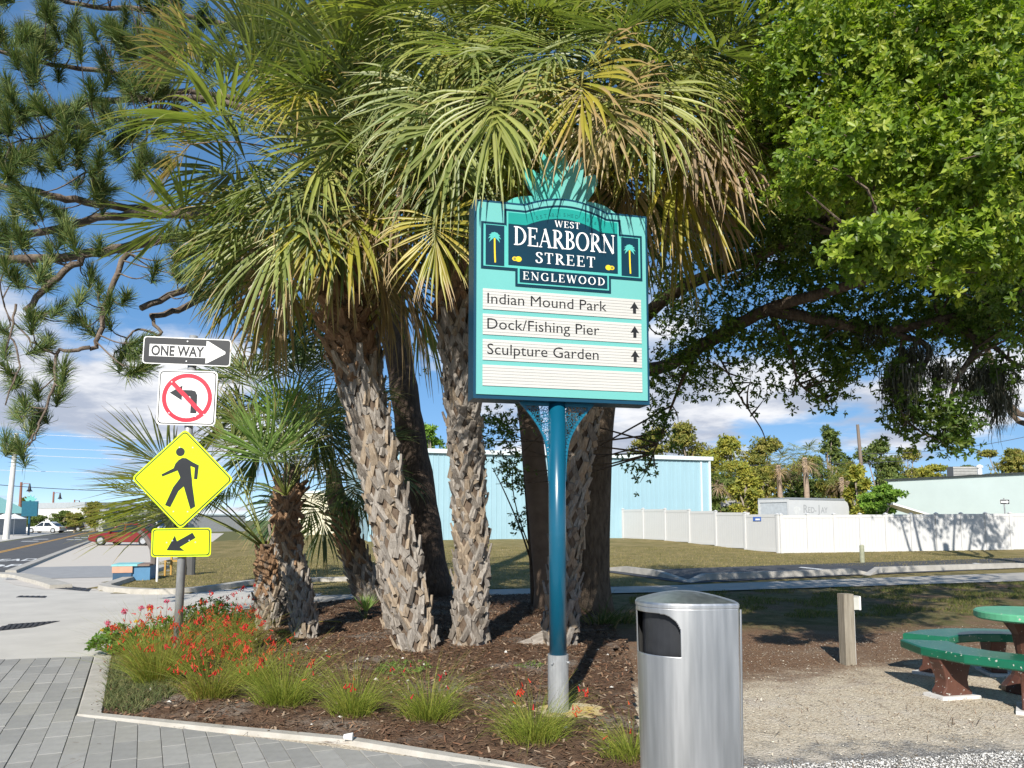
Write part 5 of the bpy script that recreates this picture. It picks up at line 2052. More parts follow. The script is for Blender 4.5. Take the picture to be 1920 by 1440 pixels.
def frond_geo(O, d0, Lp, Lb, sag, droop, kind, K=44, A=1.95, hang=0.0, fold=0.25, roll=0.0, tipbrown=0.15, stiff=0.0):
    O = np.array(O, float)
    d = nrm(np.array(d0, float))
    n = 6
    pts = [O]
    for i in range(n):
        pts.append(pts[-1] + d * Lp / n)
        d = nrm(d + np.array([0, 0, -sag / n]))
    hub = pts[-1]
    s = np.cross(d, [0, 0, 1.0])
    if np.linalg.norm(s) < 0.15:
        s = np.array([1.0, 0.15, 0])
    s = nrm(s)
    d = nrm(d * (1 - hang) + np.array([0, 0, -1.0]) * hang)
    nn = np.cross(s, d)
    c_, s_ = math.cos(roll), math.sin(roll)
    s, nn = s * c_ + nn * s_, nn * c_ - s * s_
    c1, c2 = [np.array(x) for x in PAL[kind]]
    # blade
    a = np.linspace(-A, A, K) + rng.normal(0, 0.025, K)
    ca, sa = np.cos(a)[:, None], np.sin(a)[:, None]
    S = 7
    dirs = nrm(ca * d + sa * s + fold * np.abs(sa) * nn + rng.normal(0, 0.085, (K, 3)))
    start = hub + d * (np.maximum(ca, 0) * Lb * 0.20)
    start[:, 2] -= (np.maximum(ca[:, 0], 0) ** 2) * Lb * 0.05 * (1 + sag)
    Ls = Lb * (0.74 + 0.26 * np.cos(a * 0.75)) * rng.uniform(0.86, 1.07, K)
    sd = droop * rng.uniform(0.45, 1.6, K)
    P_ = np.empty((K, S + 1, 3))
    D_ = np.empty((K, S + 1, 3))
    P_[:, 0] = start
    D_[:, 0] = dirs
    dd = dirs.copy()
    for j in range(1, S + 1):
        t = j / S
        P_[:, j] = P_[:, j - 1] + dd * (Ls / S)[:, None]
        g = sd * (0.10 + 1.6 * max(0.0, t - 0.30 - stiff)) * 2.2 / S
        dd = dd.copy()
        dd[:, 2] -= g
        dd += rng.normal(0, 0.045, (K, 3))
        dd = nrm(dd)
        D_[:, j] = dd
    tt = np.linspace(0, 1, S + 1)
    half = np.tan(A / K) * tt[None] * Ls[:, None] * 1.12
    wmax = min(0.030, 0.0245 * Lb)
    prof = np.where(tt < 0.4, 1.0, 1.0 - ((tt - 0.4) / 0.6) ** 0.85 * 0.94)
    w = np.minimum(half, wmax) * prof[None]
    nseg = nn[None, None] - D_ * np.sum(nn * D_, -1, keepdims=True)
    nseg = nrm(nseg)
    wv = np.cross(D_, nseg)
    # twist a little
    L_ = P_ - wv * w[..., None]
    R_ = P_ + wv * w[..., None]
    C_ = P_ - nseg * (w * 0.55)[..., None]
    V = np.stack([L_, C_, R_], 2).reshape(-1, 3)
    base = (np.arange(K) * (S + 1) * 3)[:, None, None]
    j = (np.arange(S) * 3)[None, :, None]
    q = np.array([[0, 1, 4, 3], [1, 2, 5, 4]])
    Fq = (base[..., None] + j[..., None] + q[None, None]).reshape(-1, 4)
    mixf = rng.uniform(0, 1, (K, 1, 1))
    cc = c1 * (1 - mixf) + c2 * mixf
    cc = cc * rng.uniform(0.8, 1.2, (K, 1, 1))
    tip = np.array([0.40, 0.28, 0.13])
    tb = np.clip((tt - (1 - tipbrown * rng.uniform(0.2, 1.8, (K, 1)))) / 0.12, 0, 1)[..., None]
    cc = cc * (1 - tb) + tip * tb
    Cc = np.repeat(cc[:, :, None, :], 3, 2).reshape(-1, 3)
    # petiole
    pts = np.array(pts + [hub + d * Lb * 0.18 - np.array([0, 0, 0.02 * Lb])])
    m = MB().tube(pts, [0.026, 0.022, 0.019, 0.017, 0.016, 0.015, 0.014, 0.006], 4, flat=0.6)
    pv = np.array(m.v)
    pf = np.array([f for f in m.f if len(f) == 4]) + len(V)
    pc = {'dead': (0.30, 0.20, 0.11), 'half': (0.28, 0.22, 0.06), 'yellow': (0.30, 0.27, 0.06)}.get(kind, (0.20, 0.23, 0.055))
    return np.concatenate([V, pv]), np.concatenate([Fq, pf]), np.concatenate([Cc, np.tile(pc, (len(pv), 1))])


BOOTM = M('palm_boot', (0.18, 0.152, 0.13), rough=0.95, col2=(0.42, 0.39, 0.35), scale=5, stretch=(14, 14, 1.6), bump=0.7, bscale=20, detail=8, spec=0.1)
BOOTM2 = M('palm_boot_brown', (0.16, 0.085, 0.045), rough=0.95, col2=(0.36, 0.24, 0.15), scale=5, stretch=(14, 14, 1.6), bump=0.7, bscale=20, detail=8, spec=0.1)
TRUNKM = M('palm_trunk_fibre', (0.085, 0.058, 0.040), rough=0.98, col2=(0.20, 0.155, 0.12), scale=10, stretch=(3, 3, 1), bump=0.8, bscale=40, detail=8, spec=0.05)


def boot_mesh(k, mat):
    r = random.Random(k)
    m = MB()
    R0 = 0.25

    def strip(p0, p1, w0, w1, th):
        p0, p1 = np.array(p0, float), np.array(p1, float)
        t = nrm(p1 - p0)
        up = np.array([0, 1.0, 0])
        s = nrm(np.cross(t, up))
        o = nrm(np.cross(s, t))
        vs = []
        for p, w, h in ((p0, w0, th), ((p0 + p1) / 2 + o * 0.008, (w0 + w1) / 2, th * 1.1), (p1, w1, th * 0.8)):
            vs += [p - s * w / 2 - o * h, p + s * w / 2 - o * h, p + s * w / 2 * 0.8 + o * h * 0.6, p - s * w / 2 * 0.8 + o * h * 0.6]
        fs = [(0, 1, 2, 3), (8, 11, 10, 9)]
        for q in (0, 4):
            fs += [(q + i, q + 4 + i, q + 4 + (i + 1) % 4, q + (i + 1) % 4) for i in range(4)]
        m.add(vs, fs)
    sl = r.uniform(0.10, 0.19)
    out = r.uniform(0.025, 0.075)
    lx = r.uniform(0.135, 0.175)
    tw = r.uniform(-0.03, 0.03)
    for s in (-1, 1):
        strip((s * lx, -lx * lx / (2 * R0) + 0.010 + 0.012 * (s > 0), -r.uniform(0.23, 0.31)), (s * 0.004, 0.026, 0.05), 0.064, 0.074, 0.017)
    strip((0, 0.024, -0.01), (tw, 0.026 + out, sl), 0.085, r.uniform(0.045, 0.065), 0.015)
    me = m.mesh('leaf_base', mat)
    bm = bmesh.new(); bm.from_mesh(me); bmesh.ops.recalc_face_normals(bm, faces=bm.faces); bm.to_mesh(me); bm.free()
    return me


BOOTM3 = M('palm_boot_dark', (0.11, 0.09, 0.075), rough=0.95, col2=(0.30, 0.27, 0.235), scale=5, stretch=(14, 14, 1.6), bump=0.7, bscale=20, detail=8, spec=0.1)
BOOTM4 = M('palm_boot_tan', (0.22, 0.165, 0.115), rough=0.95, col2=(0.42, 0.35, 0.27), scale=5, stretch=(14, 14, 1.6), bump=0.7, bscale=20, detail=8, spec=0.1)
BOOTS = [boot_mesh(k, (BOOTM, BOOTM3, BOOTM, BOOTM4, BOOTM, BOOTM3, BOOTM4, BOOTM)[k]) for k in range(8)]
BOOTS_B = [boot_mesh(10 + k, BOOTM2) for k in range(4)]


def palm_trunk(root, base, path, rad, zboot=None, ring=8, dz=0.145, scale=1.0, brown_from=1e9, splay_from=1e9, step_rand=0.4):
    """path: world points; rad: radius per point"""
    path = np.array(path)
    pts = catmull(path, 6)
    rr = np.interp(np.linspace(0, 1, len(pts)), np.linspace(0, 1, len(rad)), rad)
    m = MB().tube(pts, rr, 14)
    m.build('trunk', TRUNKM, root, origin=base, smooth=True)
    seg = np.linalg.norm(np.diff(pts, axis=0), axis=1)
    s = np.concatenate([[0], np.cumsum(seg)])
    top = s[-1] if zboot is None else min(zboot, s[-1])
    L = 0.10
    k = 0
    tot = 0
    while L < top:
        c = np.array([np.interp(L, s, pts[:, i]) for i in range(3)])
        c2 = np.array([np.interp(min(L + 0.1, s[-1]), s, pts[:, i]) for i in range(3)])
        r = float(np.interp(L, s, rr))
        t = nrm(c2 - c)
        x = nrm(np.cross([0, 1.0, 0], t))
        y = np.cross(t, x)
        for j in range(ring):
            if tot >= 296:
                break
            a = 2 * math.pi * (j + 0.5 * (k % 2)) / ring + random.uniform(-0.12, 0.12)
            o_ = math.cos(a) * x + math.sin(a) * y           # outward
            tg = np.cross(o_, t)
            sc = scale * random.uniform(0.8, 1.2)
            up = t
            if L > splay_from:
                q = min(1.0, (L - splay_from) / 0.6)
                up = nrm(t + o_ * 0.55 * q)
                sc *= 1 + 0.35 * q
            oo = nrm(np.cross(up, tg))
            if np.dot(oo, o_) < 0:
                oo = -oo
            tg2 = np.cross(oo, up)
            R = np.stack([tg2, oo, up], 1) * sc
            p = c + o_ * (r - 0.012) + t * random.uniform(-0.03, 0.03) - base
            mesh = random.choice(BOOTS_B if L > brown_from else BOOTS)
            ob = link('leaf_base', mesh, root)
            M4 = np.eye(4); M4[:3, :3] = R; M4[:3, 3] = p
            ob.matrix_basis = Matrix(M4.tolist())
            tot += 1
        L += dz * scale
        k += 1
    return pts


def add_frond(root, base, *a, **k):
    v, f, c = frond_geo(*a, **k)
    return link('frond', np_mesh('frond', v, f, PALML, c, origin=base), root)


def hero(root, base, crown, hubpx, hubY, Lb, sag, droop, kind, **k):
    """frond whose blade starts over a given photo pixel; the stalk grows from the crown"""
    H_ = P(hubpx[0], hubpx[1], hubY)
    d = H_ - crown
    k.setdefault('hang', random.uniform(0.45, 0.75) if sag >= 0.65 else random.uniform(0.05, 0.3))
    droop = droop * random.uniform(0.25, 0.6)
    Lp = np.linalg.norm(d) * 1.02
    dd = nrm(d) + np.array([0, 0, sag * 0.42])
    return add_frond(root, base, crown, dd, Lp, Lb, sag, droop, kind, **k)


def crown_fill(root, base, crown, n, Lp, Lb, el=(75, -55), kinds=None, az=None, seed=0, dead_below=-35):
    r = random.Random(seed)
    for i in range(n):
        t = (i + 0.5) / n
        e = math.radians(el[0] + (el[1] - el[0]) * t + r.uniform(-8, 8))
        a = (i * 2.39996 + r.uniform(-0.3, 0.3)) if az is None else math.radians(r.uniform(*az))
        d = np.array([math.cos(a) * math.cos(e), math.sin(a) * math.cos(e), math.sin(e)])
        kd = 'green'
        ed = math.degrees(e)
        if ed < dead_below:
            kd = r.choice(['dead', 'dead', 'half', 'yellow'])
        elif ed < -5:
            kd = r.choice(['green', 'lime', 'green', 'lime', 'yellow', 'deep'])
        else:
            kd = r.choice(['green', 'green', 'deep', 'lime'])
        if kinds:
            kd = r.choice(kinds)
        s = r.uniform(0.85, 1.15)
        add_frond(root, base, crown + d * 0.12, d, Lp * s, Lb * s * r.uniform(0.9, 1.1), 0.30 + 0.45 * t, (0.3 + 0.9 * t) * r.uniform(0.6, 1.3) + (0.8 if kd in ('dead', 'half') else 0), kd,
                  hang=max(0.0, min(0.7, 0.9 * t - 0.15)) * r.uniform(0.5, 1.1), roll=r.uniform(-0.5, 0.5), fold=0.25 + 0.2 * t, tipbrown=0.05 + 0.15 * t)


def palm_path(pix, Y):
    return [P(px, py, Y + dy) for px, py, dy in pix]


# --- palm 1: thick leaning palm in the middle
Y1 = G(785, 1222)[1]
b1 = G(785, 1222)
palm1 = thing('cabbage_palm', 'stout leaning cabbage palm with criss-cross trunk left of centre', 'palm tree', b1)
pp = palm_path([(785, 1226, 0), (757, 1080, 0), (724, 930, 0.05), (692, 790, 0.05), (664, 680, 0), (648, 590, 0), (640, 500, 0), (634, 400, 0), (630, 330, 0)], Y1)
palm_trunk(palm1, b1, pp, [0.20, 0.20, 0.215, 0.225, 0.235, 0.25, 0.24, 0.2, 0.16], zboot=4.95, brown_from=3.9, splay_from=3.75, scale=1.22, ring=6, dz=0.150)
c1 = P(630, 335, Y1)
HE1 = [((575, 152), -1.3, 1.0, 0.7, 2.0, 'yellow'), ((352, 398), -0.9, 1.0, 0.3, 0.5, 'green'), ((584, 432), -1.35, 0.85, 0.9, 1.5, 'lime'), ((692, 398), -1.2, 0.85, 1.0, 2.6, 'half'),
       ((735, 300), -1.3, 1.05, 0.8, 2.0, 'green'), ((470, 250), -0.8, 1.15, 0.6, 1.3, 'green'), ((500, 330), -1.1, 1.0, 0.6, 1.2, 'deep'), ((430, 160), -0.5, 1.1, 0.5, 1.0, 'green'),
       ((650, 170), -1.2, 1.1, 0.7, 1.8, 'green'), ((540, 60), -0.7, 1.1, 0.5, 1.3, 'lime'), ((700, 95), -1.1, 1.1, 0.6, 1.7, 'green'), ((355, 262), -0.3, 0.8, 0.9, 2.2, 'dead'),
       ((370, 60), -0.2, 0.85, 0.8, 2.4, 'dead'), ((455, 420), -0.9, 1.0, 0.5, 0.9, 'green'), ((480, 480), -0.5, 0.9, 0.6, 1.1, 'deep'), ((640, 420), -1.2, 0.9, 0.9, 2.2, 'deep'),
       ((520, 540), 0.2, 0.7, 1.0, 2.8, 'dead'), ((760, 250), -1.0, 1.1, 0.7, 1.9, 'green'), ((800, 360), -0.9, 1.0, 0.8, 2.0, 'deep'), ((420, 330), -0.5, 1.1, 0.5, 0.9, 'green'),
       ((610, 260), -1.5, 1.0, 0.7, 1.9, 'lime'), ((380, 130), 0.1, 1.1, 0.5, 1.2, 'green'), ((590, 350), -1.4, 0.95, 0.8, 1.9, 'deep'), ((700, 500), -0.6, 0.6, 1.0, 2.6, 'dead')]
for px, dy, lb, sg, dr, kd in HE1:
    hero(palm1, b1, c1, px, Y1 + dy, lb, sg, dr, kd, roll=random.uniform(-0.35, 0.35), tipbrown=0.28 if kd in ('yellow', 'half') else 0.07)
crown_fill(palm1, b1, c1, 46, 1.25, 1.25, seed=1)

# --- palm 2: slim upright palm left of the sign
Y2 = G(880, 1212)[1]
b2 = G(880, 1212)
palm2 = thing('cabbage_palm', 'slim upright cabbage palm with criss-cross trunk touching the left edge of the sign', 'palm tree', b2)
pp = palm_path([(880, 1214, 0), (884, 1050, -0.05), (877, 900, -0.2), (868, 760, -0.4), (858, 650, -0.6), (850, 560, -0.8), (858, 430, -1.05), (880, 280, -1.35), (895, 150, -1.6)], Y2)
palm_trunk(palm2, b2, pp, [0.185, 0.18, 0.175, 0.175, 0.18, 0.175, 0.17, 0.17, 0.15], zboot=5.2, scale=1.12, ring=6, dz=0.155, brown_from=4.6)
c2 = P(895, 150, Y2 - 1.6)
HE2 = [((922, 205), -2.15, 0.90, 0.8, 2.6, 'lime'), ((985, 130), -1.9, 0.9, 0.8, 2.4, 'green'), ((960, 235), -1.95, 0.75, 0.9, 2.6, 'lime'), ((890, 90), -1.6, 0.9, 0.5, 1.4, 'green'), ((1000, 20), -1.5, 0.9, 0.3, 0.9, 'green'), ((830, 440), -1.2, 0.75, 1.0, 1.8, 'yellow'), ((850, 50), -1.1, 1.05, 0.7, 1.9, 'lime'), ((800, 170), -1.2, 1.05, 0.7, 1.9, 'green'),
       ((960, 40), -1.0, 1.0, 0.5, 1.3, 'green'), ((975, 130), -0.8, 1.0, 0.7, 1.7, 'green'), ((780, 100), -0.8, 1.05, 0.7, 1.8, 'green'), ((880, 330), -0.9, 0.9, 1.0, 2.2, 'deep'),
       ((830, 300), -1.0, 0.95, 0.9, 2.0, 'green'), ((1010, 200), -0.9, 0.95, 0.9, 2.2, 'lime'), ((760, 20), -0.6, 1.0, 0.5, 1.6, 'lime'), ((905, 420), -0.6, 0.65, 1.1, 2.4, 'lime'),
       ((860, 230), -1.3, 1.0, 0.8, 2.0, 'green'), ((955, 260), -1.1, 0.85, 0.9, 2.2, 'lime')]
for px, dy, lb, sg, dr, kd in HE2:
    hero(palm2, b2, c2, px, Y2 - 1.6 + dy, lb, sg, dr, kd, roll=random.uniform(-0.35, 0.35), tipbrown=0.25 if kd in ('yellow', 'half') else 0.07)
crown_fill(palm2, b2, c2, 40, 1.1, 1.1, seed=2)

# --- palm 3: behind the sign pole
Y3 = G(1050, 1214)[1]
b3 = G(1050, 1214)
palm3 = thing('cabbage_palm', 'cabbage palm standing straight behind the blue sign pole', 'palm tree', b3)
pp = palm_path([(1048, 1216, 0), (1060, 1060, -0.05), (1072, 920, -0.2), (1090, 800, -0.4), (1105, 680, -0.6), (1125, 500, -0.95), (1150, 330, -1.3), (1175, 190, -1.6)], Y3)
palm_trunk(palm3, b3, pp, [0.17, 0.16, 0.15, 0.155, 0.16, 0.16, 0.16, 0.15], zboot=5.0, scale=1.15, ring=5, dz=0.155)
# a shed boot lying at its foot
m_ = link('leaf_base', BOOTS[2], palm3)
m_.matrix_basis = Matrix.Translation(Vector((-0.28, -0.08, 0.10))) @ Matrix.Rotation(math.radians(-100), 4, 'Y') @ Matrix.Scale(1.5, 4)
c3 = P(1180, 175, Y3 - 1.6)
HE3 = [((1095, 155), -2.2, 0.9, 0.8, 2.6, 'yellow'), ((1140, 215), -2.1, 0.75, 0.9, 2.6, 'half'), ((1050, 90), -1.8, 0.9, 0.5, 1.6, 'green'), ((1215, 190), -2.0, 0.85, 0.8, 2.4, 'lime'), ((1165, 60), -1.9, 0.9, 0.2, 0.7, 'deep'), ((1290, 230), -1.5, 0.85, 0.9, 2.8, 'dead'), ((1350, 250), -1.2, 0.85, 0.9, 2.8, 'dead'), ((1330, 170), -1.4, 0.85, 0.8, 2.2, 'green'), ((1330, 90), -1.5, 0.9, 0.3, 0.9, 'green'), ((1190, 210), -1.2, 0.95, 0.9, 2.2, 'lime'), ((1250, 170), -1.1, 1.0, 0.8, 2.0, 'green'), ((1330, 190), -0.9, 1.0, 1.0, 2.6, 'half'),
       ((1350, 60), -0.8, 1.0, 0.5, 1.3, 'green'), ((1160, 50), -1.0, 1.05, 0.4, 1.2, 'deep'), ((1260, 40), -0.9, 1.0, 0.5, 1.4, 'green'), ((1080, 60), -1.0, 1.0, 0.6, 1.7, 'green'),
       ((1300, 260), -0.7, 0.95, 1.0, 2.6, 'half'), ((1380, 230), -0.4, 0.95, 1.0, 2.6, 'dead'), ((1240, 290), -0.5, 0.85, 1.1, 2.6, 'dead'), ((1190, 330), -0.4, 0.8, 1.1, 2.4, 'deep'),
       ((1140, 200), -1.4, 0.95, 0.9, 2.2, 'half'), ((1310, 120), -1.0, 1.0, 0.8, 1.9, 'lime'), ((1400, 110), -0.3, 1.0, 0.6, 1.5, 'green'), ((1290, 330), 0.0, 0.8, 1.1, 2.6, 'dead'),
       ((1185, 385), -0.25, 0.85, 0.8, 1.0, 'deep'), ((1050, 100), -0.6, 1.0, 0.8, 2.0, 'green'), ((1350, 300), -0.2, 0.8, 1.0, 2.6, 'dead'), ((1220, 120), -1.3, 1.0, 0.7, 1.9, 'lime')]
for px, dy, lb, sg, dr, kd in HE3:
    hero(palm3, b3, c3, px, Y3 - 1.6 + dy, lb, sg, dr, kd, roll=random.uniform(-0.35, 0.35), tipbrown=0.4 if kd in ('yellow', 'half') else 0.07)
crown_fill(palm3, b3, c3, 40, 1.1, 1.1, seed=3, dead_below=-25)

# --- palm 4: taller palm behind the first
Y4 = 11.6
b4 = PZ(748, Y4, 0)
palm4 = thing('cabbage_palm', 'tall cabbage palm behind the leaning one, crown cut by the top edge', 'palm tree', b4)
pp = palm_path([(748, 1172, 0), (722, 960, 0), (700, 800, 0), (690, 600, 0), (695, 400, 0), (702, 200, 0), (705, 40, 0)], Y4)
pp[0] = b4
palm_trunk(palm4, b4, pp, [0.17] * 7, zboot=6.8, ring=6, dz=0.2, brown_from=5.5)
c4 = P(706, 20, Y4)
crown_fill(palm4, b4, c4, 44, 1.3, 1.3, seed=4)


def small_palm(label, base, path, rad, crown, heroes, fill=(0, 0), kinds=('green', 'deep'), zb=None, scale=0.8, brown=0.4, Lp=0.7, Lb=0.75, el=(80, 5), seed=9, ring=6):
    root = thing('young_palm', label, 'palm tree', base)
    palm_trunk(root, base, path, rad, zboot=zb, scale=scale, ring=ring, brown_from=brown, splay_from=brown + 0.2)
    for (px, Y, lb, sg, dr, kd) in heroes:
        hero(root, base, crown, px, Y, lb, sg, dr, kd, roll=random.uniform(-0.4, 0.4), stiff=0.15, A=1.45, hang=0.0 if sg < 0.35 else 0.35)
    if fill[0]:
        crown_fill(root, base, crown, fill[0], Lp, Lb, el=el, kinds=list(kinds), seed=seed)
    return root


# --- small palm with a bright upright fan
b5 = G(572, 1200)
Y5 = b5[1]
pp = [P(572, 1202, Y5), P(566, 1130, Y5), P(552, 1060, Y5), P(540, 985, Y5), P(535, 930, Y5)]
small_palm('small palm with one bright upright green fan and shaggy brown stem', b5, pp, [0.14, 0.13, 0.12, 0.10, 0.07], P(536, 930, Y5),
           [((512, 872), Y5 - 0.35, 1.0, 0.0, 0.10, 'young'), ((500, 868), Y5 - 0.3, 0.95, 0.0, 0.12, 'young'), ((545, 850), Y5 + 0.1, 0.8, 0.1, 0.3, 'green'), ((470, 800), Y5 + 0.3, 0.8, 0.2, 0.6, 'green'), ((590, 800), Y5 + 0.4, 0.85, 0.2, 0.6, 'green'), ((530, 800), Y5 + 0.1, 0.85, 0.1, 0.3, 'young'),
            ((640, 760), Y5 + 0.3, 0.8, 0.4, 1.6, 'deep'), ((560, 720), Y5 + 0.6, 0.8, 0.2, 0.6, 'deep'), ((480, 730), Y5 + 0.5, 0.8, 0.1, 0.5, 'green'), ((440, 900), Y5 + 0.2, 0.75, 0.5, 1.3, 'blue'),
            ((620, 830), Y5 + 0.6, 0.8, 0.5, 1.7, 'deep')], zb=None, brown=1.3, scale=0.85, ring=5)
# --- low palm with a wide fan reaching left behind the diamond sign
b6 = G(503, 1182)
Y6 = b6[1]
pp = [P(503, 1184, Y6), P(500, 1120, Y6), P(499, 1060, Y6), P(499, 1020, Y6)]
small_palm('low shaggy palm with a broad fan reaching left behind the yellow signs', b6, pp, [0.15, 0.15, 0.12, 0.07], P(499, 1030, Y6),
           [((345, 915), Y6 - 1.4, 1.3, 0.36, 0.4, 'lime'), ((335, 950), Y6 - 1.3, 1.15, 0.36, 0.6, 'lime'), ((360, 890), Y6 - 1.1, 1.25, 0.36, 0.4, 'lime'), ((330, 880), Y6 - 0.6, 1.1, 0.25, 0.4, 'green'), ((390, 935), Y6 + 0.2, 0.85, 0.5, 1.2, 'green'), ((440, 850), Y6 + 0.3, 0.8, 0.2, 0.6, 'green'),
            ((410, 800), Y6 + 0.4, 0.85, 0.2, 0.7, 'deep'), ((345, 955), Y6 + 0.3, 0.8, 0.4, 1.0, 'deep'), ((450, 930), Y6 + 0.5, 0.8, 0.4, 1.2, 'deep'), ((560, 880), Y6 + 0.6, 0.8, 0.4, 1.2, 'deep'),
            ((280, 930), Y6 + 0.1, 0.75, 0.3, 0.5, 'green')], zb=None, brown=0.8, scale=0.85, ring=5)
# --- shaded palms between and behind
b7 = G(695, 1128)
Y7 = b7[1]
pp = [P(700, 1130, Y7), P(672, 1060, Y7), P(650, 1000, Y7), P(630, 930, Y7), P(622, 880, Y7)]
small_palm('shaded palm with drooping dark fans left of the stout trunk', b7, pp, [0.30, 0.26, 0.22, 0.2, 0.12], P(622, 880, Y7),
           [((640, 900), Y7 - 0.8, 0.95, 0.9, 2.2, 'deep'), ((600, 850), Y7 - 0.7, 0.95, 0.7, 1.8, 'deep'), ((680, 860), Y7 - 0.5, 0.95, 0.9, 2.2, 'blue'), ((560, 880), Y7 - 0.4, 0.9, 0.8, 2.0, 'deep'),
            ((620, 800), Y7 - 0.6, 0.95, 0.7, 1.8, 'deep'), ((690, 940), Y7 - 0.8, 0.8, 0.8, 2.2, 'deep')], fill=(16, 0), zb=2.0, brown=1.0, scale=1.0, Lp=0.9, Lb=0.95, el=(70, -40), seed=21, kinds=('deep', 'blue', 'deep', 'half'))
b8 = PZ(520, 13.2, 0)
pp = [PZ(520, 13.2, -0.02), PZ(525, 13.2, 0.8), PZ(535, 13.2, 1.7), PZ(548, 13.2, 2.6)]
small_palm('dark palm with stiff fans behind the no left turn sign', b8, pp, [0.2, 0.19, 0.18, 0.14], P(550, 760, 13.2),
           [((530, 690), 12.9, 0.95, 0.1, 0.35, 'deep'), ((480, 640), 13.0, 0.95, 0.2, 0.5, 'deep'), ((575, 640), 13.0, 0.9, 0.1, 0.4, 'deep'), ((455, 720), 13.0, 0.9, 0.3, 0.8, 'blue'), ((620, 700), 12.9, 0.9, 0.3, 1.0, 'deep'),
            ((500, 760), 12.7, 0.9, 0.4, 1.1, 'deep'), ((440, 780), 12.8, 0.9, 0.4, 1.2, 'blue'), ((590, 790), 12.7, 0.9, 0.5, 1.6, 'deep')], fill=(18, 0), zb=2.4, brown=1.5, scale=1.0, Lp=0.8, Lb=0.95, el=(80, -30), seed=33, kinds=('deep', 'blue', 'deep'))
# --- tiny seedling fan at the foot
b9 = G(686, 1166)
sd_ = thing('palm_seedling', 'tiny bright green palm seedling fan on the mulch', 'palm seedling', b9)
for k, (az, el, lb) in enumerate(((90, 82, 0.36), (60, 70, 0.33), (120, 72, 0.34), (20, 55, 0.26))):
    a, e = math.radians(az + 180), math.radians(el)
    add_frond(sd_, b9, b9 + np.array([0, 0, 0.02]), (math.cos(a) * math.cos(e), 0.2 * math.sin(a) * math.cos(e), math.sin(e)), 0.10, lb, 0.0, 0.1, 'young', K=16, A=0.75, stiff=0.3)
# cut fronds lying by the bed
for k, (px, py, az, kd, lab) in enumerate(((640, 1175, 175, 'half', 'fallen pale palm leaf by the seedling'), (520, 1195, 10, 'lime', 'fallen yellow green palm leaf by the shaggy stem'))):
    b = G(px, py)
    lf = thing('fallen_frond', lab + ' on the mulch', 'palm leaf', b)
    a = math.radians(az)
    add_frond(lf, b, b + np.array([0, 0, 0.07]), (math.cos(a), 0.3 * math.sin(a), 0.12), 0.30, 0.45, 0.2, 0.25, kd, K=10, A=0.3)

# ------------------------------------------------------------------ pine
BARK = M('pine_bark', (0.055, 0.040, 0.032), rough=0.95, col2=(0.16, 0.12, 0.095), scale=7, stretch=(4, 4, 1), bump=1.0, bscale=14, bdist=0.03, detail=8, spec=0.1)
BARKG = M('pine_limb_bark', (0.07, 0.055, 0.045), rough=0.95, col2=(0.23, 0.185, 0.15), scale=9, bump=0.9, bscale=25, bdist=0.02, detail=8, spec=0.1)
NEED = leaf_mat('pine_needles', rough=0.5, trans=0.15, spec=0.3)


def tuft_mesh(k):
    r = np.random.default_rng(100 + k)
    n = 240
    Ln = 0.31
    # needles leave a 0.22 m shoot along +Z, bending outward
    zb = r.uniform(-0.20, 0.06, n)
    az = r.uniform(0, 2 * np.pi, n)
    th = np.radians(np.abs(r.normal(38, 24, n))) * np.clip(1.15 - (zb + 0.14) * 2.0, 0.4, 1.2)
    d = np.stack([np.cos(az) * np.sin(th), np.sin(az) * np.sin(th), np.cos(th)], -1)
    L_ = Ln * r.uniform(0.7, 1.1, n)
    p0 = np.stack([0 * zb, 0 * zb, zb], -1)
    s = nrm(np.cross(d, r.normal(0, 1, (n, 3)))) * 0.0040
    p1 = p0 + d * (L_ * 0.55)[:, None]
    d2 = nrm(d + r.normal(0, 0.22, 3) + r.normal(0, 0.16, (n, 3)))
    p2 = p1 + d2 * (L_ * 0.45)[:, None]
    V = np.stack([p0 - s, p0 + s, p1 - s, p1 + s, p2], 1).reshape(-1, 3)
    b = (np.arange(n) * 5)[:, None]
    F3 = np.concatenate([b + np.array([0, 1, 3]), b + np.array([0, 3, 2]), b + np.array([2, 3, 4])], 0)
    c = np.array([(0.09, 0.15, 0.04), (0.135, 0.185, 0.048), (0.19, 0.21, 0.06), (0.065, 0.11, 0.034)])[r.integers(0, 4, n)] * r.uniform(0.8, 1.2, (n, 1))
    return np_mesh('needle_tuft', V, F3, NEED, np.repeat(c, 5, 0))


TUFTS = [tuft_mesh(k) for k in range(12)]


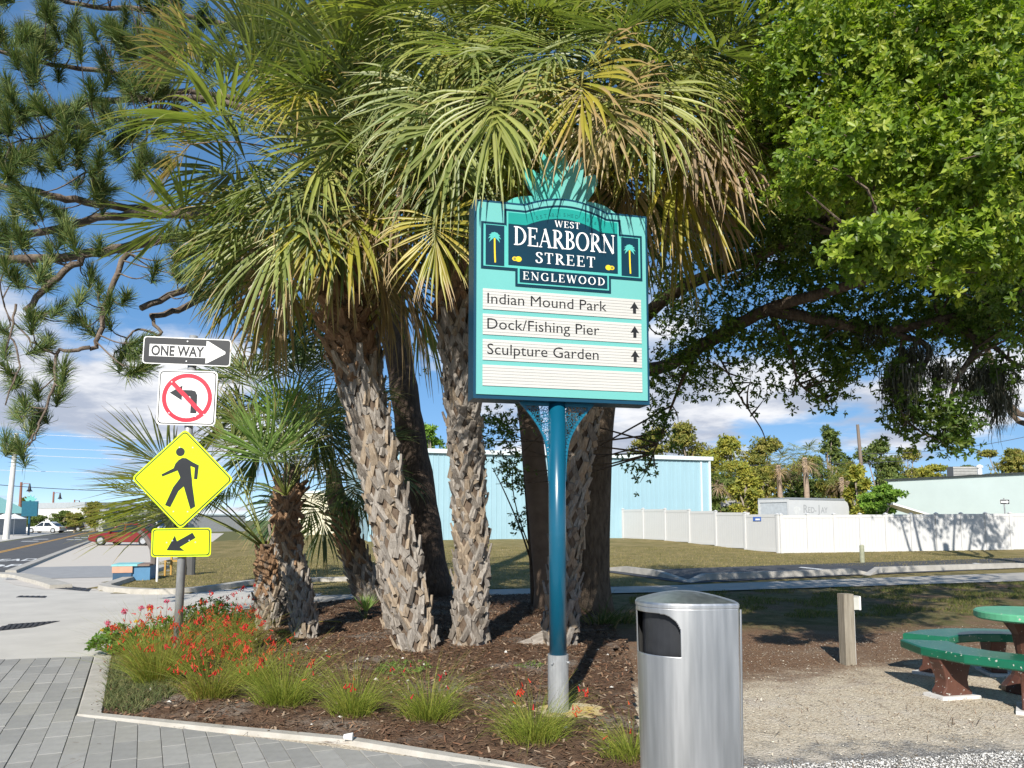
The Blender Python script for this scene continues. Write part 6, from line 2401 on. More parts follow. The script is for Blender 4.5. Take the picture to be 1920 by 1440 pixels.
def build_pine():
    Yp = G(815, 1120)[1]
    base = G(815, 1120)
    root = thing('pine_tree', 'dark barked pine tree behind the palms with long limbs to the left', 'pine tree', base)
    pts = catmull([P(815, 1124, Yp), P(793, 950, Yp), P(768, 800, Yp), P(750, 680, Yp), P(735, 560, Yp), P(720, 400, Yp), P(704, 200, Yp), P(690, 0, Yp), P(684, -160, Yp)], 5)
    rr = np.interp(np.linspace(0, 1, len(pts)), [0, 0.08, 0.5, 1], [0.40, 0.33, 0.29, 0.2])
    rr = rr * (1 + 0.05 * np.sin(np.arange(len(pts)) * 2.1))
    MB().tube(pts, rr, 16).build('trunk', BARK, root, origin=base, smooth=True)
    T = lambda py: P(float(np.interp(py, [0, 200, 400, 560, 680], [690, 704, 720, 735, 750])), py, Yp)
    limbs = [  # pixel polyline from the trunk outwards, depth at the tip, radii
        ([(735, 560), (600, 540), (447, 533), (350, 575), (283, 592)], 13.5, 0.085, 0.05),
        ([(730, 500), (560, 500), (430, 505), (350, 541), (264, 578)], 13.2, 0.08, 0.055),
        ([(725, 440), (500, 440), (330, 445), (233, 463), (120, 482), (-40, 486)], 12.6, 0.12, 0.07),
        ([(725, 400), (480, 395), (300, 395), (200, 383), (110, 370), (20, 350), (-60, 340)], 13.0, 0.10, 0.05),
        ([(720, 410), (460, 405), (300, 402), (180, 412), (60, 440), (-40, 450)], 13.3, 0.10, 0.06),
        ([(712, 300), (500, 215), (343, 183), (187, 190), (83, 213), (-40, 205)], 12.8, 0.085, 0.04),
        ([(708, 240), (450, 185), (300, 165), (190, 133), (80, 118), (-30, 90)], 12.6, 0.07, 0.03),
        ([(153, 480), (110, 520), (47, 583)], 12.4, 0.06, 0.05),
        ([(240, 475), (200, 560), (183, 640), (150, 655), (105, 665), (100, 720), (75, 790), (55, 835)], 12.3, 0.05, 0.012),
        ([(283, 592), (300, 628), (260, 620), (215, 660)], 13.2, 0.035, 0.012),
        ([(700, 150), (470, 60), (300, 20), (150, 10), (40, -30)], 12.8, 0.07, 0.03),
        ([(300, 215), (200, 230), (120, 245), (20, 270)], 12.5, 0.03, 0.012),
        ([(105, 665), (60, 640), (20, 600), (5, 560)], 12.2, 0.02, 0.01),
        ([(30, 570), (25, 630), (35, 690), (10, 760)], 12.0, 0.02, 0.01),
        ([(282, 178), (275, 250), (262, 300)], 12.9, 0.03, 0.012), ([(200, 385), (170, 330), (140, 290)], 12.6, 0.025, 0.01),
        ([(690, 60), (560, -20), (430, -60)], 13.5, 0.07, 0.03), ([(730, 520), (610, 470), (520, 440), (430, 470)], 13.5, 0.05, 0.02)]
    curves = []
    for k, (pl, Yt, r0, r1) in enumerate(limbs):
        n = len(pl)
        from_trunk = pl[0][0] > 600
        P3 = [P(px, py, (Yp + (Yt - Yp) * (i / (n - 1)) ** 0.7) if from_trunk else Yt + 0.3 * (1 - i / (n - 1))) for i, (px, py) in enumerate(pl)]
        if from_trunk:
            P3[0] = T(pl[0][1])
        c = catmull(P3, 5)
        c[1:-1] += rng.normal(0, 0.018, c[1:-1].shape)
        curves.append(c)
        MB().tube(c, np.linspace(r0, r1, len(c)), 7).build('limb', BARKG, root, origin=base, smooth=True)
    allp = np.concatenate(curves)
    # tufts: photo positions, then a random fill
    T0 = [(90, 30), (40, 60), (30, 110), (105, 60), (140, 35), (210, 55), (70, 70), (20, 180), (60, 130), (110, 140), (150, 90), (170, 170), (60, 200), (15, 240), (90, 260), (130, 255), (110, 275), (150, 270),
          (60, 290), (20, 310), (15, 330), (75, 315), (145, 345), (180, 345), (215, 270), (235, 255), (25, 400), (10, 430), (55, 400), (40, 380), (120, 430), (60, 500), (30, 520), (10, 500), (95, 470),
          (170, 520), (150, 560), (185, 545), (110, 580), (70, 590), (60, 605), (135, 600), (160, 610), (200, 600), (205, 570), (235, 560), (90, 640), (75, 655), (100, 690), (120, 700), (30, 720), (20, 700),
          (45, 760), (70, 735), (110, 740), (35, 780), (80, 780), (60, 800), (25, 840), (40, 850), (10, 830), (240, 655), (255, 665), (270, 690), (250, 700), (225, 680), (265, 640), (5, 620), (10, 660),
          (240, 90), (260, 60), (200, 110), (300, 40), (330, 30), (320, 90), (280, 110), (380, 20), (250, 180), (230, 215), (200, 205), (340, 480), (380, 510), (420, 500), (330, 510), (450, 520), (470, 500), (360, 470), (290, 510)]
    T1 = [(random.uniform(-60, 330), random.uniform(-80, 330)) for _ in range(135)] + [(random.uniform(-60, 200), random.uniform(330, 540)) for _ in range(26)] + \
         [(random.uniform(280, 620), random.uniform(-60, 120)) for _ in range(34)] + [(random.uniform(300, 520), random.uniform(430, 560)) for _ in range(14)]
    nt = 0
    for (px, py) in T0 + T1:
        Yt = random.uniform(11.9, 13.4)
        q = P(px, py, Yt)
        dd = np.linalg.norm(allp - q, axis=1)
        i = int(np.argmin(dd + rng.uniform(0, 0.25, len(dd))))
        a = allp[i]
        v = q - a
        mid = a + v * 0.5 + np.array([0, 0, -0.10 * np.linalg.norm(v)]) + rng.normal(0, 0.04, 3)
        tw = catmull([a, mid, q], 4)
        MB().tube(tw, np.linspace(0.014, 0.007, len(tw)), 4).build('twig', BARKG, root, origin=base)
        ax = nrm(tw[-1] - tw[-3] + np.array([rng.normal(0, 0.1), rng.normal(0, 0.1), 0.15]))
        zq = Vector(ax).to_track_quat('Z', 'Y').to_matrix().to_4x4() @ Matrix.Rotation(random.uniform(0, 6.28), 4, 'Z')
        ob = link('needle_tuft', random.choice(TUFTS), root)
        ob.matrix_basis = Matrix.Translation(Vector(q - base)) @ zq @ Matrix.Diagonal((random.uniform(0.8, 1.2), random.uniform(0.8, 1.2), random.uniform(0.85, 1.3), 1))
        nt += 1
    print('tufts', nt)


build_pine()

# ------------------------------------------------------------------ oak
OAKL = leaf_mat('oak_leaf', rough=0.42, trans=0.40, spec=0.35, tint=(1.0, 1.1, 0.3))
OBARK = M('oak_bark', (0.075, 0.055, 0.042), rough=0.95, col2=(0.20, 0.155, 0.115), scale=6, stretch=(3, 3, 0.8), bump=1.0, bscale=18, bdist=0.03, detail=8, spec=0.1)
LEAFSHAPE = np.array([(0, 0, 0), (0.30, 0.16, 0.035), (0.72, 0.19, 0.03), (1.0, 0, -0.05), (0.72, -0.19, 0.03), (0.30, -0.16, 0.035)], float)


def rosettes(centres, axes, leaf, nl, palette, spread=(35, 95)):
    """whorls of nl leaves at twig ends; returns verts, quads, colours"""
    n = len(centres)
    ax = nrm(axes)
    ref = nrm(rng.normal(0, 1, (n, 3)))
    e1 = nrm(np.cross(ax, ref))
    e2 = np.cross(ax, e1)
    az = (np.arange(nl) * 2.4)[None] + rng.uniform(0, 6.28, (n, 1)) + rng.normal(0, 0.25, (n, nl))
    th = np.radians(rng.uniform(*spread, (n, nl)))
    d = (np.cos(az)[..., None] * e1[:, None] + np.sin(az)[..., None] * e2[:, None]) * np.sin(th)[..., None] + ax[:, None] * np.cos(th)[..., None]
    d = nrm(d + np.array([0, 0, -0.12]))
    up = nrm(ax[:, None] + rng.normal(0, 0.45, (n, nl, 3)))
    side = nrm(np.cross(d, up))
    nor = np.cross(side, d)
    ls = leaf * rng.uniform(0.65, 1.2, (n, nl, 1))
    st = centres[:, None] - ax[:, None] * (rng.uniform(0, 0.5, (n, nl, 1)) * leaf)
    V = st[:, :, None] + ls[:, :, None] * (LEAFSHAPE[None, None, :, :1] * d[:, :, None] + LEAFSHAPE[None, None, :, 1:2] * side[:, :, None] + LEAFSHAPE[None, None, :, 2:] * nor[:, :, None])
    k = n * nl
    b = (np.arange(k) * 6)[:, None]
    Fq = np.concatenate([b + np.array([0, 3, 2, 1]), b + np.array([0, 5, 4, 3])], 0)
    pal = np.array(palette)
    ci = pal[rng.integers(0, len(pal), n)][:, None] * rng.uniform(0.75, 1.3, (n, nl, 1))
    return V.reshape(-1, 3), Fq, np.repeat(ci.reshape(-1, 3), 6, 0)


def blob_pts(c, r, n, shell=0.35):
    u = nrm(rng.normal(0, 1, (n, 3)))
    q = (shell + (1 - shell) * rng.uniform(0, 1, (n, 1))) ** (1 / 2.0)
    wob = 1 + 0.25 * np.sin(u[:, :1] * 4 + c[0] * 3) * np.cos(u[:, 1:2] * 5 + c[1]) + 0.18 * np.sin(u[:, 2:] * 7 + c[2] * 2)
    return np.array(c) + u * q * wob * np.array(r), u


def build_oak():
    base = G(1112, 1146)
    Yo = base[1]
    root = thing('oak_tree', 'spreading oak tree whose leafy canopy fills the upper right', 'oak tree', base)
    tr = catmull([P(1112, 1150, Yo), P(1112, 1040, Yo), P(1116, 920, Yo), P(1122, 800, Yo), P(1135, 720, Yo), P(1160, 650, Yo - 0.2)], 5)
    MB().tube(tr, np.interp(np.linspace(0, 1, len(tr)), [0, 0.1, 0.6, 1], [0.40, 0.31, 0.28, 0.25]), 14).build('trunk', OBARK, root, origin=base, smooth=True)
    tr2 = catmull([P(1030, 1146, Yo + 0.1), P(1020, 1040, Yo), P(1008, 920, Yo), P(995, 800, Yo), P(985, 700, Yo), P(1000, 560, Yo)], 5)
    MB().tube(tr2, np.interp(np.linspace(0, 1, len(tr2)), [0, 0.1, 1], [0.30, 0.23, 0.19]), 12).build('trunk', M('oak_bark_smooth', (0.16, 0.115, 0.085), rough=0.9, var=0.2, scale=5, bump=0.4, bscale=15), root, origin=base, smooth=True)
    limbs = [([(1150, 690, Yo), (1235, 690, Yo - .8), (1330, 640, 11.5), (1440, 580, 10.3), (1560, 545, 9.2), (1680, 500, 8), (1800, 400, 7)], 0.14, 0.03),
             ([(1160, 650, Yo), (1240, 565, 12), (1330, 515, 11), (1410, 485, 10), (1520, 430, 9), (1620, 340, 7.5), (1680, 220, 6.4)], 0.12, 0.03),
             ([(1440, 580, 10.3), (1540, 600, 9.8), (1650, 620, 9.5), (1760, 600, 9.2), (1900, 560, 9)], 0.09, 0.03),
             ([(1160, 650, Yo), (1200, 450, 12.5), (1320, 250, 11), (1480, 80, 9), (1600, -100, 8)], 0.18, 0.05),
             ([(1650, 620, 9.5), (1740, 650, 9.2), (1715, 720, 8.9), (1700, 790, 8.8)], 0.045, 0.015),
             ([(1760, 600, 9.2), (1830, 640, 9.0), (1790, 720, 8.7), (1775, 800, 8.6)], 0.045, 0.015),
             ([(1760, 600, 9.2), (1850, 640, 9.1), (1900, 680, 9.0), (1960, 700, 9)], 0.04, 0.015),
             ([(1330, 640, 11.5), (1360, 690, 11), (1385, 740, 10.8), (1425, 800, 10.6), (1437, 830, 10.6)], 0.016, 0.006),
             ([(1330, 640, 11.5), (1290, 690, 11.8), (1260, 760, 12), (1225, 850, 12)], 0.04, 0.01),
             ([(1440, 580, 10.3), (1480, 650, 10.2), (1500, 720, 10.2), (1560, 755, 10.2)], 0.03, 0.008),
             ([(1620, 340, 7.5), (1720, 300, 6.5), (1850, 300, 5.8)], 0.05, 0.02), ([(1520, 430, 9), (1600, 440, 7), (1650, 470, 5.8)], 0.05, 0.012)]
    lc = []
    for pl, r0, r1 in limbs:
        c = catmull([P(*q) for q in pl], 5)
        lc.append(c)
        MB().tube(c, np.linspace(r0, r1, len(c)), 8).build('limb', OBARK, root, origin=base, smooth=True)
    # ---- sunlit near canopy (photo-pixel centres, depth, pixel radii, depth radius, number)
    lit = [(1560, 120, 6.6, 170, 150, 0.8, 620), (1790, 90, 6.0, 180, 170, 0.8, 700), (1640, 300, 6.1, 210, 120, 0.6, 620), (1860, 320, 5.6, 150, 150, 0.7, 520), (1640, 465, 5.4, 105, 62, 0.35, 150),
           (1830, 475, 5.6, 120, 62, 0.4, 190), (1460, 210, 7.2, 80, 120, 0.6, 260), (1480, 330, 7.4, 60, 80, 0.4, 90), (1520, -160, 7.4, 230, 190, 1.2, 700), (1850, -170, 6.2, 250, 210, 1.0, 700), (2090, 100, 6.0, 170, 330, 0.9, 600), (1720, 200, 6.6, 200, 160, 0.8, 600)]
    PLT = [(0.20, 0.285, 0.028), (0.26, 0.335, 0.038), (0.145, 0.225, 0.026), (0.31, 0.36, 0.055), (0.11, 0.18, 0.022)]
    C, A = [], []
    for px, py, Y, rx, ry, rd, n in lit:
        c = P(px, py, Y)
        p, u = blob_pts(c, (rx * Y / F, rd, ry * Y / F), n, 0.15)
        C.append(p)
        A.append(nrm(u * np.array([1, 1, 0.8]) + np.array([-0.1, -0.7, 0.45])))
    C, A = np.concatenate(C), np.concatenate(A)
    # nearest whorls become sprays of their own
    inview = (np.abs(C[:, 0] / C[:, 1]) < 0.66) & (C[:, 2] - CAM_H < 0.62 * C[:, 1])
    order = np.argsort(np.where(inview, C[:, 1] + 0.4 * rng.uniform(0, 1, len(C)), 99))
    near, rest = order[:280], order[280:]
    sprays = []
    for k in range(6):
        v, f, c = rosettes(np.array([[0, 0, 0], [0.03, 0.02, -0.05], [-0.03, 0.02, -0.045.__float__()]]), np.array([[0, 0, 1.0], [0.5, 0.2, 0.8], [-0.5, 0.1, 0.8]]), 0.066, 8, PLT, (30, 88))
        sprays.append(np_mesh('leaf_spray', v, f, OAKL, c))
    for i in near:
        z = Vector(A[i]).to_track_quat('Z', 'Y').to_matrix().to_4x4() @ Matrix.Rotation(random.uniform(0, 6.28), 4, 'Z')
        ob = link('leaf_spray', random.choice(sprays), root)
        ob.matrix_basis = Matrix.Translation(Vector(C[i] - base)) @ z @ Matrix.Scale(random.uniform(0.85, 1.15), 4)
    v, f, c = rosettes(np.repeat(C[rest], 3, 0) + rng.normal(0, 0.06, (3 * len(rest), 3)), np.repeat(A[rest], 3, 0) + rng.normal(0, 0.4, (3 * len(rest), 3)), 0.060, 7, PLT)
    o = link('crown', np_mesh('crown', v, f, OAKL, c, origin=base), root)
    # ---- inner, lower foliage and the shading mass behind and above
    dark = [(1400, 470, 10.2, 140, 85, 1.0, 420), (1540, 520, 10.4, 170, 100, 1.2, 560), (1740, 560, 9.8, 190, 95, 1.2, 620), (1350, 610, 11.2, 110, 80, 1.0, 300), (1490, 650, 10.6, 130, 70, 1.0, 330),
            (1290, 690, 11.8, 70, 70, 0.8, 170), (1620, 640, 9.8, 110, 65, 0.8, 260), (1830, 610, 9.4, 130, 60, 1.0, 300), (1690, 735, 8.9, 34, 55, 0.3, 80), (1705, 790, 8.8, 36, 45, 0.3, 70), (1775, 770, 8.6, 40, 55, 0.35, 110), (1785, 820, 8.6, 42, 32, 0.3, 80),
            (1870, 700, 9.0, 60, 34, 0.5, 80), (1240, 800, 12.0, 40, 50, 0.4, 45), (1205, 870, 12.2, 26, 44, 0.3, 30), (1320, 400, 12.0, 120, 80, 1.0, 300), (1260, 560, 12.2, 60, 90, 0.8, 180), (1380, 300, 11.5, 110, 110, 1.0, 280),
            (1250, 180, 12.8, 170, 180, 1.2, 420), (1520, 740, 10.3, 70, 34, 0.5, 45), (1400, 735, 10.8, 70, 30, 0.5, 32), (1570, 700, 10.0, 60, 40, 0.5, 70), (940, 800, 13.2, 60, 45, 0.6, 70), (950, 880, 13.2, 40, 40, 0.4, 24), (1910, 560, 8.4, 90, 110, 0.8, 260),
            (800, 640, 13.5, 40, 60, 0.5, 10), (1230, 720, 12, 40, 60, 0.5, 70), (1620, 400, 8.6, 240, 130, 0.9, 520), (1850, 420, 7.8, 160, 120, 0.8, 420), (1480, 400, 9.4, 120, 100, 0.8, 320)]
    PLD = [(0.09, 0.15, 0.026), (0.12, 0.19, 0.032), (0.07, 0.12, 0.024), (0.15, 0.20, 0.04)]  # deeper leaf greens: the shade under the canopy is put into the colour
    C, A = [], []
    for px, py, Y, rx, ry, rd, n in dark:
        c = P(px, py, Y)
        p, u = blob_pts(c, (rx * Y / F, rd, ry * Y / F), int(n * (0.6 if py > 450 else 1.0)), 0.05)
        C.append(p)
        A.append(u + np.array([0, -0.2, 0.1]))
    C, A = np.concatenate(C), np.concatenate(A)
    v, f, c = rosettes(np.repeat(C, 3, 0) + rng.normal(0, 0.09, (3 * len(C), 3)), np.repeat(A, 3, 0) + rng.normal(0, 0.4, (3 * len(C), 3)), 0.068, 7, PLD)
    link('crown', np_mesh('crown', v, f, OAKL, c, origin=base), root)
    top = [((4.2, 7.4, 8.0), (2.6, 2.2, 1.6), 900), ((6.5, 8.5, 7.0), (2.8, 2.6, 2.2), 1100), ((9.0, 9.5, 6.0), (2.8, 2.8, 2.2), 900), ((3.4, 9.8, 8.2), (2.4, 2.4, 1.8), 700), ((6.0, 11.5, 8.0), (3.0, 2.6, 2.2), 800), ((10.5, 11.5, 6.5), (2.6, 2.6, 2.4), 600), ((5.2, 6.6, 5.6), (1.2, 1.4, 1.6), 420)]
    C, A = [], []
    for c, r, n in top:
        p, u = blob_pts(c, r, int(n * 0.32), 0.05)
        C.append(p); A.append(u + np.array([0, -0.2, 0.3]))
    C, A = np.concatenate(C), np.concatenate(A)
    v, f, c = rosettes(C, A, 0.17, 9, PLT)
    link('crown', np_mesh('crown', v, f, OAKL, c, origin=base), root)
    # fine twigs inside the crown
    tw = MB()
    allc = np.concatenate(lc)
    for i in range(420):
        q = C[rng.integers(len(C))] if i % 4 == 0 else None
        if q is None:
            px, py, Y, rx, ry, rd, n = dark[rng.integers(len(dark))] if i % 3 else lit[rng.integers(len(lit))]
            q = P(px + rng.uniform(-rx, rx) * 0.8, py + rng.uniform(-ry, ry) * 0.8, Y + rng.uniform(-rd, rd) * 0.6)
        a = allc[np.argmin(np.linalg.norm(allc - q, axis=1) + rng.uniform(0, 0.6, len(allc)))]
        mid = (a + q) / 2 + rng.normal(0, 0.10, 3) * np.linalg.norm(q - a)
        tw.tube(catmull([a, mid, q], 3), np.linspace(0.016, 0.004, 7), 4, cap=False)
    o = tw.build('twigs', OBARK, root, origin=base)
    # spanish moss
    MOSS = leaf_mat('spanish_moss', rough=0.9, trans=0.2, spec=0.05)
    for px, py, Y, w, L_, n in ((1688, 700, 8.9, 0.16, 0.75, 420), (1715, 660, 9.2, 0.2, 0.5, 300), (1850, 700, 9.0, 0.28, 0.55, 420), (1875, 740, 9.0, 0.16, 0.5, 260), (1822, 720, 9.0, 0.10, 0.35, 140), (1630, 620, 9.5, 0.2, 0.3, 160), (1760, 690, 8.9, 0.15, 0.5, 220), (1868, 770, 9.0, 0.03, 0.45, 40), (1560, 610, 10, 0.3, 0.3, 160), (1460, 600, 10.3, 0.3, 0.25, 120)):
        c = P(px, py, Y)
        p0 = c + np.stack([rng.normal(0, w * 0.6, n), rng.normal(0, 0.12, n), rng.uniform(-0.1, 0.1, n)], -1)
        ln = L_ * rng.uniform(0.3, 1.1, n) * np.exp(-((p0[:, 0] - c[0]) / (w * 1.2)) ** 2)
        S = 5
        Vs = []
        q = p0.copy()
        sd = nrm(np.stack([rng.normal(0, 1, n), rng.normal(0, 0.4, n), 0 * ln], -1)) * 0.007
        for j in range(S):
            Vs += [q - sd * (1 - j / S), q + sd * (1 - j / S)]
            q = q + np.stack([rng.normal(0, 0.02, n), rng.normal(0, 0.02, n), -ln / S], -1)
        V = np.stack(Vs, 1)
        b = (np.arange(n) * 2 * S)[:, None, None]
        qd = np.array([[2 * j, 2 * j + 1, 2 * j + 3, 2 * j + 2] for j in range(S - 1)])[None]
        cc = np.array([(0.10, 0.10, 0.075), (0.14, 0.14, 0.11), (0.06, 0.06, 0.042)])[rng.integers(0, 3, n)]
        mo_ = link('moss', np_mesh('moss', V.reshape(-1, 3), (b + qd).reshape(-1, 4), MOSS, np.repeat(cc, 2 * S, 0), origin=base), root)
        mo_['kind'] = 'stuff'


build_oak()


# ------------------------------------------------------------------ generic leafy tree for the background
BGL = leaf_mat('background_leaf', rough=0.55, trans=0.3, spec=0.25)


def bg_tree(name, label, cat, base, h, blobs, palette, leaf=0.22, trunk_r=0.18, stems=5, group='trees behind the white fence'):
    base = np.array(base, float)
    root = thing(name, label, cat, base, 0, group)
    top = base + np.array([0, 0, h * 0.72])
    MB().tube(catmull([base - [0, 0, 0.2], base + [0.1, 0, h * 0.3], top], 4), np.linspace(trunk_r, trunk_r * 0.4, 9), 8).build('trunk', M('bg_bark', (0.20, 0.16, 0.12), rough=0.9, var=0.25, scale=4), root, origin=base, smooth=True)
    C, A = [], []
    st = MB()
    for (dx, dz, rx, rz, n) in blobs:
        c = base + np.array([dx, rng.uniform(-0.6, 0.6), dz])
        p, u = blob_pts(c, (rx, rx * 0.8, rz), n, 0.15)
        C.append(p); A.append(u + np.array([0, -0.2, 0.4]))
        st.tube(catmull([base + [0, 0, h * 0.35], (base + c) / 2 + [0, 0, h * 0.18], c], 3), np.linspace(trunk_r * 0.5, 0.03, 7), 5)
    st.build('limbs', M('bg_limb', (0.30, 0.25, 0.20), rough=0.9, var=0.2), root, origin=base)
    C, A = np.concatenate(C), np.concatenate(A)
    v, f, c = rosettes(C, A, leaf, 6, palette, (20, 100))
    link('crown', np_mesh('crown', v, f, BGL, c, origin=base), root)
    return root


OLIVE = [(0.20, 0.21, 0.045), (0.26, 0.25, 0.055), (0.15, 0.17, 0.04), (0.30, 0.26, 0.07)]
GRN = [(0.12, 0.17, 0.045), (0.17, 0.21, 0.055), (0.09, 0.13, 0.035)]
YEL = [(0.30, 0.30, 0.05), (0.36, 0.33, 0.06), (0.22, 0.25, 0.05)]
LIM = [(0.17, 0.30, 0.04), (0.22, 0.35, 0.05), (0.12, 0.22, 0.03)]


def px_tree(name, label, cat, px, Y, ptop, wpx, pal, n=420, leaf=0.27, base_z=0.45, low=965, seed=0):
    rr = random.Random(seed)
    b = PZ(px, Y, base_z)
    zt = P(px, ptop, Y)[2] - base_z
    w = wpx * Y / F / 2
    zl = P(px, low, Y)[2] - base_z
    blobs = []
    nb = 11
    n = int(n * 3.6)
    for i in range(nb):
        t = (i + 0.5) / nb
        dz = zl + (zt - zl) * t
        sp = w * math.sin(math.pi * (0.18 + 0.72 * t)) ** 0.7
        blobs.append((rr.uniform(-0.75, 0.75) * sp, min(dz, zt - 0.12 * (zt - zl)), max(0.3 * w, 0.75 * sp * rr.uniform(0.6, 1.0)), (zt - zl) / nb * rr.uniform(0.8, 1.3), int(n / nb)))
    return bg_tree(name, label, cat, b, zt, blobs, pal, leaf=leaf)


px_tree('broadleaf_tree', 'tall olive green tree at the right corner of the blue building', 'tree', 1300, 66, 785, 120, OLIVE, 560, seed=1)
px_tree('broadleaf_tree', 'yellowish round tree standing behind the white rail', 'tree', 1372, 64, 812, 110, YEL, 520, seed=2)
px_tree('broadleaf_tree', 'grey green tree above the rear door of the trailer', 'tree', 1440, 68, 815, 110, OLIVE, 520, seed=3)
px_tree('broadleaf_tree', 'slender feathery tree rising above the trailer lettering', 'tree', 1555, 70, 798, 70, GRN, 300, seed=4, low=930)
px_tree('broadleaf_tree', 'pale olive tree behind the middle of the trailer', 'tree', 1500, 74, 850, 120, OLIVE, 420, seed=5)
px_tree('broadleaf_tree', 'dense green tree beside the leaning timber pole', 'tree', 1650, 72, 822, 90, GRN, 460, seed=6)
px_tree('broadleaf_tree', 'wispy pale tree with bare limbs right of the timber pole', 'tree', 1705, 76, 835, 90, OLIVE, 260, seed=7)
px_tree('broadleaf_tree', 'low yellow green tree at the left end of the aqua roof', 'tree', 1752, 78, 872, 90, YEL, 360, seed=8, low=920)
px_tree('broadleaf_tree', 'dark tree far behind the roof air conditioner', 'tree', 1818, 95, 872, 60, GRN, 260, seed=9, low=920)
px_tree('broadleaf_tree', 'olive tree cut by the right edge above the aqua building', 'tree', 1890, 80, 838, 110, OLIVE, 480, seed=10, low=920)
px_tree('broadleaf_tree', 'grey olive tree showing above the blue roof behind the sign', 'tree', 1235, 70, 800, 90, OLIVE, 360, seed=11, low=900)
px_tree('broadleaf_tree', 'bright yellow green tree above the blue roof between the trunks', 'tree', 815, 66, 793, 70, LIM, 300, seed=12, low=900)
px_tree('shrub', 'bright lime green bush rising over the fence right of the trailer', 'bush', 1652, 40, 908, 78, LIM, 520, leaf=0.16, seed=13, base_z=0.2)
px_tree('shrub', 'yellow banana clump beside the trailer roof', 'bush', 1612, 48, 870, 40, YEL, 160, leaf=0.35, seed=14, base_z=0.3)
px_tree('shrub', 'golden drooping shrub behind the fence below the grey roof', 'bush', 1400, 52, 868, 60, YEL, 300, leaf=0.25, seed=15, base_z=0.4)
px_tree('broadleaf_tree', 'dense green tree left of the leaning pole and behind banana clump', 'tree', 1585, 78, 860, 80, GRN, 380, seed=16)
for k, (px, Y, pt, w, pal, lab) in enumerate(((1270, 60, 880, 110, OLIVE, 'olive thicket at the right corner post of the blue building'), (1340, 58, 885, 90, GRN, 'green thicket above the fence below the yellowish tree'), (1425, 60, 880, 100, OLIVE, 'olive thicket behind the rear door of the trailer'),
                                              (1500, 62, 885, 110, GRN, 'green thicket along the top of the trailer'), (1580, 62, 890, 90, OLIVE, 'olive thicket at the rounded end of the trailer'), (1690, 66, 890, 90, GRN, 'green thicket between the lime bush and the aqua roof'))):
    px_tree('shrub', lab, 'thicket', px, Y, pt, w, pal, 260, leaf=0.3, base_z=0.4, low=972, seed=70 + k)['group'] = 'thickets behind the white fence'
for k, (px, Y, pt, w, pal, lab) in enumerate(((118, 105, 958, 40, GRN, 'round street tree above the parked white hatchback'), (140, 100, 962, 34, OLIVE, 'small street tree behind the black estate car'),
                                              (66, 110, 966, 40, GRN, 'dark street tree behind the teal street sign'), (45, 112, 932, 24, OLIVE, 'small palm-like tree top behind the teal sign'),
                                              (178, 108, 940, 44, OLIVE, 'pale street tree by the tip of the palm fan'), (230, 106, 950, 60, GRN, 'green street tree behind the red car'),
                                              (310, 104, 935, 90, GRN, 'green street tree behind the yellow arrow plate'))):
    px_tree('street_tree', lab, 'tree', px, Y, pt, w, pal, 200, leaf=0.3, base_z=0.0, low=985, seed=40 + k)['group'] = 'trees along the street'
for k, (px, Y, pt, lab) in enumerate(((1345, 58, 900, 'background palm with a pale trunk below the grey roof'), (1462, 60, 872, 'background palm with a brown skirt left of the trailer lettering'), (1512, 58, 858, 'background palm with a pale boot trunk above the lettering'), (1580, 60, 895, 'background palm above the right end of the trailer'))):
    b = PZ(px, Y, 0.45)
    rt = thing('background_palm', lab, 'palm tree', b, 0, 'palms behind the white fence')
    zc = P(px, pt, Y)[2]
    cr = np.array([b[0], b[1], zc])
    MB().tube(catmull([b, (b + cr) / 2 + [0.1, 0, 0], cr], 4), np.linspace(0.22, 0.2, 9), 8).build('trunk', M('bg_palm_trunk', (0.33, 0.25, 0.19), rough=0.9, var=0.3, scale=6), rt, origin=b, smooth=True)
    for i in range(20):
        e = math.radians(70 - 115 * i / 20)
        a = i * 2.4
        d = np.array([math.cos(a) * math.cos(e), math.sin(a) * math.cos(e), math.sin(e)])
        add_frond(rt, b, cr, d, 0.9, 1.0, 0.6, 1.4, random.choice(['green', 'lime', 'yellow']) if i < 15 else 'dead', K=18, A=1.8)

# two trees standing just outside the right edge of the picture, whose shadows fall on the fence
for (bx, by, hh, sx, lab) in ((18.9, 27.2, 8.0, 1.0, 'oak beyond the right edge whose shadow falls on the fence'),):
    b = np.array([bx, by, 0.0])
    rt = thing('oak_tree', lab, 'oak tree', b)
    MB().tube(catmull([b, b + [0.1, 0, 1.5], b + [0.3, 0, 4.5], b + [0.2, 0, 7.5]], 4), np.linspace(0.34, 0.16, 13), 9).build('trunk', OBARK, rt, origin=b, smooth=True)
    C, A = [], []
    for k in range(6):
        a = k * 1.1
        e = b + np.array([math.cos(a) * 2.4, math.sin(a) * 1.5, 8.3 + 0.4 * k])
        MB().tube(catmull([b + [0.1, 0, 4.2 + 0.4 * k], (b + e) / 2 + [0, 0, 1.0], e], 4), np.linspace(0.14, 0.04, 9), 6).build('limb', OBARK, rt, origin=b)
        p, u = blob_pts(e, (1.5, 1.3, 0.9), 220, 0.1)
        C.append(p); A.append(u + np.array([0, 0, 0.3]))
    v, f, c = rosettes(np.concatenate(C), np.concatenate(A), 0.14, 8, [(0.12, 0.2, 0.03)])
    link('crown', np_mesh('crown', v, f, OAKL, c, origin=b), rt)

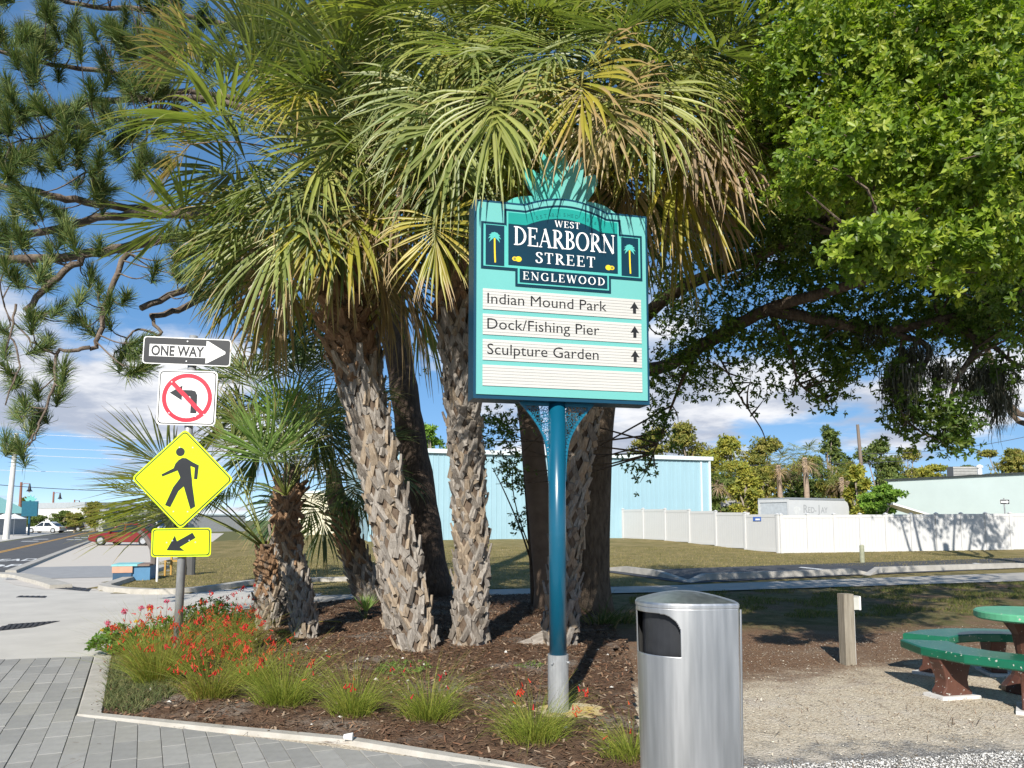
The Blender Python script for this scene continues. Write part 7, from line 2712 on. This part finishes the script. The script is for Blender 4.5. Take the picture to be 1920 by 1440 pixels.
# ------------------------------------------------------------------ slim tree in front of the oak trunk, sparse leaves
b = G(1003, 1136)
sl = thing('slim_tree', 'slim dark sapling with sparse leaves left of the oak trunk', 'tree', b)
Ys = b[1]
for pl, r0, r1 in (([(1003, 1138), (1000, 1060), (993, 960), (985, 860), (980, 780), (975, 700)], 0.085, 0.05), ([(998, 1060), (975, 990), (945, 920), (925, 880)], 0.02, 0.008), ([(994, 1030), (970, 960), (960, 900), (965, 860)], 0.014, 0.006), ([(990, 930), (965, 880), (940, 850)], 0.012, 0.005)):
    c = catmull([P(px, py, Ys - 0.1) for px, py in pl], 4)
    MB().tube(c, np.linspace(r0, r1, len(c)), 7).build('stem', BARK, sl, origin=b, smooth=True)
C = np.array([P(random.gauss(px, sx), random.gauss(py, sy), Ys + random.uniform(-0.4, 0.3)) for px, py, sx, sy, n in ((965, 900, 18, 14, 26), (975, 960, 12, 20, 18), (945, 870, 14, 14, 16), (960, 830, 30, 20, 40), (930, 790, 25, 20, 30), (970, 990, 8, 12, 8)) for _ in range(n)])
v, f, c = rosettes(C, rng.normal(0, 1, (len(C), 3)), 0.085, 7, [(0.06, 0.10, 0.02), (0.09, 0.13, 0.03)])
link('crown', np_mesh('crown', v, f, OAKL, c, origin=b), sl)

# ------------------------------------------------------------------ bed plants
FIRE = leaf_mat('firecracker_stems', rough=0.6, trans=0.3, spec=0.2)
PETAL = leaf_mat('petals', rough=0.55, trans=0.25, spec=0.2, tint=(1, 0.6, 0.5))


def strands(b, n, h, spread, w, pal, arch=1.0, S=6, zfun=None):
    """arching hair-thin stems as ribbons; returns geometry and end points"""
    a = rng.uniform(0, 2 * np.pi, n)
    r0 = rng.uniform(0, 0.06, n) * spread * 3
    p = np.stack([b[0] + np.cos(a) * r0, b[1] + np.sin(a) * r0, np.full(n, b[2])], -1)
    out = np.stack([np.cos(a), np.sin(a), 0 * a], -1)
    el = rng.uniform(0.25, 1.0, n)
    d = nrm(out * (1.15 - el)[:, None] * 1.0 + np.array([0, 0, 1.0]) + rng.normal(0, 0.18, (n, 3)))
    L_ = h * rng.uniform(0.55, 1.15, n)
    sd = nrm(np.cross(d, rng.normal(0, 1, (n, 3)))) * w
    Vs, ends = [], []
    ar = arch * rng.uniform(0.5, 1.5, n)
    for j in range(S + 1):
        k = 1 - 0.8 * j / S
        Vs += [p - sd * k, p + sd * k]
        if j < S:
            p = p + d * (L_ / S)[:, None]
            p[:, 2] = np.maximum(p[:, 2], b[2] + 0.01)
            d = nrm(d + out * (0.10 * ar)[:, None] + np.array([0, 0, -1.0]) * (ar * (0.10 + 0.28 * j / S))[:, None] + rng.normal(0, 0.03, (n, 3)))
    V = np.stack(Vs, 1)
    base = (np.arange(n) * 2 * (S + 1))[:, None, None]
    qd = np.array([[2 * j, 2 * j + 1, 2 * j + 3, 2 * j + 2] for j in range(S)])[None]
    pa = np.array(pal)
    cc = pa[rng.integers(0, len(pa), n)] * rng.uniform(0.75, 1.25, (n, 1))
    return V.reshape(-1, 3), (base + qd).reshape(-1, 4), np.repeat(cc, 2 * (S + 1), 0), V[:, -1], V[:, 2 * (S - 1)]


def firecracker(px, py, h, n, spread, flowers, label, warm=0.0, arch=1.0):
    b = G(px, py)
    b[2] = float(bed_h(b[0], b[1])) - 0.01
    root = thing('firecracker_plant', label, 'plant', b, 0, 'firecracker plants in the bed')
    pal = [(0.20, 0.25, 0.035), (0.26, 0.31, 0.05), (0.15, 0.20, 0.03), (0.31, 0.31, 0.06)]
    if warm:
        pal += [(0.27, 0.20, 0.05), (0.24, 0.21, 0.05)] * int(warm // 2)
    v, f, c, ends, mids = strands(b, n, h, spread, 0.0016, pal, arch)
    link('foliage', np_mesh('foliage', v, f, FIRE, c, origin=b), root)
    v, f, c, e2, m2 = strands(b, int(n * 0.9), h * 0.55, spread * 1.3, 0.0018, pal, arch * 1.2)
    link('foliage', np_mesh('foliage', v, f, FIRE, c, origin=b), root)
    flowers = int(flowers * (0.85 if px < 500 else 0.45))
    if flowers:
        pool = np.concatenate([ends, mids])
        okp = (pool[:, 2] > b[2] + 0.42 * h) & (np.hypot(pool[:, 0] - b[0], pool[:, 1] - b[1]) < 0.42)
        pool = pool[okp] if okp.sum() > 12 else pool
        nc = max(3, flowers // 10)                      # blooms hang in clusters
        cl = pool[rng.integers(0, len(pool), nc)]
        q = np.where(rng.uniform(0, 1, (flowers, 1)) < 0.72, cl[rng.integers(0, nc, flowers)] + rng.normal(0, 0.017, (flowers, 3)), pool[rng.integers(0, len(pool), flowers)])
        d = nrm(np.stack([rng.normal(0, 0.5, flowers), rng.normal(0, 0.5, flowers), -rng.uniform(0.3, 1.2, flowers)], -1))
        s = nrm(np.cross(d, rng.normal(0, 1, (flowers, 3))))
        t = np.cross(d, s)
        L_ = 0.038
        r = 0.0052
        ring = []
        for k, (u, rr) in enumerate(((0, 0.5), (0.7, 1.0), (1.0, 1.9))):
            for a in (0, 2.09, 4.19):
                ring.append(q + d * (u * L_) + (s * math.cos(a) + t * math.sin(a)) * r * rr)
        V = np.stack(ring, 1)
        bb = (np.arange(flowers) * 9)[:, None, None]
        qd = np.array([[3 * k + i, 3 * k + (i + 1) % 3, 3 * k + 3 + (i + 1) % 3, 3 * k + 3 + i] for k in range(2) for i in range(3)])[None]
        pa = np.array([(0.60, 0.03, 0.03), (0.62, 0.06, 0.03), (0.55, 0.02, 0.045), (0.62, 0.12, 0.05)])
        cc = pa[rng.integers(0, 4, flowers)]
        fo_ = link('flowers', np_mesh('flowers', V.reshape(-1, 3), (bb + qd).reshape(-1, 4), PETAL, np.repeat(cc, 9, 0), origin=b), root)
        fo_['kind'] = 'stuff'
    return root


FP = [(295, 1290, 0.70, 620, 1.0, 200, 'large firecracker plant full of red blooms at the left end of the bed', 3, 0.8),
      (272, 1262, 0.55, 300, 0.8, 120, 'firecracker plant behind the leftmost large one, by the bed kerb', 2, 0.8),
      (395, 1318, 0.50, 420, 1.0, 110, 'firecracker plant in the front row third from the left', 2, 0.9),
      (345, 1265, 0.60, 420, 1.0, 160, 'reddish firecracker plant at the foot of the traffic sign post', 4, 0.8),
      (430, 1240, 0.62, 460, 1.1, 220, 'reddish firecracker plant just right of the traffic sign post', 4, 0.8),
      (440, 1205, 0.55, 300, 1.0, 140, 'firecracker plant in front of the low shaggy palm', 3, 0.8),
      (530, 1330, 0.66, 480, 0.95, 80, 'tall green firecracker plant in front of the small palms', 0, 0.8),
      (475, 1290, 0.55, 360, 1.0, 150, 'firecracker plant with bright red blooms in the middle of the left group', 3, 0.9),
      (662, 1350, 0.60, 380, 0.8, 26, 'upright firecracker plant below the stout palm trunk', 0, 0.75),
      (805, 1355, 0.58, 360, 0.9, 20, 'bushy firecracker plant below the slim palm', 0, 0.8),
      (1003, 1395, 0.52, 420, 1.0, 60, 'firecracker plant with red blooms at the sign footing', 0, 0.9),
      (1185, 1430, 0.38, 320, 0.9, 10, 'low firecracker plant against the steel litter bin', 0, 0.9)]
for px, py, h, n, sp, fl, lab, wm, ar in FP:
    firecracker(px, py, h * (1.22 if px < 500 else 1.0), n, sp * (0.85 if px < 500 else 1.0), fl, lab, wm, ar * (0.75 if px < 500 else 1.0))


def leafy_plant(px, py, h, w, n, label, flowers=(), leaf=0.06, pal=((0.10, 0.20, 0.03), (0.14, 0.26, 0.045), (0.08, 0.15, 0.025))):
    b = G(px, py)
    b[2] = 0.02
    root = thing('leafy_plant', label, 'plant', b)
    st = MB()
    C = []
    for i in range(n):
        a = random.uniform(0, 6.28)
        r = math.sqrt(random.random()) * w
        z = h * (1 - 0.55 * (r / w) ** 2) * random.uniform(0.45, 1.05)
        q = b + np.array([math.cos(a) * r, math.sin(a) * r, z])
        C.append(q)
        if i % 3 == 0:
            st.tube(catmull([b + [math.cos(a) * r * 0.2, math.sin(a) * r * 0.2, 0], b + [math.cos(a) * r * 0.7, math.sin(a) * r * 0.7, z * 0.6], q], 3), 0.004, 4, cap=False)
    C = np.array(C)
    st.build('stems', M('plant_stem', (0.10, 0.14, 0.04), rough=0.8), root, origin=b)
    v, f, c = rosettes(C, nrm(C - b + np.array([0, 0, 0.3])) + rng.normal(0, 0.3, C.shape), leaf, 7, pal)
    link('leaves', np_mesh('leaves', v, f, OAKL, c, origin=b), root)
    for (dx, dz, col, r) in flowers:
        q = b + np.array([dx, -0.1, dz])
        m = MB().tube(catmull([b + [dx * 0.5, -0.02, h * 0.5], (b + q) / 2 + [dx * 0.4, 0, dz * 0.35], q], 4), 0.003, 4)
        m.build('flower_stalk', M('flower_stalk_red', (0.20, 0.10, 0.06), rough=0.8), root, origin=b)
        k = 26
        p, u = blob_pts(q, (r, r, r * 0.8), k, 0.5)
        v, f, c = rosettes(p, u, r * 0.7, 4, [col])
        link('bloom', np_mesh('bloom', v, f, PETAL, c, origin=b), root)


PK = (0.62, 0.10, 0.20)
YE = (0.75, 0.52, 0.03)
leafy_plant(222, 1228, 0.34, 0.34, 190, 'bushy green leafy plant with pink and yellow blooms at the bed corner',
            [(0.10, 0.52, PK, 0.035), (-0.10, 0.38, PK, 0.03), (0.30, 0.56, PK, 0.03), (0.42, 0.55, YE, 0.025), (-0.16, 0.30, YE, 0.02), (0.25, 0.40, YE, 0.02)])
leafy_plant(300, 1222, 0.42, 0.42, 220, 'green leafy plant between the bed corner and the sign post', [(0.10, 0.62, PK, 0.03), (0.25, 0.58, YE, 0.025), (-0.1, 0.55, (0.6, 0.05, 0.04), 0.03)])
leafy_plant(395, 1190, 0.50, 0.5, 260, 'dark green leafy plant behind the traffic sign post', [], pal=((0.06, 0.12, 0.025), (0.09, 0.16, 0.03), (0.045, 0.09, 0.02)))
leafy_plant(760, 1262, 0.10, 0.35, 80, 'low pale green weeds in front of the stout palm foot', [], leaf=0.03, pal=((0.16, 0.24, 0.06), (0.20, 0.28, 0.08)))
leafy_plant(1000, 1255, 0.06, 0.2, 40, 'sprig of low weeds left of the blue pole', [], leaf=0.03, pal=((0.16, 0.24, 0.06), (0.20, 0.28, 0.08)))
# strappy tuft beside the oak trunk
for px, py, h, lab in ((1128, 1176, 0.55, 'strappy dark green tuft at the foot of the oak'), (1165, 1168, 0.4, 'smaller strappy tuft right of the oak foot')):
    b = G(px, py)
    rt = thing('strappy_tuft', lab, 'plant', b, 0, 'strappy tufts by the oak')
    v, f, c, e, m_ = strands(b, 60, h, 1.2, 0.009, [(0.06, 0.09, 0.025), (0.10, 0.13, 0.04), (0.20, 0.17, 0.08)], 1.0)
    link('blades', np_mesh('blades', v, f, FIRE, c, origin=b), rt)
    v, f, c, e, m_ = strands(b, 30, h * 0.6, 1.4, 0.008, [(0.06, 0.09, 0.025), (0.24, 0.19, 0.10)], 1.3)
    link('dry_blades', np_mesh('dry_blades', v, f, FIRE, c, origin=b), rt)
print('objects', len(bpy.data.objects), 'tris', sum(len(m.loops) - 2 * len(m.polygons) for m in bpy.data.meshes))
